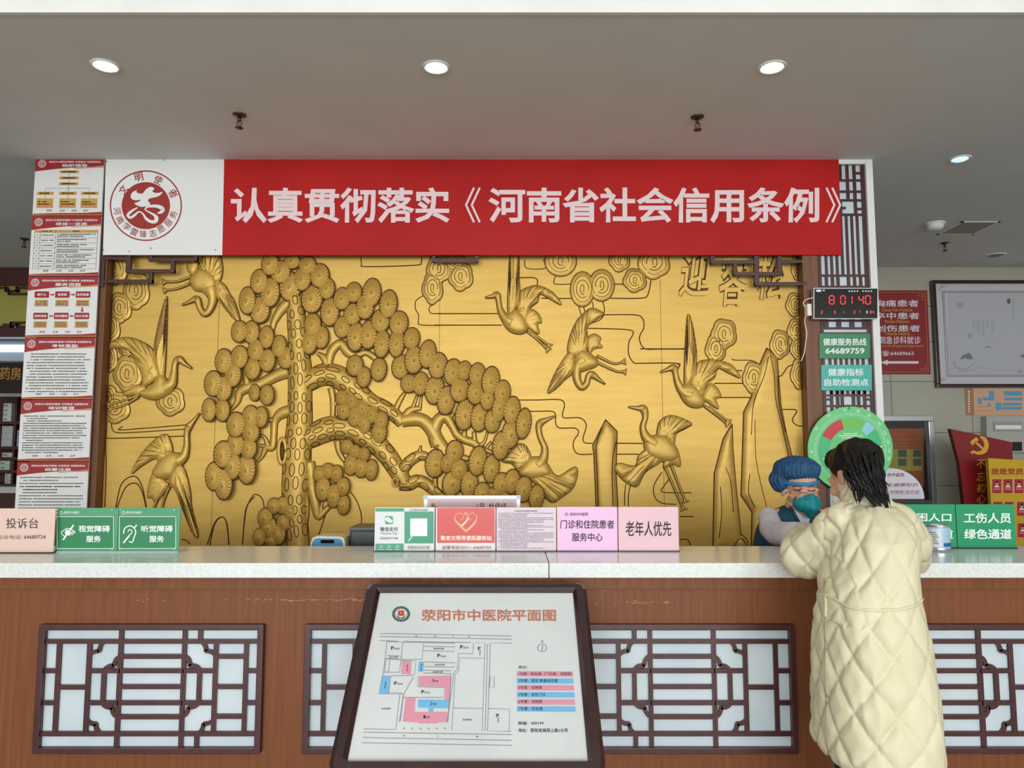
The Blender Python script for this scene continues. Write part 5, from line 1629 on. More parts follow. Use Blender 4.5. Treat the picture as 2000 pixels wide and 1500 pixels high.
def lattice(x0, x1, z0, z1, mirror):
    W_, H_ = x1 - x0, z1 - z0
    Y0, Y1 = FYc - .016, FYc + .004
    X = lambda u: x0 + W_ * ((1 - u) if mirror else u)
    Zz = lambda v: z1 - H_ * v
    b = MB()
    hw = .0078

    def H(v, u0, u1, w=hw):
        a, c_ = X(u0), X(u1)
        b.box(min(a, c_) - .002, max(a, c_) + .002, Y0, Y1, Zz(v) - w, Zz(v) + w, M_dark)

    def V(u, v0, v1, w=hw):
        b.box(X(u) - w, X(u) + w, Y0 + .0012, Y1, Zz(v1) - .002, Zz(v0) + .002, M_dark)
    for v in (.018, .982): b.box(x0, x1, Y0 - .008, Y1, Zz(v) - .010, Zz(v) + .010, M_dark, .002)
    for u in (0.011, .989): b.box(X(u) - .0105, X(u) + .0105, Y0 - .0092, Y1, z0, z1, M_dark, .002)
    H(.133, 0, 1); H(.857, 0, 1)
    for u in (.36, .645): V(u, 0, 1)
    V(.715, 0, .133); V(.715, .857, 1)
    V(.084, .133, .857); V(.923, .133, .857); V(.22, .133, .857); V(.787, .133, .857)
    H(.365, 0, .084); H(.616, 0, .084); H(.365, .923, 1); H(.616, .923, 1)
    H(.494, .084, .22)
    for v in (.252, .49, .722): H(v, .787, .923)
    for v in (.252, .365, .49, .616, .725): H(v, .36, .645)
    H(.365, .22, .36); H(.616, .22, .36); H(.365, .645, .787); H(.616, .645, .787)
    V(.29, .365, .616); V(.717, .365, .616)
    # cusped corner brackets: two arcs meeting in a point
    def cusp(ua, va, ub, vb, bulge):
        A_, B_ = np.array((X(ua), Zz(va))), np.array((X(ub), Zz(vb)))
        Mi = (A_ + B_) / 2
        d = B_ - A_
        nrm = np.array((-d[1], d[0])) / np.hypot(*d) * bulge
        pin = Mi + nrm * .010
        pts = []
        for P0, P1 in ((A_, pin), (pin, B_)):
            mm = (P0 + P1) / 2 - nrm * .014
            for i in range(7):
                t_ = i / 6
                pts.append((1 - t_) ** 2 * P0 + 2 * t_ * (1 - t_) * mm + t_ ** 2 * P1)
        # flat bar with real depth
        n_ = len(pts); L_, R2 = [], []
        for i in range(n_):
            tt = pts[min(n_ - 1, i + 1)] - pts[max(0, i - 1)]
            tt = tt / (np.hypot(*tt) or 1)
            o = np.array((-tt[1], tt[0])) * .007
            L_.append(pts[i] + o); R2.append(pts[i] - o)
        vs = [(p[0], Y0 + .0022, p[1]) for p in L_] + [(p[0], Y0 + .0022, p[1]) for p in R2] + [(p[0], Y1, p[1]) for p in L_] + [(p[0], Y1, p[1]) for p in R2]
        fs = []
        for i in range(n_ - 1):
            fs += [(i, i + 1, n_ + i + 1, n_ + i), (2 * n_ + i, 3 * n_ + i, 3 * n_ + i + 1, 2 * n_ + i + 1), (i, 2 * n_ + i, 2 * n_ + i + 1, i + 1), (n_ + i, n_ + i + 1, 3 * n_ + i + 1, 3 * n_ + i)]
        b.add(vs, fs, M_dark)
    sg = -1 if mirror else 1
    cusp(.29, .365, .36, .252, -sg); cusp(.22, .254, .29, .133, -sg)
    cusp(.29, .616, .36, .725, sg); cusp(.22, .74, .29, .857, sg)
    cusp(.717, .365, .645, .252, sg); cusp(.787, .254, .715, .133, sg)
    cusp(.717, .616, .645, .725, -sg); cusp(.787, .74, .715, .857, -sg)
    lt = b.build('lattice_panel', t)
    b = MB(); b.box(x0 + .004, x1 - .004, FYc - .004, FYc + .003, z0 + .004, z1 - .004, M_pane); b.build('frosted_pane', lt)


lz1, lz0 = P(1000, 1221, FYc - .02).z, P(1000, 1471, FYc - .02).z
for i in range(4):
    a, c_ = 72 + 522 * i, 511 + 522 * i
    lattice(P(a, 1340, FYc - .02).x, P(c_, 1340, FYc - .02).x, lz0, lz1, i >= 2)

# stone top in two slabs
t = thing('stone_countertop', 'white speckled stone countertop along the wooden counter', 'countertop', (0, 2.9, TOPZ - .05))
xm = P(1072, 1110, 2.68).x
for (a, c_) in ((cx0 - .05, xm - .0012), (xm + .0012, cx1 + .05)):
    b = MB(); b.box(a, c_, 2.675, 3.15, TOPZ - .052, TOPZ, M_stone, .004); b.build('stone_slab', t)


# ---------------------------------------------------------------- signs on the counter
SGY = 2.975


def tsign(name, label, b4, mt, group, lean=0.0, foot=True, Y=SGY, rim=None):
    S = VP(Y)
    x0_, x1_ = S(b4[0], b4[3]).x, S(b4[2], b4[3]).x
    zt_ = S(b4[0], b4[1]).z
    c_ = Vector(((x0_ + x1_) / 2, Y, TOPZ))
    t_ = thing(name, label, 'sign', c_, group)
    b = MB(); b.box(x0_ + .001, x1_ - .001, Y, Y + .006, TOPZ + .004, zt_, rim or mt, .0012); b.build('panel', t_)
    b = MB(); b.box(x0_, x1_, Y - .008, Y + .075, TOPZ + .0005, TOPZ + .0042, M_clear if not foot else M_black); b.build('foot', t_)
    return t_, S


GC = 'sign holders standing in a row on the counter'
# complaint desk sign
t, S = tsign('complaint_sign', 'peach complaint desk sign at the left end of the counter', (-30, 993, 104, 1083), M_pink3, GC, Y=2.93)
b = MB(); b.text(S, '投诉台', (12, 1012, 75, 1032), M_ink, 0, .001); b.text(S, '投诉电话：', (-6, 1045, 45, 1053), M_grayink, .004, .001); b.text(S, '64689724', (47.5, 1045, 89, 1052.5), M_ink, .004, .001); b.build('lettering', t)
# two green accessibility signs
for k in range(2):
    x0 = 107 + 121.5 * k
    t, S = tsign('access_sign', ['green sign with a crossed eye symbol beside the complaint sign', 'green sign with an ear symbol, right of the eye symbol sign'][k], (x0, 992, x0 + 121, 1079), M_green2, GC, foot=False, Y=2.955)
    q = lambda x, y: ZM_(x + 476 * k, y)
    b = MB()
    b.ppoly(S, rr((x0 + 5, 1009, x0 + 115, 1071), 1.5), M_green, .001); b.rrect(S, (x0 + 5, 1009, x0 + 115, 1071), 1.0, M_signwhite, .0015, 1.5)
    for dx, dy in ((8, 996), (114, 996), (8, 1072), (114, 1072)): b.ell(S, x0 + dx - 2, dy, 1.1, 1.1, M_signwhite, .0012, 10)
    b.ring(S, x0 + 13, 1001.5, 3.2, 3.2, .9, M_signwhite, .0012, 20); b.text(S, '荥阳市中医院', (x0 + 18, 998.5, x0 + 48, 1003.5), M_signwhite, .006, .0012, shear=.15)
    b.text(S, ['视觉障碍', '听觉障碍'][k], (*ZM_(615 + 490 * k, 904), *ZM_(860 + 490 * k, 957)), M_signwhite, .022, .0018)
    b.text(S, '服务', (*ZM_(675 + 493 * k, 984), *ZM_(790 + 493 * k, 1036)), M_signwhite, .022, .0018)
    b.build('lettering', t)
    b = MB()
    if k == 0:
        b.strip(S, crom(ZM_([(478, 962), (510, 935), (535, 928), (565, 938), (592, 965)]), 4), 1.4, M_signwhite, .0018); b.strip(S, crom(ZM_([(478, 962), (500, 985), (520, 990)]), 4), 1.4, M_signwhite, .0018)
        b.ell(S, *ZM_(530, 960), 5.2, 5.6, M_signwhite, .0018); b.strip(S, ZM_([(495, 1018), (578, 900)]), 3, M_signwhite, .0022)
        for d_ in (0, 14, 28): b.strip(S, ZM_([(540 + d_, 985 - d_ * .2), (562 + d_ * .8, 950 - d_ * .1)]), 1.3, M_signwhite, .002)
    else:
        b.strip(S, crom(ZM_([(968, 1000 - 30), (975, 930), (1010, 908), (1045, 920), (1062, 955), (1050, 995), (1035, 1035), (1010, 1030)]), 5), 2.2, M_signwhite, .0018)
        b.strip(S, crom(ZM_([(1000, 955), (1012, 938), (1032, 945), (1030, 965), (1012, 980), (1008, 995)]), 5), 1.8, M_signwhite, .0018)
        b.strip(S, ZM_([(965, 1042), (1012, 985)]), 3, M_signwhite, .002); b.strip(S, ZM_([(1050, 925), (1070, 900)]), 2.4, M_signwhite, .002)
    b.build('symbol', t)
# payment sign
t, S = tsign('payment_sign', 'green and white mobile payment sign, leftmost of the middle row', (730.5, 991, 848.5, 1078), M_paper, GC)
b = MB()
for q, m_ in (((1333, 970, 1557, 996), M_wgreen), ((1560, 996, 1787, 1245), M_wgreen), ((1333, 1247, 1554, 1305), M_wgreen)): b.prect(S, zb(ZD, *q), m_, .001)
b.ppoly(S, rr(zb(ZD, 1605, 1050, 1738, 1188), 2), M_signwhite, .0015); b.ppoly(S, [ZD(*p) for p in ((1625, 1190), (1612, 1192), (1588, 1228), (1592, 1230))], M_signwhite, .0015)
b.build('colour_fields', t)
b = MB()
b.ppoly(S, rr(zb(ZD, 1408, 1032, 1470, 1095), 2.5), M_wgreen, .001)
for (x, y, r_, tx) in ((1430, 1057, 5.2, -1), (1450, 1070, 4.3, 1)):
    b.ell(S, *ZD(x, y), r_, r_ * .85, M_signwhite, .0015 + (tx + 1) * .0003); px_, py_ = ZD(x, y); b.ppoly(S, [(px_ + tx * r_ * .3, py_ + r_ * .6), (px_ + tx * r_ * .75, py_ + r_ * 1.15), (px_ + tx * r_ * .75, py_ + r_ * .4)], M_signwhite, .0015)
    for e in (-1, 1): b.ell(S, px_ + e * r_ * .35, py_ - r_ * .15, .7, .7, M_wgreen, .0027, 8)
b.build('logo', t)
b = MB()
b.text(S, '微信支付', zb(ZD, 1370, 1117, 1508, 1151), M_ink, .012); b.text(S, 'Wechat Pay', zb(ZD, 1372, 1158, 1505, 1180), M_grayink, .0); b.text(S, '支持信用卡付款', zb(ZD, 1367, 1196, 1510, 1214), M_ink, .003)
b.text(S, '用微信扫码付款', zb(ZD, 1583, 1263, 1757, 1291), M_grayink, .003); b.ring(S, *ZD(1612, 984), 2.2, 2.2, .6, M_ink, .0015, 18); b.text(S, '荥阳市中医院', zb(ZD, 1628, 977, 1742, 992), M_ink, .004)
for x in (1378, 1440, 1506):
    b.ring(S, *ZD(x, 1268), 2.6, 2.6, .7, M_signwhite, .0015, 16); lines(b, S, ZD(x - 22, 0)[0], ZD(x + 22, 0)[0], ZD(0, 1293)[1], 1.4, M_signwhite, .0015)
b.build('lettering', t)
# red service sign
t, S = tsign('service_sign', 'red elderly service station sign with gold heart emblem', (850, 991, 968, 1078), M_paper, GC)
b = MB(); b.prect(S, zb(ZC, 15, 967, 465, 1241), M_sred, .001)
b.build('colour_field', t)
b = MB()
Mh, Mh2 = mat('heart_gold', (236, 178, 120), .4), mat('heart_light', (248, 224, 196), .4)
b.strip(S, crom(ZC([(240, 1150, 14), (190, 1100, 16), (156, 1060, 10), (160, 1025, 5), (190, 1008, 5), (218, 1020, 5), (220, 1050, 6), (195, 1062, 5)]), 5), 1.5, Mh, .0016)
b.strip(S, crom(ZC([(240, 1152, 14), (290, 1105, 18), (322, 1062, 10), (320, 1025, 5), (290, 1008, 5), (260, 1020, 5), (258, 1050, 6), (285, 1062, 5)]), 5), 1.5, Mh, .0017)
b.strip(S, crom(ZC([(205, 1110, 12), (240, 1075, 14), (262, 1040, 10)]), 5), 2.5, Mh2, .0015); b.ring(S, *ZC(240, 1012), 3, 3, .8, Mh2, .0016, 18)
b.build('emblem', t)
b = MB(); b.text(S, '敬老文明号便民服务站', zb(ZC, 42, 1184, 440, 1222), mat('cream_lettering', (252, 238, 216), .5), .02, .0016); b.text(S, '监督电话:0371—64689759', zb(ZC, 54, 1262, 436, 1291), mat('red_lettering', (178, 52, 46), .5), .012, .0014); b.build('lettering', t)
# document
t, S = tsign('notice_sign', 'lilac sheet of small print in a holder beside the red sign', (969, 991, 1087, 1078), M_lilac, GC)
b = MB()
lines(b, S, 1005, 1050, 998, 2.2, M_grayink, .001)
y = 1002.5
for i in range(24):
    ind = random.choice((0, 0, 5))
    lines(b, S, 973 + ind, random.choice((1081, 1081, 1062, 1030)), y, 1.5, mat('lilac_print', (140, 124, 132), .6), .001, cw=1.6)
    y += 2.95
b.build('lettering', t)
# pink service centre and priority signs
t, S = tsign('service_centre_sign', 'bright pink outpatient service centre sign with black characters', (1088, 990, 1207, 1078), M_pink, GC)
b = MB(); b.ring(S, *ZC(1026, 1017), 3.4, 3.4, .6, M_ink, .0012, 20); b.ell(S, *ZC(1026, 1017), 1.3, 1.3, M_ink, .0012, 10); b.text(S, '荥阳市中医院', zb(ZC, 1050, 1004, 1195, 1030), M_ink, .01, .0012, shear=.15)
b.text(S, '门诊和住院患者', zb(ZC, 978, 1062, 1398, 1130), M_ink, .014, .0012); b.text(S, '服务中心', zb(ZC, 1068, 1163, 1308, 1230), M_ink, .014, .0012); b.build('lettering', t)
t, S = tsign('priority_sign', 'pale rose priority sign, rightmost of the middle row', (1208, 990, 1327, 1079), M_pink2, GC)
b = MB(); b.text(S, '老年人优先', zb(ZC, 1487, 1070, 1845, 1190), M_ink, .012, .0012); b.build('lettering', t)
# green channel signs on the right
SGR = 3.07
t, S = tsign('green_channel_sign', 'bright green sign partly hidden behind the tin can', (1752, 985, 1870, 1071), M_gbright, GC, Y=SGR)
b = MB(); b.text(S, '贫困人口', zb(ZZ, 492, 1080, 890, 1152), M_signwhite, .018); b.text(S, '绿色通道', zb(ZZ, 500, 1217, 905, 1298), M_signwhite, .022); b.build('lettering', t)
t, S = tsign('green_channel_sign', 'bright green work injury sign at the right end of the counter', (1871, 985, 1986, 1070), M_gbright, GC, Y=SGR)
b = MB(); b.text(S, '工伤人员', zb(ZZ, 995, 1078, 1390, 1165), M_signwhite, .018); b.text(S, '绿色通道', zb(ZZ, 997, 1213, 1395, 1298), M_signwhite, .022); b.build('lettering', t)

# tin can
c = Vector((P(1836, 1072, 2.99).x, 3.0, TOPZ))
r = (P(1857, 1050, 3.0).x - P(1815, 1050, 3.0).x) / 2
h = P(1836, 1024, 3.0).z - TOPZ
t = thing('tin_can', 'open tin can with pale blue label standing on the counter', 'can', c)
Mtin = mat('tin_metal', (200, 204, 208), .25, .9)
b = MB(); b.lathe(c, [(r * .96, 0.0005), (r, .004), (r, h * .12), (r, h * .13), (r, h * .93), (r * 1.02, h * .96), (r * 1.02, h), (r * .95, h), (r * .95, h * .9), (r * .94, h * .2), (.003, h * .2)], Mtin, 32); b.build('can_body', t)
b = MB()


def canband(z0_, z1_, mt, rr_, a0=0, a1=2 * PI, n=40):
    vs = []
    for i in range(n + 1):
        a = a0 + (a1 - a0) * i / n
        for z in (z0_, z1_): vs.append((c.x + rr_ * math.cos(a), c.y + rr_ * math.sin(a), TOPZ + z))
    b.add(vs, [(2 * i, 2 * i + 2, 2 * i + 3, 2 * i + 1) for i in range(n)], mt, True)


canband(h * .14, h * .92, mat('label_blue', (168, 196, 218), .25), r + .0006); canband(h * .2, h * .34, mat('label_navy', (36, 92, 160), .25), r + .0012, -PI / 2 - .1, PI / 3)
canband(h * .18, h * .86, mat('label_white', (212, 216, 220), .3), r + .0012, -PI * .98, -PI / 2 - .25)
for i in range(6): canband(h * (.3 + .08 * i), h * (.33 + .08 * i), M_grayink, r + .0016, -PI * .9, -PI / 2 - .45 - .1 * (i % 3), 8)
b.build('label_wrap', t)

# ---------------------------------------------------------------- items on the lower desk behind the counter
b = MB()
b.box(-3.2, 0.75, 3.16, 3.62, .82, .86, M_wood2)
t = thing('staff_desk', 'low wooden staff desk hidden behind the counter', 'desk', (-1.2, 3.4, 0))
b.build('desk_top', t)
for x in (-3.1, -1.2, .65):
    b = MB(); b.box(x - .03, x + .03, 3.2, 3.6, 0, .82, M_wood2); b.build('leg', t)
# blue card terminal
YT = 3.32
ST_ = VP(YT)
c = P(640, 1065, YT); c.z = .861
t = thing('card_terminal', 'cream and blue device with a small dark display behind the counter', 'device', c)
b = MB(); b.slab(ST_, [(601, 1130), (606, 1062), (611, 1050), (620, 1047), (664, 1048), (672, 1051), (674, 1062), (676, 1130)], mat('cream_plastic', (222, 214, 188), .4), -.12, 0); b.build('casing', t)
b = MB(); b.slab(ST_, [(606, 1125), (609, 1062), (614, 1053), (621, 1051), (662, 1052), (668, 1055), (670, 1064), (672, 1125)], mat('blue_fascia', (58, 138, 182), .35), 0, .004); b.build('fascia', t)
b = MB(); b.slab(ST_, rr((627, 1054, 653, 1060.5), 1), M_blackglass, .004, .007); b.build('display', t)
# its casing stands on the desk: extend down
b = MB(); b.box(P(603, 1062, YT).x, P(675, 1062, YT).x, YT, YT + .14, .861, P(640, 1125, YT).z, MATS['cream_plastic'], .004); b.build('base', t)
# black printer
YQ = 3.36
xa_, xb_ = P(683, 1040, YQ).x, P(800, 1040, YQ).x
zt_ = P(700, 1032, YQ).z
t = thing('receipt_printer', 'black box printer with grey lid behind the payment sign', 'printer', ((xa_ + xb_) / 2, YQ, .861))
b = MB(); b.box(xa_, xb_, YQ, YQ + .2, .861, zt_ - .012, M_black, .008); b.build('body', t)
b = MB(); b.box(xa_ - .003, xb_ + .003, YQ - .003, YQ + .203, zt_ - .012, zt_ + .004, mat('printer_lid', (84, 86, 88), .4), .006); b.build('lid', t)
b = MB(); b.box(xa_ + .02, xb_ - .02, YQ - .004, YQ + .001, zt_ - .09, zt_ - .05, mat('printer_slot', (44, 46, 52), .3), .002); b.build('paper_slot', t)
# name board with metal corners
YN = 3.22
SN = VP(YN)
c = P(920, 1067, YN)
c.z = .861
t = thing('name_board', 'rose staff name board with metal corners peeking above the middle signs', 'sign', c)
b = MB(); b.slab(SN, rr((828, 968, 1016, 1130), 4), M_silver, -.02, 0); b.box(P(880, 1100, YN).x, P(960, 1100, YN).x, YN - .03, YN + .1, .861, P(900, 1128, YN).z, M_silver); b.build('frame', t)
b = MB(); b.prect(SN, (835, 974, 1009, 1126), mat('rose_card', (206, 178, 178), .2), .001); b.prect(SN, (842, 980, 1002, 1120), mat('rose_card_dark', (198, 164, 166), .25), .0016)
b.build('card', t)
b = MB(); b.text(SN, '1号  杜佳佳', (932, 982, 990, 996), M_ink, .006, .003); b.build('lettering', t)
for (x, y) in ((831, 971), (1013, 971)):
    b = MB(); b.slab(SN, rr((x - 4, y - 4, x + 4, y + 4), 1.5), mat('corner_metal', (120, 126, 134), .3, .8), .001, .006); b.build('corner_cap', t)
b = MB(); p = SN(846, 986); b.lathe((p.x, p.y, p.z), [(.007, .0), (.007, .006), (.002, .009)], mat('brass', (190, 150, 70), .3, .8), 14, 'y'); b.tube([SN(846, 986, .006), SN(856, 992, .006)], .002, MATS['brass'], 6); b.build('pin', t)

# ================================================================ MAP BOARD
Pt, Pb = P(930, 1160, 2.60), P(915, 1488, 2.13)
up = Vector((0, Pt.y - Pb.y, Pt.z - Pb.z)).normalized()
nrm = Vector((0, -up.z, up.y)).normalized()
if nrm.z < 0: nrm = -nrm
SMp = Plane((0, Pb.y, Pb.z), nrm)
ctr = SMp(925, 1330)
t = thing('map_board', 'dark framed tilted site plan board standing in front of the counter', 'map stand', Vector((ctr.x, ctr.y, 0)))
xl = (SMp(740, 1158).x + SMp(683, 1487).x) / 2
xr = (SMp(1120, 1165).x + SMp(1147, 1489).x) / 2
O = Vector((0, Pb.y, Pb.z))
lenI = (Pt - Pb).length


def mp(x, s, off=0.0): return Vector((x, 0, 0)) + Vector((0, O.y, O.z)) + up * s + nrm * off


fwid = .046
b = MB()
outer = [(xl - fwid, -fwid), (xr + fwid, -fwid), (xr + fwid, lenI + fwid * .8), (xl - fwid, lenI + fwid * .8)]
inner = [(xl, 0), (xr, 0), (xr, lenI), (xl, lenI)]
cut = .03
prof = [(0.0, -.02), (0.0, .014), (.25, .022), (.75, .022), (1.0, .008), (1.0, -.02)]    # 0 = outside edge, 1 = inside edge
rings = []
for f, h_ in prof:
    cs = [(outer[i][0] * (1 - f) + inner[i][0] * f, outer[i][1] * (1 - f) + inner[i][1] * f) for i in range(4)]
    k_ = cut * (1 - f)
    r_ = []
    for i in range(4):
        p, pr, nx_ = np.array(cs[i]), np.array(cs[i - 1]), np.array(cs[(i + 1) % 4])
        a_ = p + (pr - p) / np.hypot(*(pr - p)) * (k_ + 1e-4); c2 = p + (nx_ - p) / np.hypot(*(nx_ - p)) * (k_ + 1e-4)
        mid = (a_ + c2) / 2 * .55 + p * .45
        r_ += [mp(a_[0], a_[1], h_), mp(mid[0], mid[1], h_), mp(c2[0], c2[1], h_)]
    rings.append(r_)
n_ = 12
vs = [p for r_ in rings for p in r_]
fs = []
for i in range(len(rings)):
    j = (i + 1) % len(rings)
    for k in range(n_): fs.append((i * n_ + k, i * n_ + (k + 1) % n_, j * n_ + (k + 1) % n_, j * n_ + k))
b.add(vs, fs, M_frame); b.build('frame', t)
b = MB(); b.add([mp(x, s, o) for o in (-.02, .004) for x, s in ((xl - .005, -.005), (xr + .005, -.005), (xr + .005, lenI + .005), (xl - .005, lenI + .005))], [(4, 5, 6, 7), (3, 2, 1, 0), (0, 1, 5, 4), (1, 2, 6, 5), (2, 3, 7, 6), (3, 0, 4, 7)], noisy('map_sheet', (214, 216, 214), (222, 224, 222), (4, 4, 4), 2, rough=.4)); b.build('sheet', t)
b = MB()
b.tube([Vector((ctr.x, ctr.y + .02, .04)), Vector((ctr.x, ctr.y + .02, ctr.z - .03))], .03, M_frame, 16); b.build('post', t)
b = MB(); b.lathe((ctr.x, ctr.y + .02, 0), [(.2, .001), (.2, .02), (.17, .03), (.04, .045)], M_frame, 32); b.build('base', t)
# printing on the sheet, in photo pixels carried onto the tilted sheet
ZP = Zm(640, 1130, 2000 / 560)
SMp = Plane(mp(0, 0, .0045), nrm)
b = MB()
b.text(SMp, '荥阳市中医院平面图', zb(ZP, 655, 215, 1592, 298), mat('title_copper', (196, 118, 92), .5), .02, .001)
b.build('title', t)
b = MB()
Mpk, Mbl, Mln, Mlb = mat('map_pink', (226, 152, 170), .5), mat('map_blue', (120, 186, 228), .5), mat('map_line', (96, 98, 110), .5), mat('map_line_blue', (112, 124, 178), .5)
ec = ZP(512, 248)
Mdg = mat('crest_green', (30, 70, 62), .5)
b.ring(SMp, *ec, 17.5, 15, 4.2, Mdg, .001, 40, .85); b.ring(SMp, *ec, 12.6, 10.6, .6, Mdg, .001, 40, .85)
for i in range(4):
    a = PI / 2 * i + PI / 4
    b.ell(SMp, ec[0] + 3.4 * math.cos(a), ec[1] - 1.5 + 3 * math.sin(a), 3.6, 3.2, mat('crest_red', (206, 62, 44), .5), .0013, 16)
b.ell(SMp, ec[0], ec[1] - 1.5, 2.2, 1.9, mat('crest_gold', (226, 160, 60), .5), .0016, 12)
b.strip(SMp, crom([(ec[0] - 8, ec[1] + 2, .6), (ec[0] - 5, ec[1] + 7, 2), (ec[0], ec[1] + 8.5, 1.4), (ec[0] + 5, ec[1] + 7, 2), (ec[0] + 8, ec[1] + 2, .6)], 5), 1.5, Mdg, .0013)
for k in range(18):
    a = 2 * PI * k / 18
    b.ell(SMp, ec[0] + 15.4 * math.cos(a), ec[1] + 13.1 * math.sin(a), .8, .7, M_signwhite, .0015, 6)
b.build('crest', t)
b = MB()
for poly in ([(640, 682), (858, 678), (848, 850), (815, 850), (820, 755), (635, 748)], [(545, 835), (613, 835), (606, 932), (838, 932), (835, 1003), (760, 1003), (760, 1010), (635, 1010), (635, 1003), (523, 998)], [(520, 575), (584, 575), (580, 668), (512, 665)]):
    b.ppoly(SMp, ZP(poly), Mpk, .001)
for poly in ([(636, 580), (672, 580), (666, 652), (630, 650)], [(378, 678), (432, 680), (424, 804), (358, 804)], [(632, 845), (845, 848), (838, 905), (738, 905), (736, 932), (703, 932), (705, 902), (628, 900)]):
    b.ppoly(SMp, ZP(poly), Mbl, .001)
for i, y in enumerate((647, 696, 744, 793, 843, 892)):
    x1_ = 1708 + i * 4
    b.ppoly(SMp, ZP([(1320, y), (x1_, y + 2), (x1_ + 3, y + 38), (1320, y + 36)]), Mpk if i % 2 == 0 else Mbl, .001)
for pl, m_, cl in (([(368, 384), (1285, 402)], Mln, 0), ([(360, 405), (1285, 425)], Mln, 0), ([(360, 434), (415, 436), (490, 440)], Mln, 0), ([(530, 440), (1000, 448)], Mln, 0), ([(1035, 448), (1098, 449), (1078, 1065)], Mlb, 0), ([(1115, 455), (1098, 1065)], Mln, 0), ([(1285, 452), (1135, 450), (1115, 1065), (1280, 1068)], Mln, 0),
                   ([(415, 438), (385, 680), (358, 805), (528, 808), (500, 1000)], Mlb, 0), ([(415, 440), (525, 445), (510, 570), (400, 560)], Mln, 0), ([(525, 445), (668, 448), (658, 565), (512, 565)], Mln, 1), ([(668, 448), (886, 452), (884, 510), (666, 505)], Mln, 1), ([(668, 474), (885, 478)], Mln, 0),
                   ([(414, 538), (505, 541), (502, 562), (411, 559)], Mln, 1), ([(404, 573), (432, 575), (425, 650), (397, 648)], Mln, 1), ([(512, 572), (500, 655), (388, 655)], Mln, 0), ([(512, 572), (615, 575), (605, 672)], Mlb, 0), ([(680, 582), (888, 590), (885, 620), (676, 615)], Mln, 1), ([(672, 640), (860, 645), (858, 665), (670, 660)], Mln, 1),
                   ([(632, 680), (626, 755), (815, 762), (808, 830), (530, 830)], Mln, 0), ([(440, 680), (425, 798), (525, 800)], Mln, 0), ([(440, 680), (598, 676)], Mln, 0), ([(600, 685), (530, 810), (505, 1000)], Mln, 0), ([(1018, 450), (1012, 525), (910, 525), (905, 630), (880, 660), (835, 1000)], Mln, 0), ([(862, 665), (838, 1000)], Mln, 0),
                   ([(1095, 558), (920, 555), (915, 640), (890, 670), (865, 1060)], Mlb, 0), ([(878, 905), (1082, 908)], Mlb, 0), ([(1120, 908), (1268, 912), (1265, 1065)], Mlb, 0), ([(503, 810), (475, 1055), (252, 1050)], Mln, 0), ([(250, 1073), (1285, 1090)], Mln, 0), ([(245, 1110), (1283, 1130)], Mln, 0), ([(238, 1147), (1285, 1165)], Mln, 0),
                   ([(1135, 688), (1163, 690), (1160, 762), (1128, 762)], Mln, 1)):
    b.strip(SMp, ZP(pl), .75, m_, .0012, bool(cl))
for x in (533, 590, 648, 704, 762, 818): b.ring(SMp, *ZP(x, 1047), 1.7, 1.7, .6, Mln, .0012, 12)
b.ring(SMp, *ZP(1496, 484), 9.2, 7.8, .8, Mln, .0012, 30); b.strip(SMp, ZP([(1494, 505), (1500, 465)]), .8, M_ink, .0012)
b.build('plan_drawing', t)
b = MB()
for s_, q in (('标注：', (1330, 608, 1395, 630)), ('1号楼：综合楼（门诊部、住院部）', (1330, 655, 1705, 678)), ('2号楼：医技 影像综合楼', (1330, 702, 1605, 726)), ('3号楼：住院部', (1330, 750, 1495, 773)), ('5号楼：发热门诊', (1330, 799, 1520, 823)), ('6号楼：住院部', (1330, 848, 1497, 871)), ('7号楼：综合楼', (1330, 898, 1500, 921)),
               ('邮编：450199', (1330, 998, 1506, 1022)), ('地址：荥阳老城郑上路132号', (1330, 1047, 1676, 1074)), ('北', (1488, 432, 1505, 447)),
               ('1', (668, 955, 682, 978)), ('2', (715, 862, 730, 884)), ('3', (727, 702, 742, 724)), ('5', (398, 722, 410, 742)), ('6', (550, 600, 562, 618)), ('7', (650, 597, 662, 614)),
               ('号楼', (684, 962, 712, 977)), ('号楼', (732, 870, 758, 884)), ('号楼', (744, 710, 772, 724)), ('号', (551, 622, 561, 634)), ('楼', (551, 636, 561, 648)), ('号', (648, 618, 658, 630)), ('楼', (647, 632, 657, 645)), ('号', (395, 744, 406, 755)), ('楼', (394, 757, 405, 768)),
               ('生态绿园', (375, 902, 438, 915)), ('生态绿园', (940, 980, 1002, 992)), ('荥阳宾馆楼', (738, 485, 812, 497)), ('荥阳宾馆楼', (748, 598, 818, 609)), ('宾馆停车棚', (732, 648, 802, 659)), ('职工车棚', (430, 544, 488, 556)), ('老', (612, 398, 624, 407)), ('城', (745, 400, 757, 410)), ('人', (870, 402, 882, 412)), ('街', (980, 404, 992, 413)),
               ('郑', (525, 1092, 538, 1104)), ('上', (762, 1096, 775, 1108)), ('路', (1036, 1098, 1050, 1110))):
    b.text(SMp, s_, zb(ZP, *q), M_ink, .008, .0014)
for (x, y) in ((442, 474), (766, 527), (924, 467), (464, 720), (654, 780)):
    b.text(SMp, 'P', zb(ZP, x, y, x + 20, y + 24), M_ink, .02, .0014); b.text(SMp, '停车区', zb(ZP, x + 22, y + 11, x + 60, y + 23), M_ink, .008, .0014)
for (x, y) in ((1048, 478), (1176, 945)):
    b.text(SMp, 'P', zb(ZP, x, y, x + 19, y + 24), M_ink, .02, .0014)
    for i, ch in enumerate('停车区'): b.text(SMp, ch, zb(ZP, x + 9, y + 24 + i * 12, x + 20, y + 35 + i * 12), M_ink, .008, .0014)
b.build('lettering', t)

# ================================================================ PEOPLE
from mathutils.bvhtree import BVHTree
from mathutils import noise as mnoise


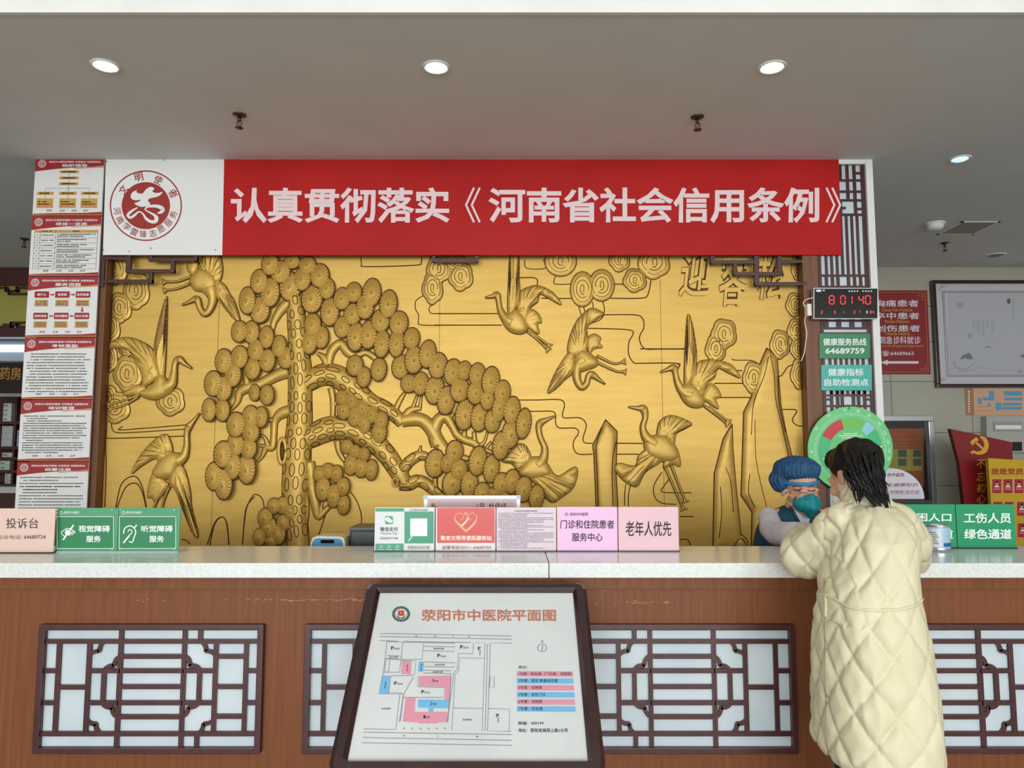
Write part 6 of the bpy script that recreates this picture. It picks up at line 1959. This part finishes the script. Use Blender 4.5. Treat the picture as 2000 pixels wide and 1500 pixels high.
def ellip(b, c, r, rot=None, mt=None, n=20, m=12):
    rot = rot or Matrix.Identity(3)
    vs, fs = [], []
    for i in range(1, m):
        th = PI * i / m
        for k in range(n):
            a = 2 * PI * k / n
            vs.append(Vector(c) + rot @ Vector((r[0] * math.sin(th) * math.cos(a), r[1] * math.sin(th) * math.sin(a), r[2] * math.cos(th))))
    for i in range(m - 2):
        for k in range(n):
            k2 = (k + 1) % n
            fs.append((i * n + k, (i + 1) * n + k, (i + 1) * n + k2, i * n + k2))
    vs += [Vector(c) + rot @ Vector((0, 0, r[2])), Vector(c) + rot @ Vector((0, 0, -r[2]))]
    T, B_ = len(vs) - 2, len(vs) - 1
    for k in range(n):
        k2 = (k + 1) % n
        fs += [(T, k, k2), (B_, (m - 2) * n + k2, (m - 2) * n + k)]
    b.add(vs, fs, mt, True)


def caps(b, pts, mt):                   # tapering limb through (point, radius) stations
    for (p, r), (p2, r2) in zip(pts[:-1], pts[1:]):
        p, p2 = Vector(p), Vector(p2)
        d = (p2 - p)
        L_ = d.length
        d.normalize()
        P_, R2 = [], []
        for a in (80, 60, 40, 20): P_.append(p - d * r * math.sin(math.radians(a))); R2.append(r * math.cos(math.radians(a)))
        for i in range(5): P_.append(p + d * L_ * i / 4); R2.append(r + (r2 - r) * i / 4)
        for a in (20, 40, 60, 80): P_.append(p2 + d * r2 * math.sin(math.radians(a))); R2.append(r2 * math.cos(math.radians(a)))
        b.tube(P_, R2, mt, 16)


def loft(b, rings, mt, n=28):           # rings: (centre, rx, ry)
    vs, fs = [], []
    for c_, rx, ry in rings:
        for k in range(n):
            a = 2 * PI * k / n
            ca, sa = math.cos(a), math.sin(a)
            f = 1.0 / (abs(ca) ** 2.5 + abs(sa) ** 2.5) ** .4
            vs.append((c_[0] + rx * ca * f, c_[1] + ry * sa * f, c_[2]))
    for i in range(len(rings) - 1):
        for k in range(n):
            k2 = (k + 1) % n
            fs.append((i * n + k, i * n + k2, (i + 1) * n + k2, (i + 1) * n + k))
    fs += [tuple(reversed(range(n))), tuple((len(rings) - 1) * n + k for k in range(n))]
    b.add(vs, fs, mt, True)


def fuse(b, name, parent, voxel, smooth_n, fn=None):    # one continuous surface from overlapping volumes
    o = b.build(name, parent)
    md = o.modifiers.new('r', 'REMESH'); md.mode = 'VOXEL'; md.voxel_size = voxel; md.use_smooth_shade = True
    if smooth_n:
        ms = o.modifiers.new('s', 'SMOOTH'); ms.factor = .5; ms.iterations = smooth_n
    bpy.context.view_layer.update()
    dg = bpy.context.evaluated_depsgraph_get()
    me = bpy.data.meshes.new_from_object(o.evaluated_get(dg))
    o.modifiers.clear()
    mts = list(o.data.materials)
    old = o.data
    o.data = me
    bpy.data.meshes.remove(old)
    me.name = name
    me.materials.clear()
    me.materials.append(mts[0])
    me.polygons.foreach_set('material_index', [0] * len(me.polygons))
    me.polygons.foreach_set('use_smooth', [True] * len(me.polygons))
    if fn:
        base = WL[o.name]
        nrm_ = [v.normal.copy() for v in me.vertices]
        for v, nn in zip(me.vertices, nrm_):
            v.co += nn * fn(v.co + base, nn)
    me.update()
    return o


def bvh(o):
    base = WL[o.name]
    return BVHTree.FromPolygons([v.co + base for v in o.data.vertices], [tuple(p.vertices) for p in o.data.polygons])


def hit(tree, px, py, off=.002):
    o = Vector((0, 0, CH))
    d = ray(px, py).normalized()
    h = tree.ray_cast(o, d)
    return None if h[0] is None else h[0] + h[1] * off


def drape(b, tree, pts, r, mt, off=.001, n=5):
    q = [hit(tree, p[0], p[1], off) for p in crom(pts, n)]
    q = [p for p in q if p is not None]
    if len(q) > 1: b.tube(q, r, mt, 6)


def patch(b, tree, pts, mt, off=.003, step=2.0):
    xs, ys_ = [p[0] for p in pts], [p[1] for p in pts]
    gx, gy = np.meshgrid(np.arange(min(xs), max(xs), step), np.arange(min(ys_), max(ys_), step))
    X, Y_ = gx.ravel(), gy.ravel()
    k = inside(pts, X, Y_)
    X, Y_ = X[k], Y_[k]
    D = dist(pts, X, Y_)
    X, Y_ = X[D > step * .4], Y_[D > step * .4]
    V_ = [Vector(p) for p in pts] + [Vector((x, y)) for x, y in zip(X, Y_)]
    n = len(pts)
    vo, _, fo, _, _, _ = geometry.delaunay_2d_cdt(V_, [(i, (i + 1) % n) for i in range(n)], [], 1, 1e-5)
    q = [hit(tree, v.x, v.y, off) for v in vo]
    ok = [f for f in fo if all(q[i] is not None for i in f)]
    used = sorted({i for f in ok for i in f})
    ix = {i: k for k, i in enumerate(used)}
    b.add([q[i] for i in used], [tuple(ix[i] for i in f) for f in ok], mt, True)


def head(b, H, yaw, pitch, roll, mt, s=1.0):
    R = Matrix.Rotation(yaw, 3, 'Z') @ Matrix.Rotation(pitch, 3, 'X') @ Matrix.Rotation(roll, 3, 'Y')
    w = lambda x, y, z: Vector(H) + R @ (Vector((x, y, z)) * s)
    e = lambda c_, r: ellip(b, w(*c_), [k * s for k in r], R, mt)
    e((0, .012, .035), (.075, .092, .082)); e((0, -.028, -.03), (.060, .062, .078)); e((0, -.058, -.092), (.028, .026, .020))
    e((0, -.08, .018), (.052, .016, .012)); e((-.036, -.072, -.03), (.024, .018, .02)); e((.036, -.072, -.03), (.024, .018, .02))
    caps(b, [(w(0, -.088, .005), .009 * s), (w(0, -.106, -.03), .012 * s)], mt)
    e((-.012, -.094, -.034), (.009, .010, .008)); e((.012, -.094, -.034), (.009, .010, .008))
    e((0, -.086, -.058), (.022, .010, .006)); e((0, -.084, -.067), (.019, .010, .006))
    for sx in (-1, 1):
        e((sx * .076, .012, -.012), (.009, .018, .030)); e((sx * .033, -.072, -.002), (.016, .014, .010))
    return w


def hand(b, wrist, d, up_, mt, side=1, s=1.0, curl=.5):
    d, up_ = Vector(d).normalized(), Vector(up_)
    up_ = (up_ - d * up_.dot(d)).normalized()
    lat = d.cross(up_) * side
    w = Vector(wrist)
    for u in (-.026, -.009, .009, .026):
        caps(b, [(w + lat * u * .6 * s, .014 * s), (w + d * .085 * s + lat * u * s, .0115 * s)], mt)
    for u, L_ in ((-.030, .062), (-.010, .075), (.010, .080), (.030, .070)):
        p = w + d * .088 * s + lat * u * s
        dd = (d - up_ * curl * .4).normalized(); d2 = (d - up_ * curl * 1.2).normalized(); d3 = (d - up_ * curl * 2.4).normalized()
        p1 = p + dd * L_ * .45 * s; p2 = p1 + d2 * L_ * .32 * s; p3 = p2 + d3 * L_ * .25 * s
        caps(b, [(p, .0092 * s), (p1, .0086 * s), (p2, .0078 * s), (p3, .0066 * s)], mt)
    t0 = w + d * .025 * s + lat * .026 * s
    t1 = t0 + (d * .6 + lat * .8 - up_ * .2).normalized() * .04 * s
    t2 = t1 + (d * .95 + lat * .25 - up_ * .3).normalized() * .03 * s
    caps(b, [(t0, .013 * s), (t1, .0105 * s), (t2, .008 * s)], mt)


# ---------------------------------------------------------------- visitor in the cream coat, seen from behind
vx = P(1705, 1200, 2.33).x
t = thing('person', 'person in long cream quilted coat with dark ponytail leaning on the counter', 'person', (vx, 2.3, 0))
HV = P(1671, 930, 2.56)
bd_ = MB()
wv = head(bd_, HV, math.radians(199), math.radians(22), 0, M_skin, .98)
neck0 = P(1688, 985, 2.47)
caps(bd_, [(HV + Vector((.01, -.02, -.06)), .052), (neck0, .055)], M_skin)
SHL, SHR = P(1650, 1032, 2.42), P(1755, 1035, 2.42)
ELL, ELR = Vector((P(1560, 1082, 2.56).x, 2.56, 1.15)), Vector((P(1770, 1082, 2.54).x, 2.54, 1.145))
WRL, WRR = Vector((P(1590, 1060, 2.9).x, 2.90, 1.165)), Vector((P(1735, 1060, 2.86).x, 2.86, 1.165))
hipz = .88
caps(bd_, [(neck0, .045), (P(1700, 1050, 2.42), .07)], M_skin)
caps(bd_, [(P(1703, 1055, 2.42), .08), (P(1700, 1100, 2.37), .095), ((vx - .005, 2.32, hipz + .08), .085), ((vx - .01, 2.31, hipz), .085)], M_skin)
for sh, el, wr, sd in ((SHL, ELL, WRL, 1), (SHR, ELR, WRR, -1)):
    caps(bd_, [(Vector((vx, 2.42, sh.z)), .06), (sh, .04), (el, .036), (wr, .027)], M_skin)
    hand(bd_, wr, (.15 * sd, 1, -.03), (0, 0, 1), M_skin, sd, .92, .35)
for sx in (-1, 1):
    caps(bd_, [((vx + sx * .06 - .01, 2.30, hipz - .03), .066), ((vx + sx * .065 - .005, 2.30, .47), .05), ((vx + sx * .08, 2.29, .09), .034)], M_skin)
    caps(bd_, [((vx + sx * .09, 2.27, .045), .032), ((vx + sx * .105, 2.40, .032), .028)], M_skin)
body = fuse(bd_, 'body', t, .0075, 2)
# coat
cb = MB()
rows = [(1476, 1590, 1840, .205, 2.29), (1456, 1580, 1846, .215, 2.29), (1400, 1579, 1843, .215, 2.295), (1320, 1579, 1837, .205, 2.30), (1265, 1581, 1826, .195, 2.305), (1195, 1585, 1812, .18, 2.315), (1165, 1590, 1804, .172, 2.32),
        (1130, 1594, 1801, .17, 2.335), (1095, 1606, 1800, .165, 2.355), (1050, 1614, 1798, .16, 2.38), (1020, 1622, 1788, .145, 2.405), (1000, 1632, 1772, .12, 2.43), (985, 1646, 1748, .10, 2.45)]
rings = []
for py, l_, r_, ry, cy_ in rows:
    a_, c_ = P(l_, py, cy_ + ry * .4), P(r_, py, cy_ - ry * .45)
    rings.append((((a_.x + c_.x) / 2, cy_, P(1000, py, cy_).z), (c_.x - a_.x) / 2 * 1.015, ry))
loft(cb, rings, M_coat)
# standing collar
n0, n1 = P(1690, 985, 2.47), P(1676, 958, 2.525)
caps(cb, [(n0, .082), (n1, .066)], M_coat)
q1 = P(1650, 1022, 2.43); q2 = P(1604, 1062, 2.50)
caps(cb, [(q1, .072), (q2, .076), (Vector((P(1560, 1080, 2.56).x, 2.555, 1.152)), .068), (Vector((P(1572, 1066, 2.72).x, 2.72, 1.182)), .066), (Vector((P(1590, 1058, 2.86).x, 2.86, 1.170)), .054)], M_coat)
caps(cb, [(q2, .076), (Vector((P(1568, 1098, 2.55).x, 2.55, 1.125)), .058), (P(1598, 1092, 2.50), .060)], M_coat)
q1 = P(1752, 1024, 2.43); q2 = P(1768, 1058, 2.47)
q2 = P(1774, 1058, 2.47)
caps(cb, [(q1, .073), (q2, .074), (Vector((P(1777, 1084, 2.54).x, 2.545, 1.145)), .068), (Vector((P(1752, 1062, 2.72).x, 2.72, 1.18)), .064), (Vector((P(1735, 1058, 2.84).x, 2.84, 1.165)), .052)], M_coat)
cc = [(r_[0][2], r_[0][0], r_[0][1]) for r_ in rings]
SLE = P(1606, 1060, 2.45).x


def quilt(p, nn):
    z = p.z
    zz_ = [c_[0] for c_ in cc]
    cx_ = np.interp(z, zz_, [c_[1] for c_ in cc]); cy_ = np.interp(z, zz_, [c_[2] for c_ in cc])
    sleeve = p.y > 2.5 and z > 1.0 or p.x < SLE - .01 and z > 1.0
    if sleeve:
        s_ = p.x * .75 - p.y * .75
        a, b_ = (s_ / .12 + z / .15), (s_ / .12 - z / .15)
    else:
        s_ = math.atan2(p.x - cx_, -(p.y - cy_)) * .205
        a, b_ = (s_ / .125 + z / .152 + .1), (s_ / .125 - z / .152 + .25)
    d1, d2 = abs(a - round(a)), abs(b_ - round(b_))
    # every second stitched line stays shallow towards the middle of the back
    d = min(d1, d2)
    side = min(1, max(.42, .42 + (SLE + .16 - p.x) * 4)) if not sleeve else .9
    h = .0135 * side * (min(1, d / .26) ** .5 - 1)
    w_ = mnoise.noise(Vector((p.x * 9, p.y * 9, p.z * 5))) * .005 + mnoise.noise(Vector((p.x * 24 + 4, p.y * 24, p.z * 12))) * .003 * side
    wr = abs(mnoise.noise(Vector((p.x * 20, p.y * 20, p.z * 6 + 9)))) * .007 * (side ** 2) * (1 if d > .05 else 2)
    return h + w_ - wr


coat = fuse(cb, 'coat', t, .0062, 5, quilt)
coat['label'] = 'long cream diamond-quilted coat'
tr = bvh(coat)
b = MB()
drape(b, tr, [(1611, 1163), (1630, 1170), (1660, 1186), (1700, 1192), (1750, 1191), (1785, 1183), (1803, 1168)], .0042, M_coat, .002)
drape(b, tr, [(1612, 1161), (1614, 1180), (1613, 1205)], .0038, M_coat, .002); drape(b, tr, [(1610, 1160), (1613, 1166), (1616, 1161)], .005, M_coat, .002)
b.build('waist_cord', t)
b = MB()
drape(b, tr, [(1610, 1128), (1612, 1200), (1612, 1300), (1614, 1400), (1618, 1478)], .0022, mat('coat_seam', (172, 160, 122), .6), .0004, 12)
b.build('side_seam', t)
# hair
hb = MB()
hr = Matrix.Rotation(math.radians(199), 3, 'Z') @ Matrix.Rotation(math.radians(22), 3, 'X')
ellip(hb, wv(0, .026, .045), (.083, .094, .080), hr, M_hair)
ellip(hb, wv(.01, .05, .0), (.068, .058, .070), hr, M_hair)
ellip(hb, wv(.0, -.028, .075), (.068, .056, .042), hr, M_hair)
ellip(hb, P(1662, 878, 2.53), (.045, .05, .034), None, M_hair)
caps(hb, [(P(1672, 880, 2.48), .040), (P(1690, 900, 2.43), .046), (P(1702, 928, 2.40), .042), (P(1712, 950, 2.385), .026), (P(1720, 968, 2.37), .008)], M_hair)
caps(hb, [(P(1686, 905, 2.42), .045), (P(1692, 934, 2.41), .034), (P(1698, 956, 2.39), .014)], M_hair)
caps(hb, [(P(1675, 925, 2.45), .045), (P(1680, 946, 2.42), .022), (P(1680, 960, 2.40), .006)], M_hair)
caps(hb, [(wv(-.05, .0, .04), .03), (wv(-.066, .02, -.01), .014)], M_hair)


def hairfn(p, nn):
    return mnoise.noise(Vector((p.x * 45, p.y * 45, p.z * 9))) * .006


hair = fuse(hb, 'hair', t, .006, 3, hairfn)
b = MB()
for i in range(170):
    k = random.random()
    sx, sy = 1650 + 66 * k, random.uniform(880, 935)
    ex_, ey_ = 1672 + 66 * k ** 1.1 + random.gauss(0, 4), random.uniform(948, 980) + 20 * k * random.random() - 8 * (1 - k)
    if i < 40:                       # longer loose locks with pointed ends
        ex_, ey_ = random.choice(((1676, 984), (1681, 978), (1704, 984), (1714, 996), (1718, 999), (1722, 994), (1733, 990), (1738, 996), (1741, 984), (1700, 972)))
        ex_ += random.gauss(0, 2); ey_ += random.gauss(0, 2)
    p0, p1, p2, p3 = P(sx, sy, 2.385), P(sx + (ex_ - sx) * .30 + random.gauss(0, 3), sy + (ey_ - sy) * .4, 2.37 - .02 * random.random()), P(sx + (ex_ - sx) * .75, sy + (ey_ - sy) * .75, 2.36), P(ex_, ey_, 2.35)
    pts = [Vector(q) for q in crom([p0, p1, p2, p3], 4)]
    r0 = random.uniform(.0045, .0085) if i < 40 else random.uniform(.0014, .004)
    b.tube(pts, [r0 * (1 - .9 * (j / (len(pts) - 1)) ** 1.6) for j in range(len(pts))], M_hair, 5)
for i in range(16):
    a = random.uniform(-.05, .05)
    p0 = P(1655 + i * 2, 866, 2.52); p1 = p0 + Vector((a * .3, -.01, random.uniform(.004, .014))); p2 = p1 + Vector((random.gauss(0, .012), -.012, random.uniform(-.004, .008)))
    b.tube([p0, p1, p2], [.002, .0015, .0006], M_hair, 5)
b.build('hair_strands', hair)
# ear loop of her mask
b = MB()
b.tube([wv(-.072, -.05, -.02), wv(-.083, -.01, .012), wv(-.087, .022, .01), wv(-.085, .03, -.02), wv(-.078, -.01, -.05), wv(-.064, -.06, -.055)], .0022, M_signwhite, 6)
ellip(b, wv(0, -.080, -.058), (.050, .034, .044), hr, M_signwhite)
b.build('face_mask', t)
b = MB()
for sx in (-1, 1):
    caps(b, [((vx + sx * .055 - .01, 2.30, .80), .075), ((vx + sx * .065 - .005, 2.30, .50), .074), ((vx + sx * .08, 2.29, .11), .060)], M_trouser)
fuse(b, 'trousers', t, .01, 2)
for sx in (-1, 1):
    b = MB(); caps(b, [((vx + sx * .09, 2.26, .052), .045), ((vx + sx * .105, 2.42, .045), .042)], M_shoe); b.box(vx + sx * .0975 - .046, vx + sx * .0975 + .046, 2.21, 2.465, 0.002, .03, M_shoe, .012); fuse(b, 'shoe', t, .006, 2)

# ---------------------------------------------------------------- staff member facing us in cap and mask
nx = P(1548, 1030, 3.5).x
t = thing('person', 'person in teal vest, blue bouffant cap and green mask behind the counter', 'person', (nx, 3.6, 0))
HN = P(1562, 954, 3.40)
bd_ = MB()
wn = head(bd_, HN, math.radians(10), math.radians(16), math.radians(-3), M_skin, .97)
caps(bd_, [(HN + Vector((-.005, .03, -.07)), .05), (P(1555, 1002, 3.46), .055)], M_skin)
caps(bd_, [(P(1550, 1020, 3.50), .09), (Vector((nx, 3.60, 1.05)), .095), (Vector((nx, 3.72, .93)), .11)], M_skin)
sL, sR = P(1500, 1014, 3.44), P(1606, 1012, 3.44)
eL, eR = P(1512, 1046, 3.24), P(1640, 1048, 3.28)
hL, hR = Vector((P(1592, 1042, 2.98).x, 3.0, 1.175)), Vector((P(1625, 1042, 3.02).x, 3.02, 1.165))
for sh, el, wr, dr, sd in ((sL, eL, hL, (.8, -.6, -.05), -1), (sR, eR, hR, (-.3, -1, -.05), 1)):
    caps(bd_, [(P(1550, 1012, 3.47), .055), (sh, .042), (el, .034), (wr, .024)], M_skin)
    hand(bd_, wr, dr, (0, 0, 1), M_skin, sd, .85, .5)
for sx in (-1, 1):
    caps(bd_, [((nx + sx * .08, 3.74, .88), .085), ((nx + sx * .09, 3.70, .47), .055), ((nx + sx * .095, 3.72, .09), .036)], M_skin)
    caps(bd_, [((nx + sx * .095, 3.74, .04), .03), ((nx + sx * .1, 3.60, .03), .026)], M_skin)
body = fuse(bd_, 'body', t, .0065, 2)
trb = bvh(body)
# white uniform sleeves and chest
b = MB()
caps(b, [(P(1501, 1010, 3.42), .046), (P(1506, 1032, 3.33), .052), (P(1516, 1043, 3.24), .050), (P(1545, 1040, 3.10), .046), (P(1588, 1041, 2.995), .040)], M_sleeve)
caps(b, [(P(1604, 1014, 3.44), .046), (P(1636, 1046, 3.28), .046), (P(1628, 1042, 3.06), .038)], M_sleeve)
caps(b, [(P(1505, 1016, 3.47), .036), (P(1552, 1012, 3.49), .045), (P(1600, 1016, 3.47), .036)], M_sleeve)
caps(b, [(P(1560, 1003, 3.46), .05), (P(1558, 1030, 3.50), .06), (Vector((nx, 3.62, .95)), .10), (Vector((nx, 3.70, .62)), .15)], M_sleeve)
uni = fuse(b, 'uniform', t, .0065, 4, lambda p, nn: mnoise.noise(Vector((p.x * 16, p.y * 16, p.z * 22))) * .005)
# teal vest
b = MB()
rg = []
for py, l_, r_, ry, cy_ in ((1160, 1466, 1628, .16, 3.62), (1100, 1468, 1626, .155, 3.57), (1062, 1470, 1624, .15, 3.54), (1035, 1476, 1622, .14, 3.52), (1012, 1486, 1618, .12, 3.49), (1000, 1500, 1608, .10, 3.475), (992, 1522, 1594, .075, 3.465), (986, 1536, 1582, .062, 3.46)):
    a_, c_ = P(l_, py, cy_), P(r_, py, cy_)
    rg.append((((a_.x + c_.x) / 2, cy_, a_.z), (c_.x - a_.x) / 2 * .94, ry))
loft(b, rg, M_vest)
vest = fuse(b, 'vest', t, .007, 4, lambda p, nn: mnoise.noise(Vector((p.x * 12, p.y * 12, p.z * 8))) * .006)
trv = bvh(vest)
b = MB()
patch(b, trv, [(1543, 984), (1552, 1000), (1562, 1018), (1570, 1034), (1578, 1030), (1582, 1012), (1584, 990), (1572, 982)], M_sleeve, .004)
b.build('shirt_front', t)
b = MB()
drape(b, trv, [(1541, 986), (1550, 1003), (1560, 1021), (1569, 1036)], .006, M_vest, .004); drape(b, trv, [(1585, 988), (1584, 1012), (1579, 1031)], .006, M_vest, .004)
b.build('vest_collar', t)
b = MB()
q = [hit(bvh(uni), *p, .004) for p in ((1526, 1012.5), (1545, 1012), (1546, 1015.5), (1527, 1016))]
if all(p is not None for p in q): b.poly(q, mat('badge_white', (214, 206, 212), .5))
q = [hit(bvh(uni), *p, .0055) for p in ((1529, 1013), (1543, 1012.6), (1543.4, 1014.2), (1529.4, 1014.6))]
if all(p is not None for p in q): b.poly(q, mat('badge_red', (170, 60, 70), .5))
if b.v: b.build('badge', t)
# cap
hb = MB()
hr = Matrix.Rotation(math.radians(10), 3, 'Z') @ Matrix.Rotation(math.radians(16 - 14), 3, 'X')
ellip(hb, wn(-.002, .034, .080), (.099, .112, .064), hr, M_cap, 28, 16)
ellip(hb, wn(-.060, .05, .028), (.060, .062, .060), hr, M_cap)
ellip(hb, wn(.056, .05, .03), (.052, .06, .055), hr, M_cap)


def capfn(p, nn):
    return .0025 * math.sin(math.atan2(p.x - HN.x, p.y - HN.y) * 34 + 3 * mnoise.noise(p * 20)) + mnoise.noise(p * 28) * .006


cap_ = fuse(hb, 'bouffant_cap', t, .0055, 4, capfn)
b = MB()
band = []
for i in range(41):
    a = 2 * PI * i / 40
    band.append(wn(.083 * math.sin(a), .018 - .100 * math.cos(a), .048 - .012 * (1 - math.cos(a)) * 1.4))
b.tube(band, .0085, mat('cap_band_blue', (40, 132, 190), .6), 8, False)
b.build('elastic_band', cap_)
# mask
mb_ = MB()
mr = Matrix.Rotation(math.radians(10), 3, 'Z') @ Matrix.Rotation(math.radians(16), 3, 'X')
ellip(mb_, wn(0, -.066, -.046), (.063, .058, .047), mr, M_mask)
caps(mb_, [(wn(0, -.098, -.012), .021), (wn(0, -.112, -.052), .024), (wn(0, -.096, -.100), .013)], M_mask)
mask = fuse(mb_, 'face_mask', t, .0045, 9)
trm = bvh(mask)
b = MB()
drape(b, trm, [(1543, 966), (1556, 973), (1571, 976), (1592, 972)], .0012, mat('mask_fold', (0, 112, 122), .6), .0006)
drape(b, trm, [(1573, 962), (1574, 976), (1573, 990)], .001, MATS['mask_fold'], .0006)
b.build('mask_fold', mask)
b = MB()
drape(b, trb, [(1534, 953), (1538, 960), (1543, 966), (1549, 970)], .0022, M_signwhite, .003); drape(b, trb, [(1534, 976), (1540, 981), (1548, 985)], .0022, M_signwhite, .003)
b.build('mask_strap', mask)
for pts, nm, r_ in (([(1550, 955), (1555, 957.5), (1561, 957.5), (1566, 955.5)], 'eyelashes', .0022), ([(1577, 957), (1582, 959), (1588, 958.5), (1592, 956.5)], 'eyelashes', .0022),
                    ([(1548, 951.5), (1555, 949), (1565, 950.5)], 'eyebrow', .0016), ([(1577, 952), (1584, 950.5), (1591, 952)], 'eyebrow', .0016)):
    b = MB(); drape(b, trb, pts, r_, M_hair, .0006); 
    if b.v: b.build(nm, t)
b = MB()
for sx in (-1, 1):
    caps(b, [((nx + sx * .08, 3.74, .90), .095), ((nx + sx * .09, 3.70, .47), .075), ((nx + sx * .095, 3.72, .11), .056)], M_trouser)
fuse(b, 'trousers', t, .01, 2)
for sx in (-1, 1):
    b = MB(); caps(b, [((nx + sx * .095, 3.75, .048), .042), ((nx + sx * .1, 3.59, .04), .038)], M_shoe); b.box(nx + sx * .0975 - .044, nx + sx * .0975 + .044, 3.545, 3.80, .002, .03, M_shoe, .012); fuse(b, 'shoe', t, .006, 2)
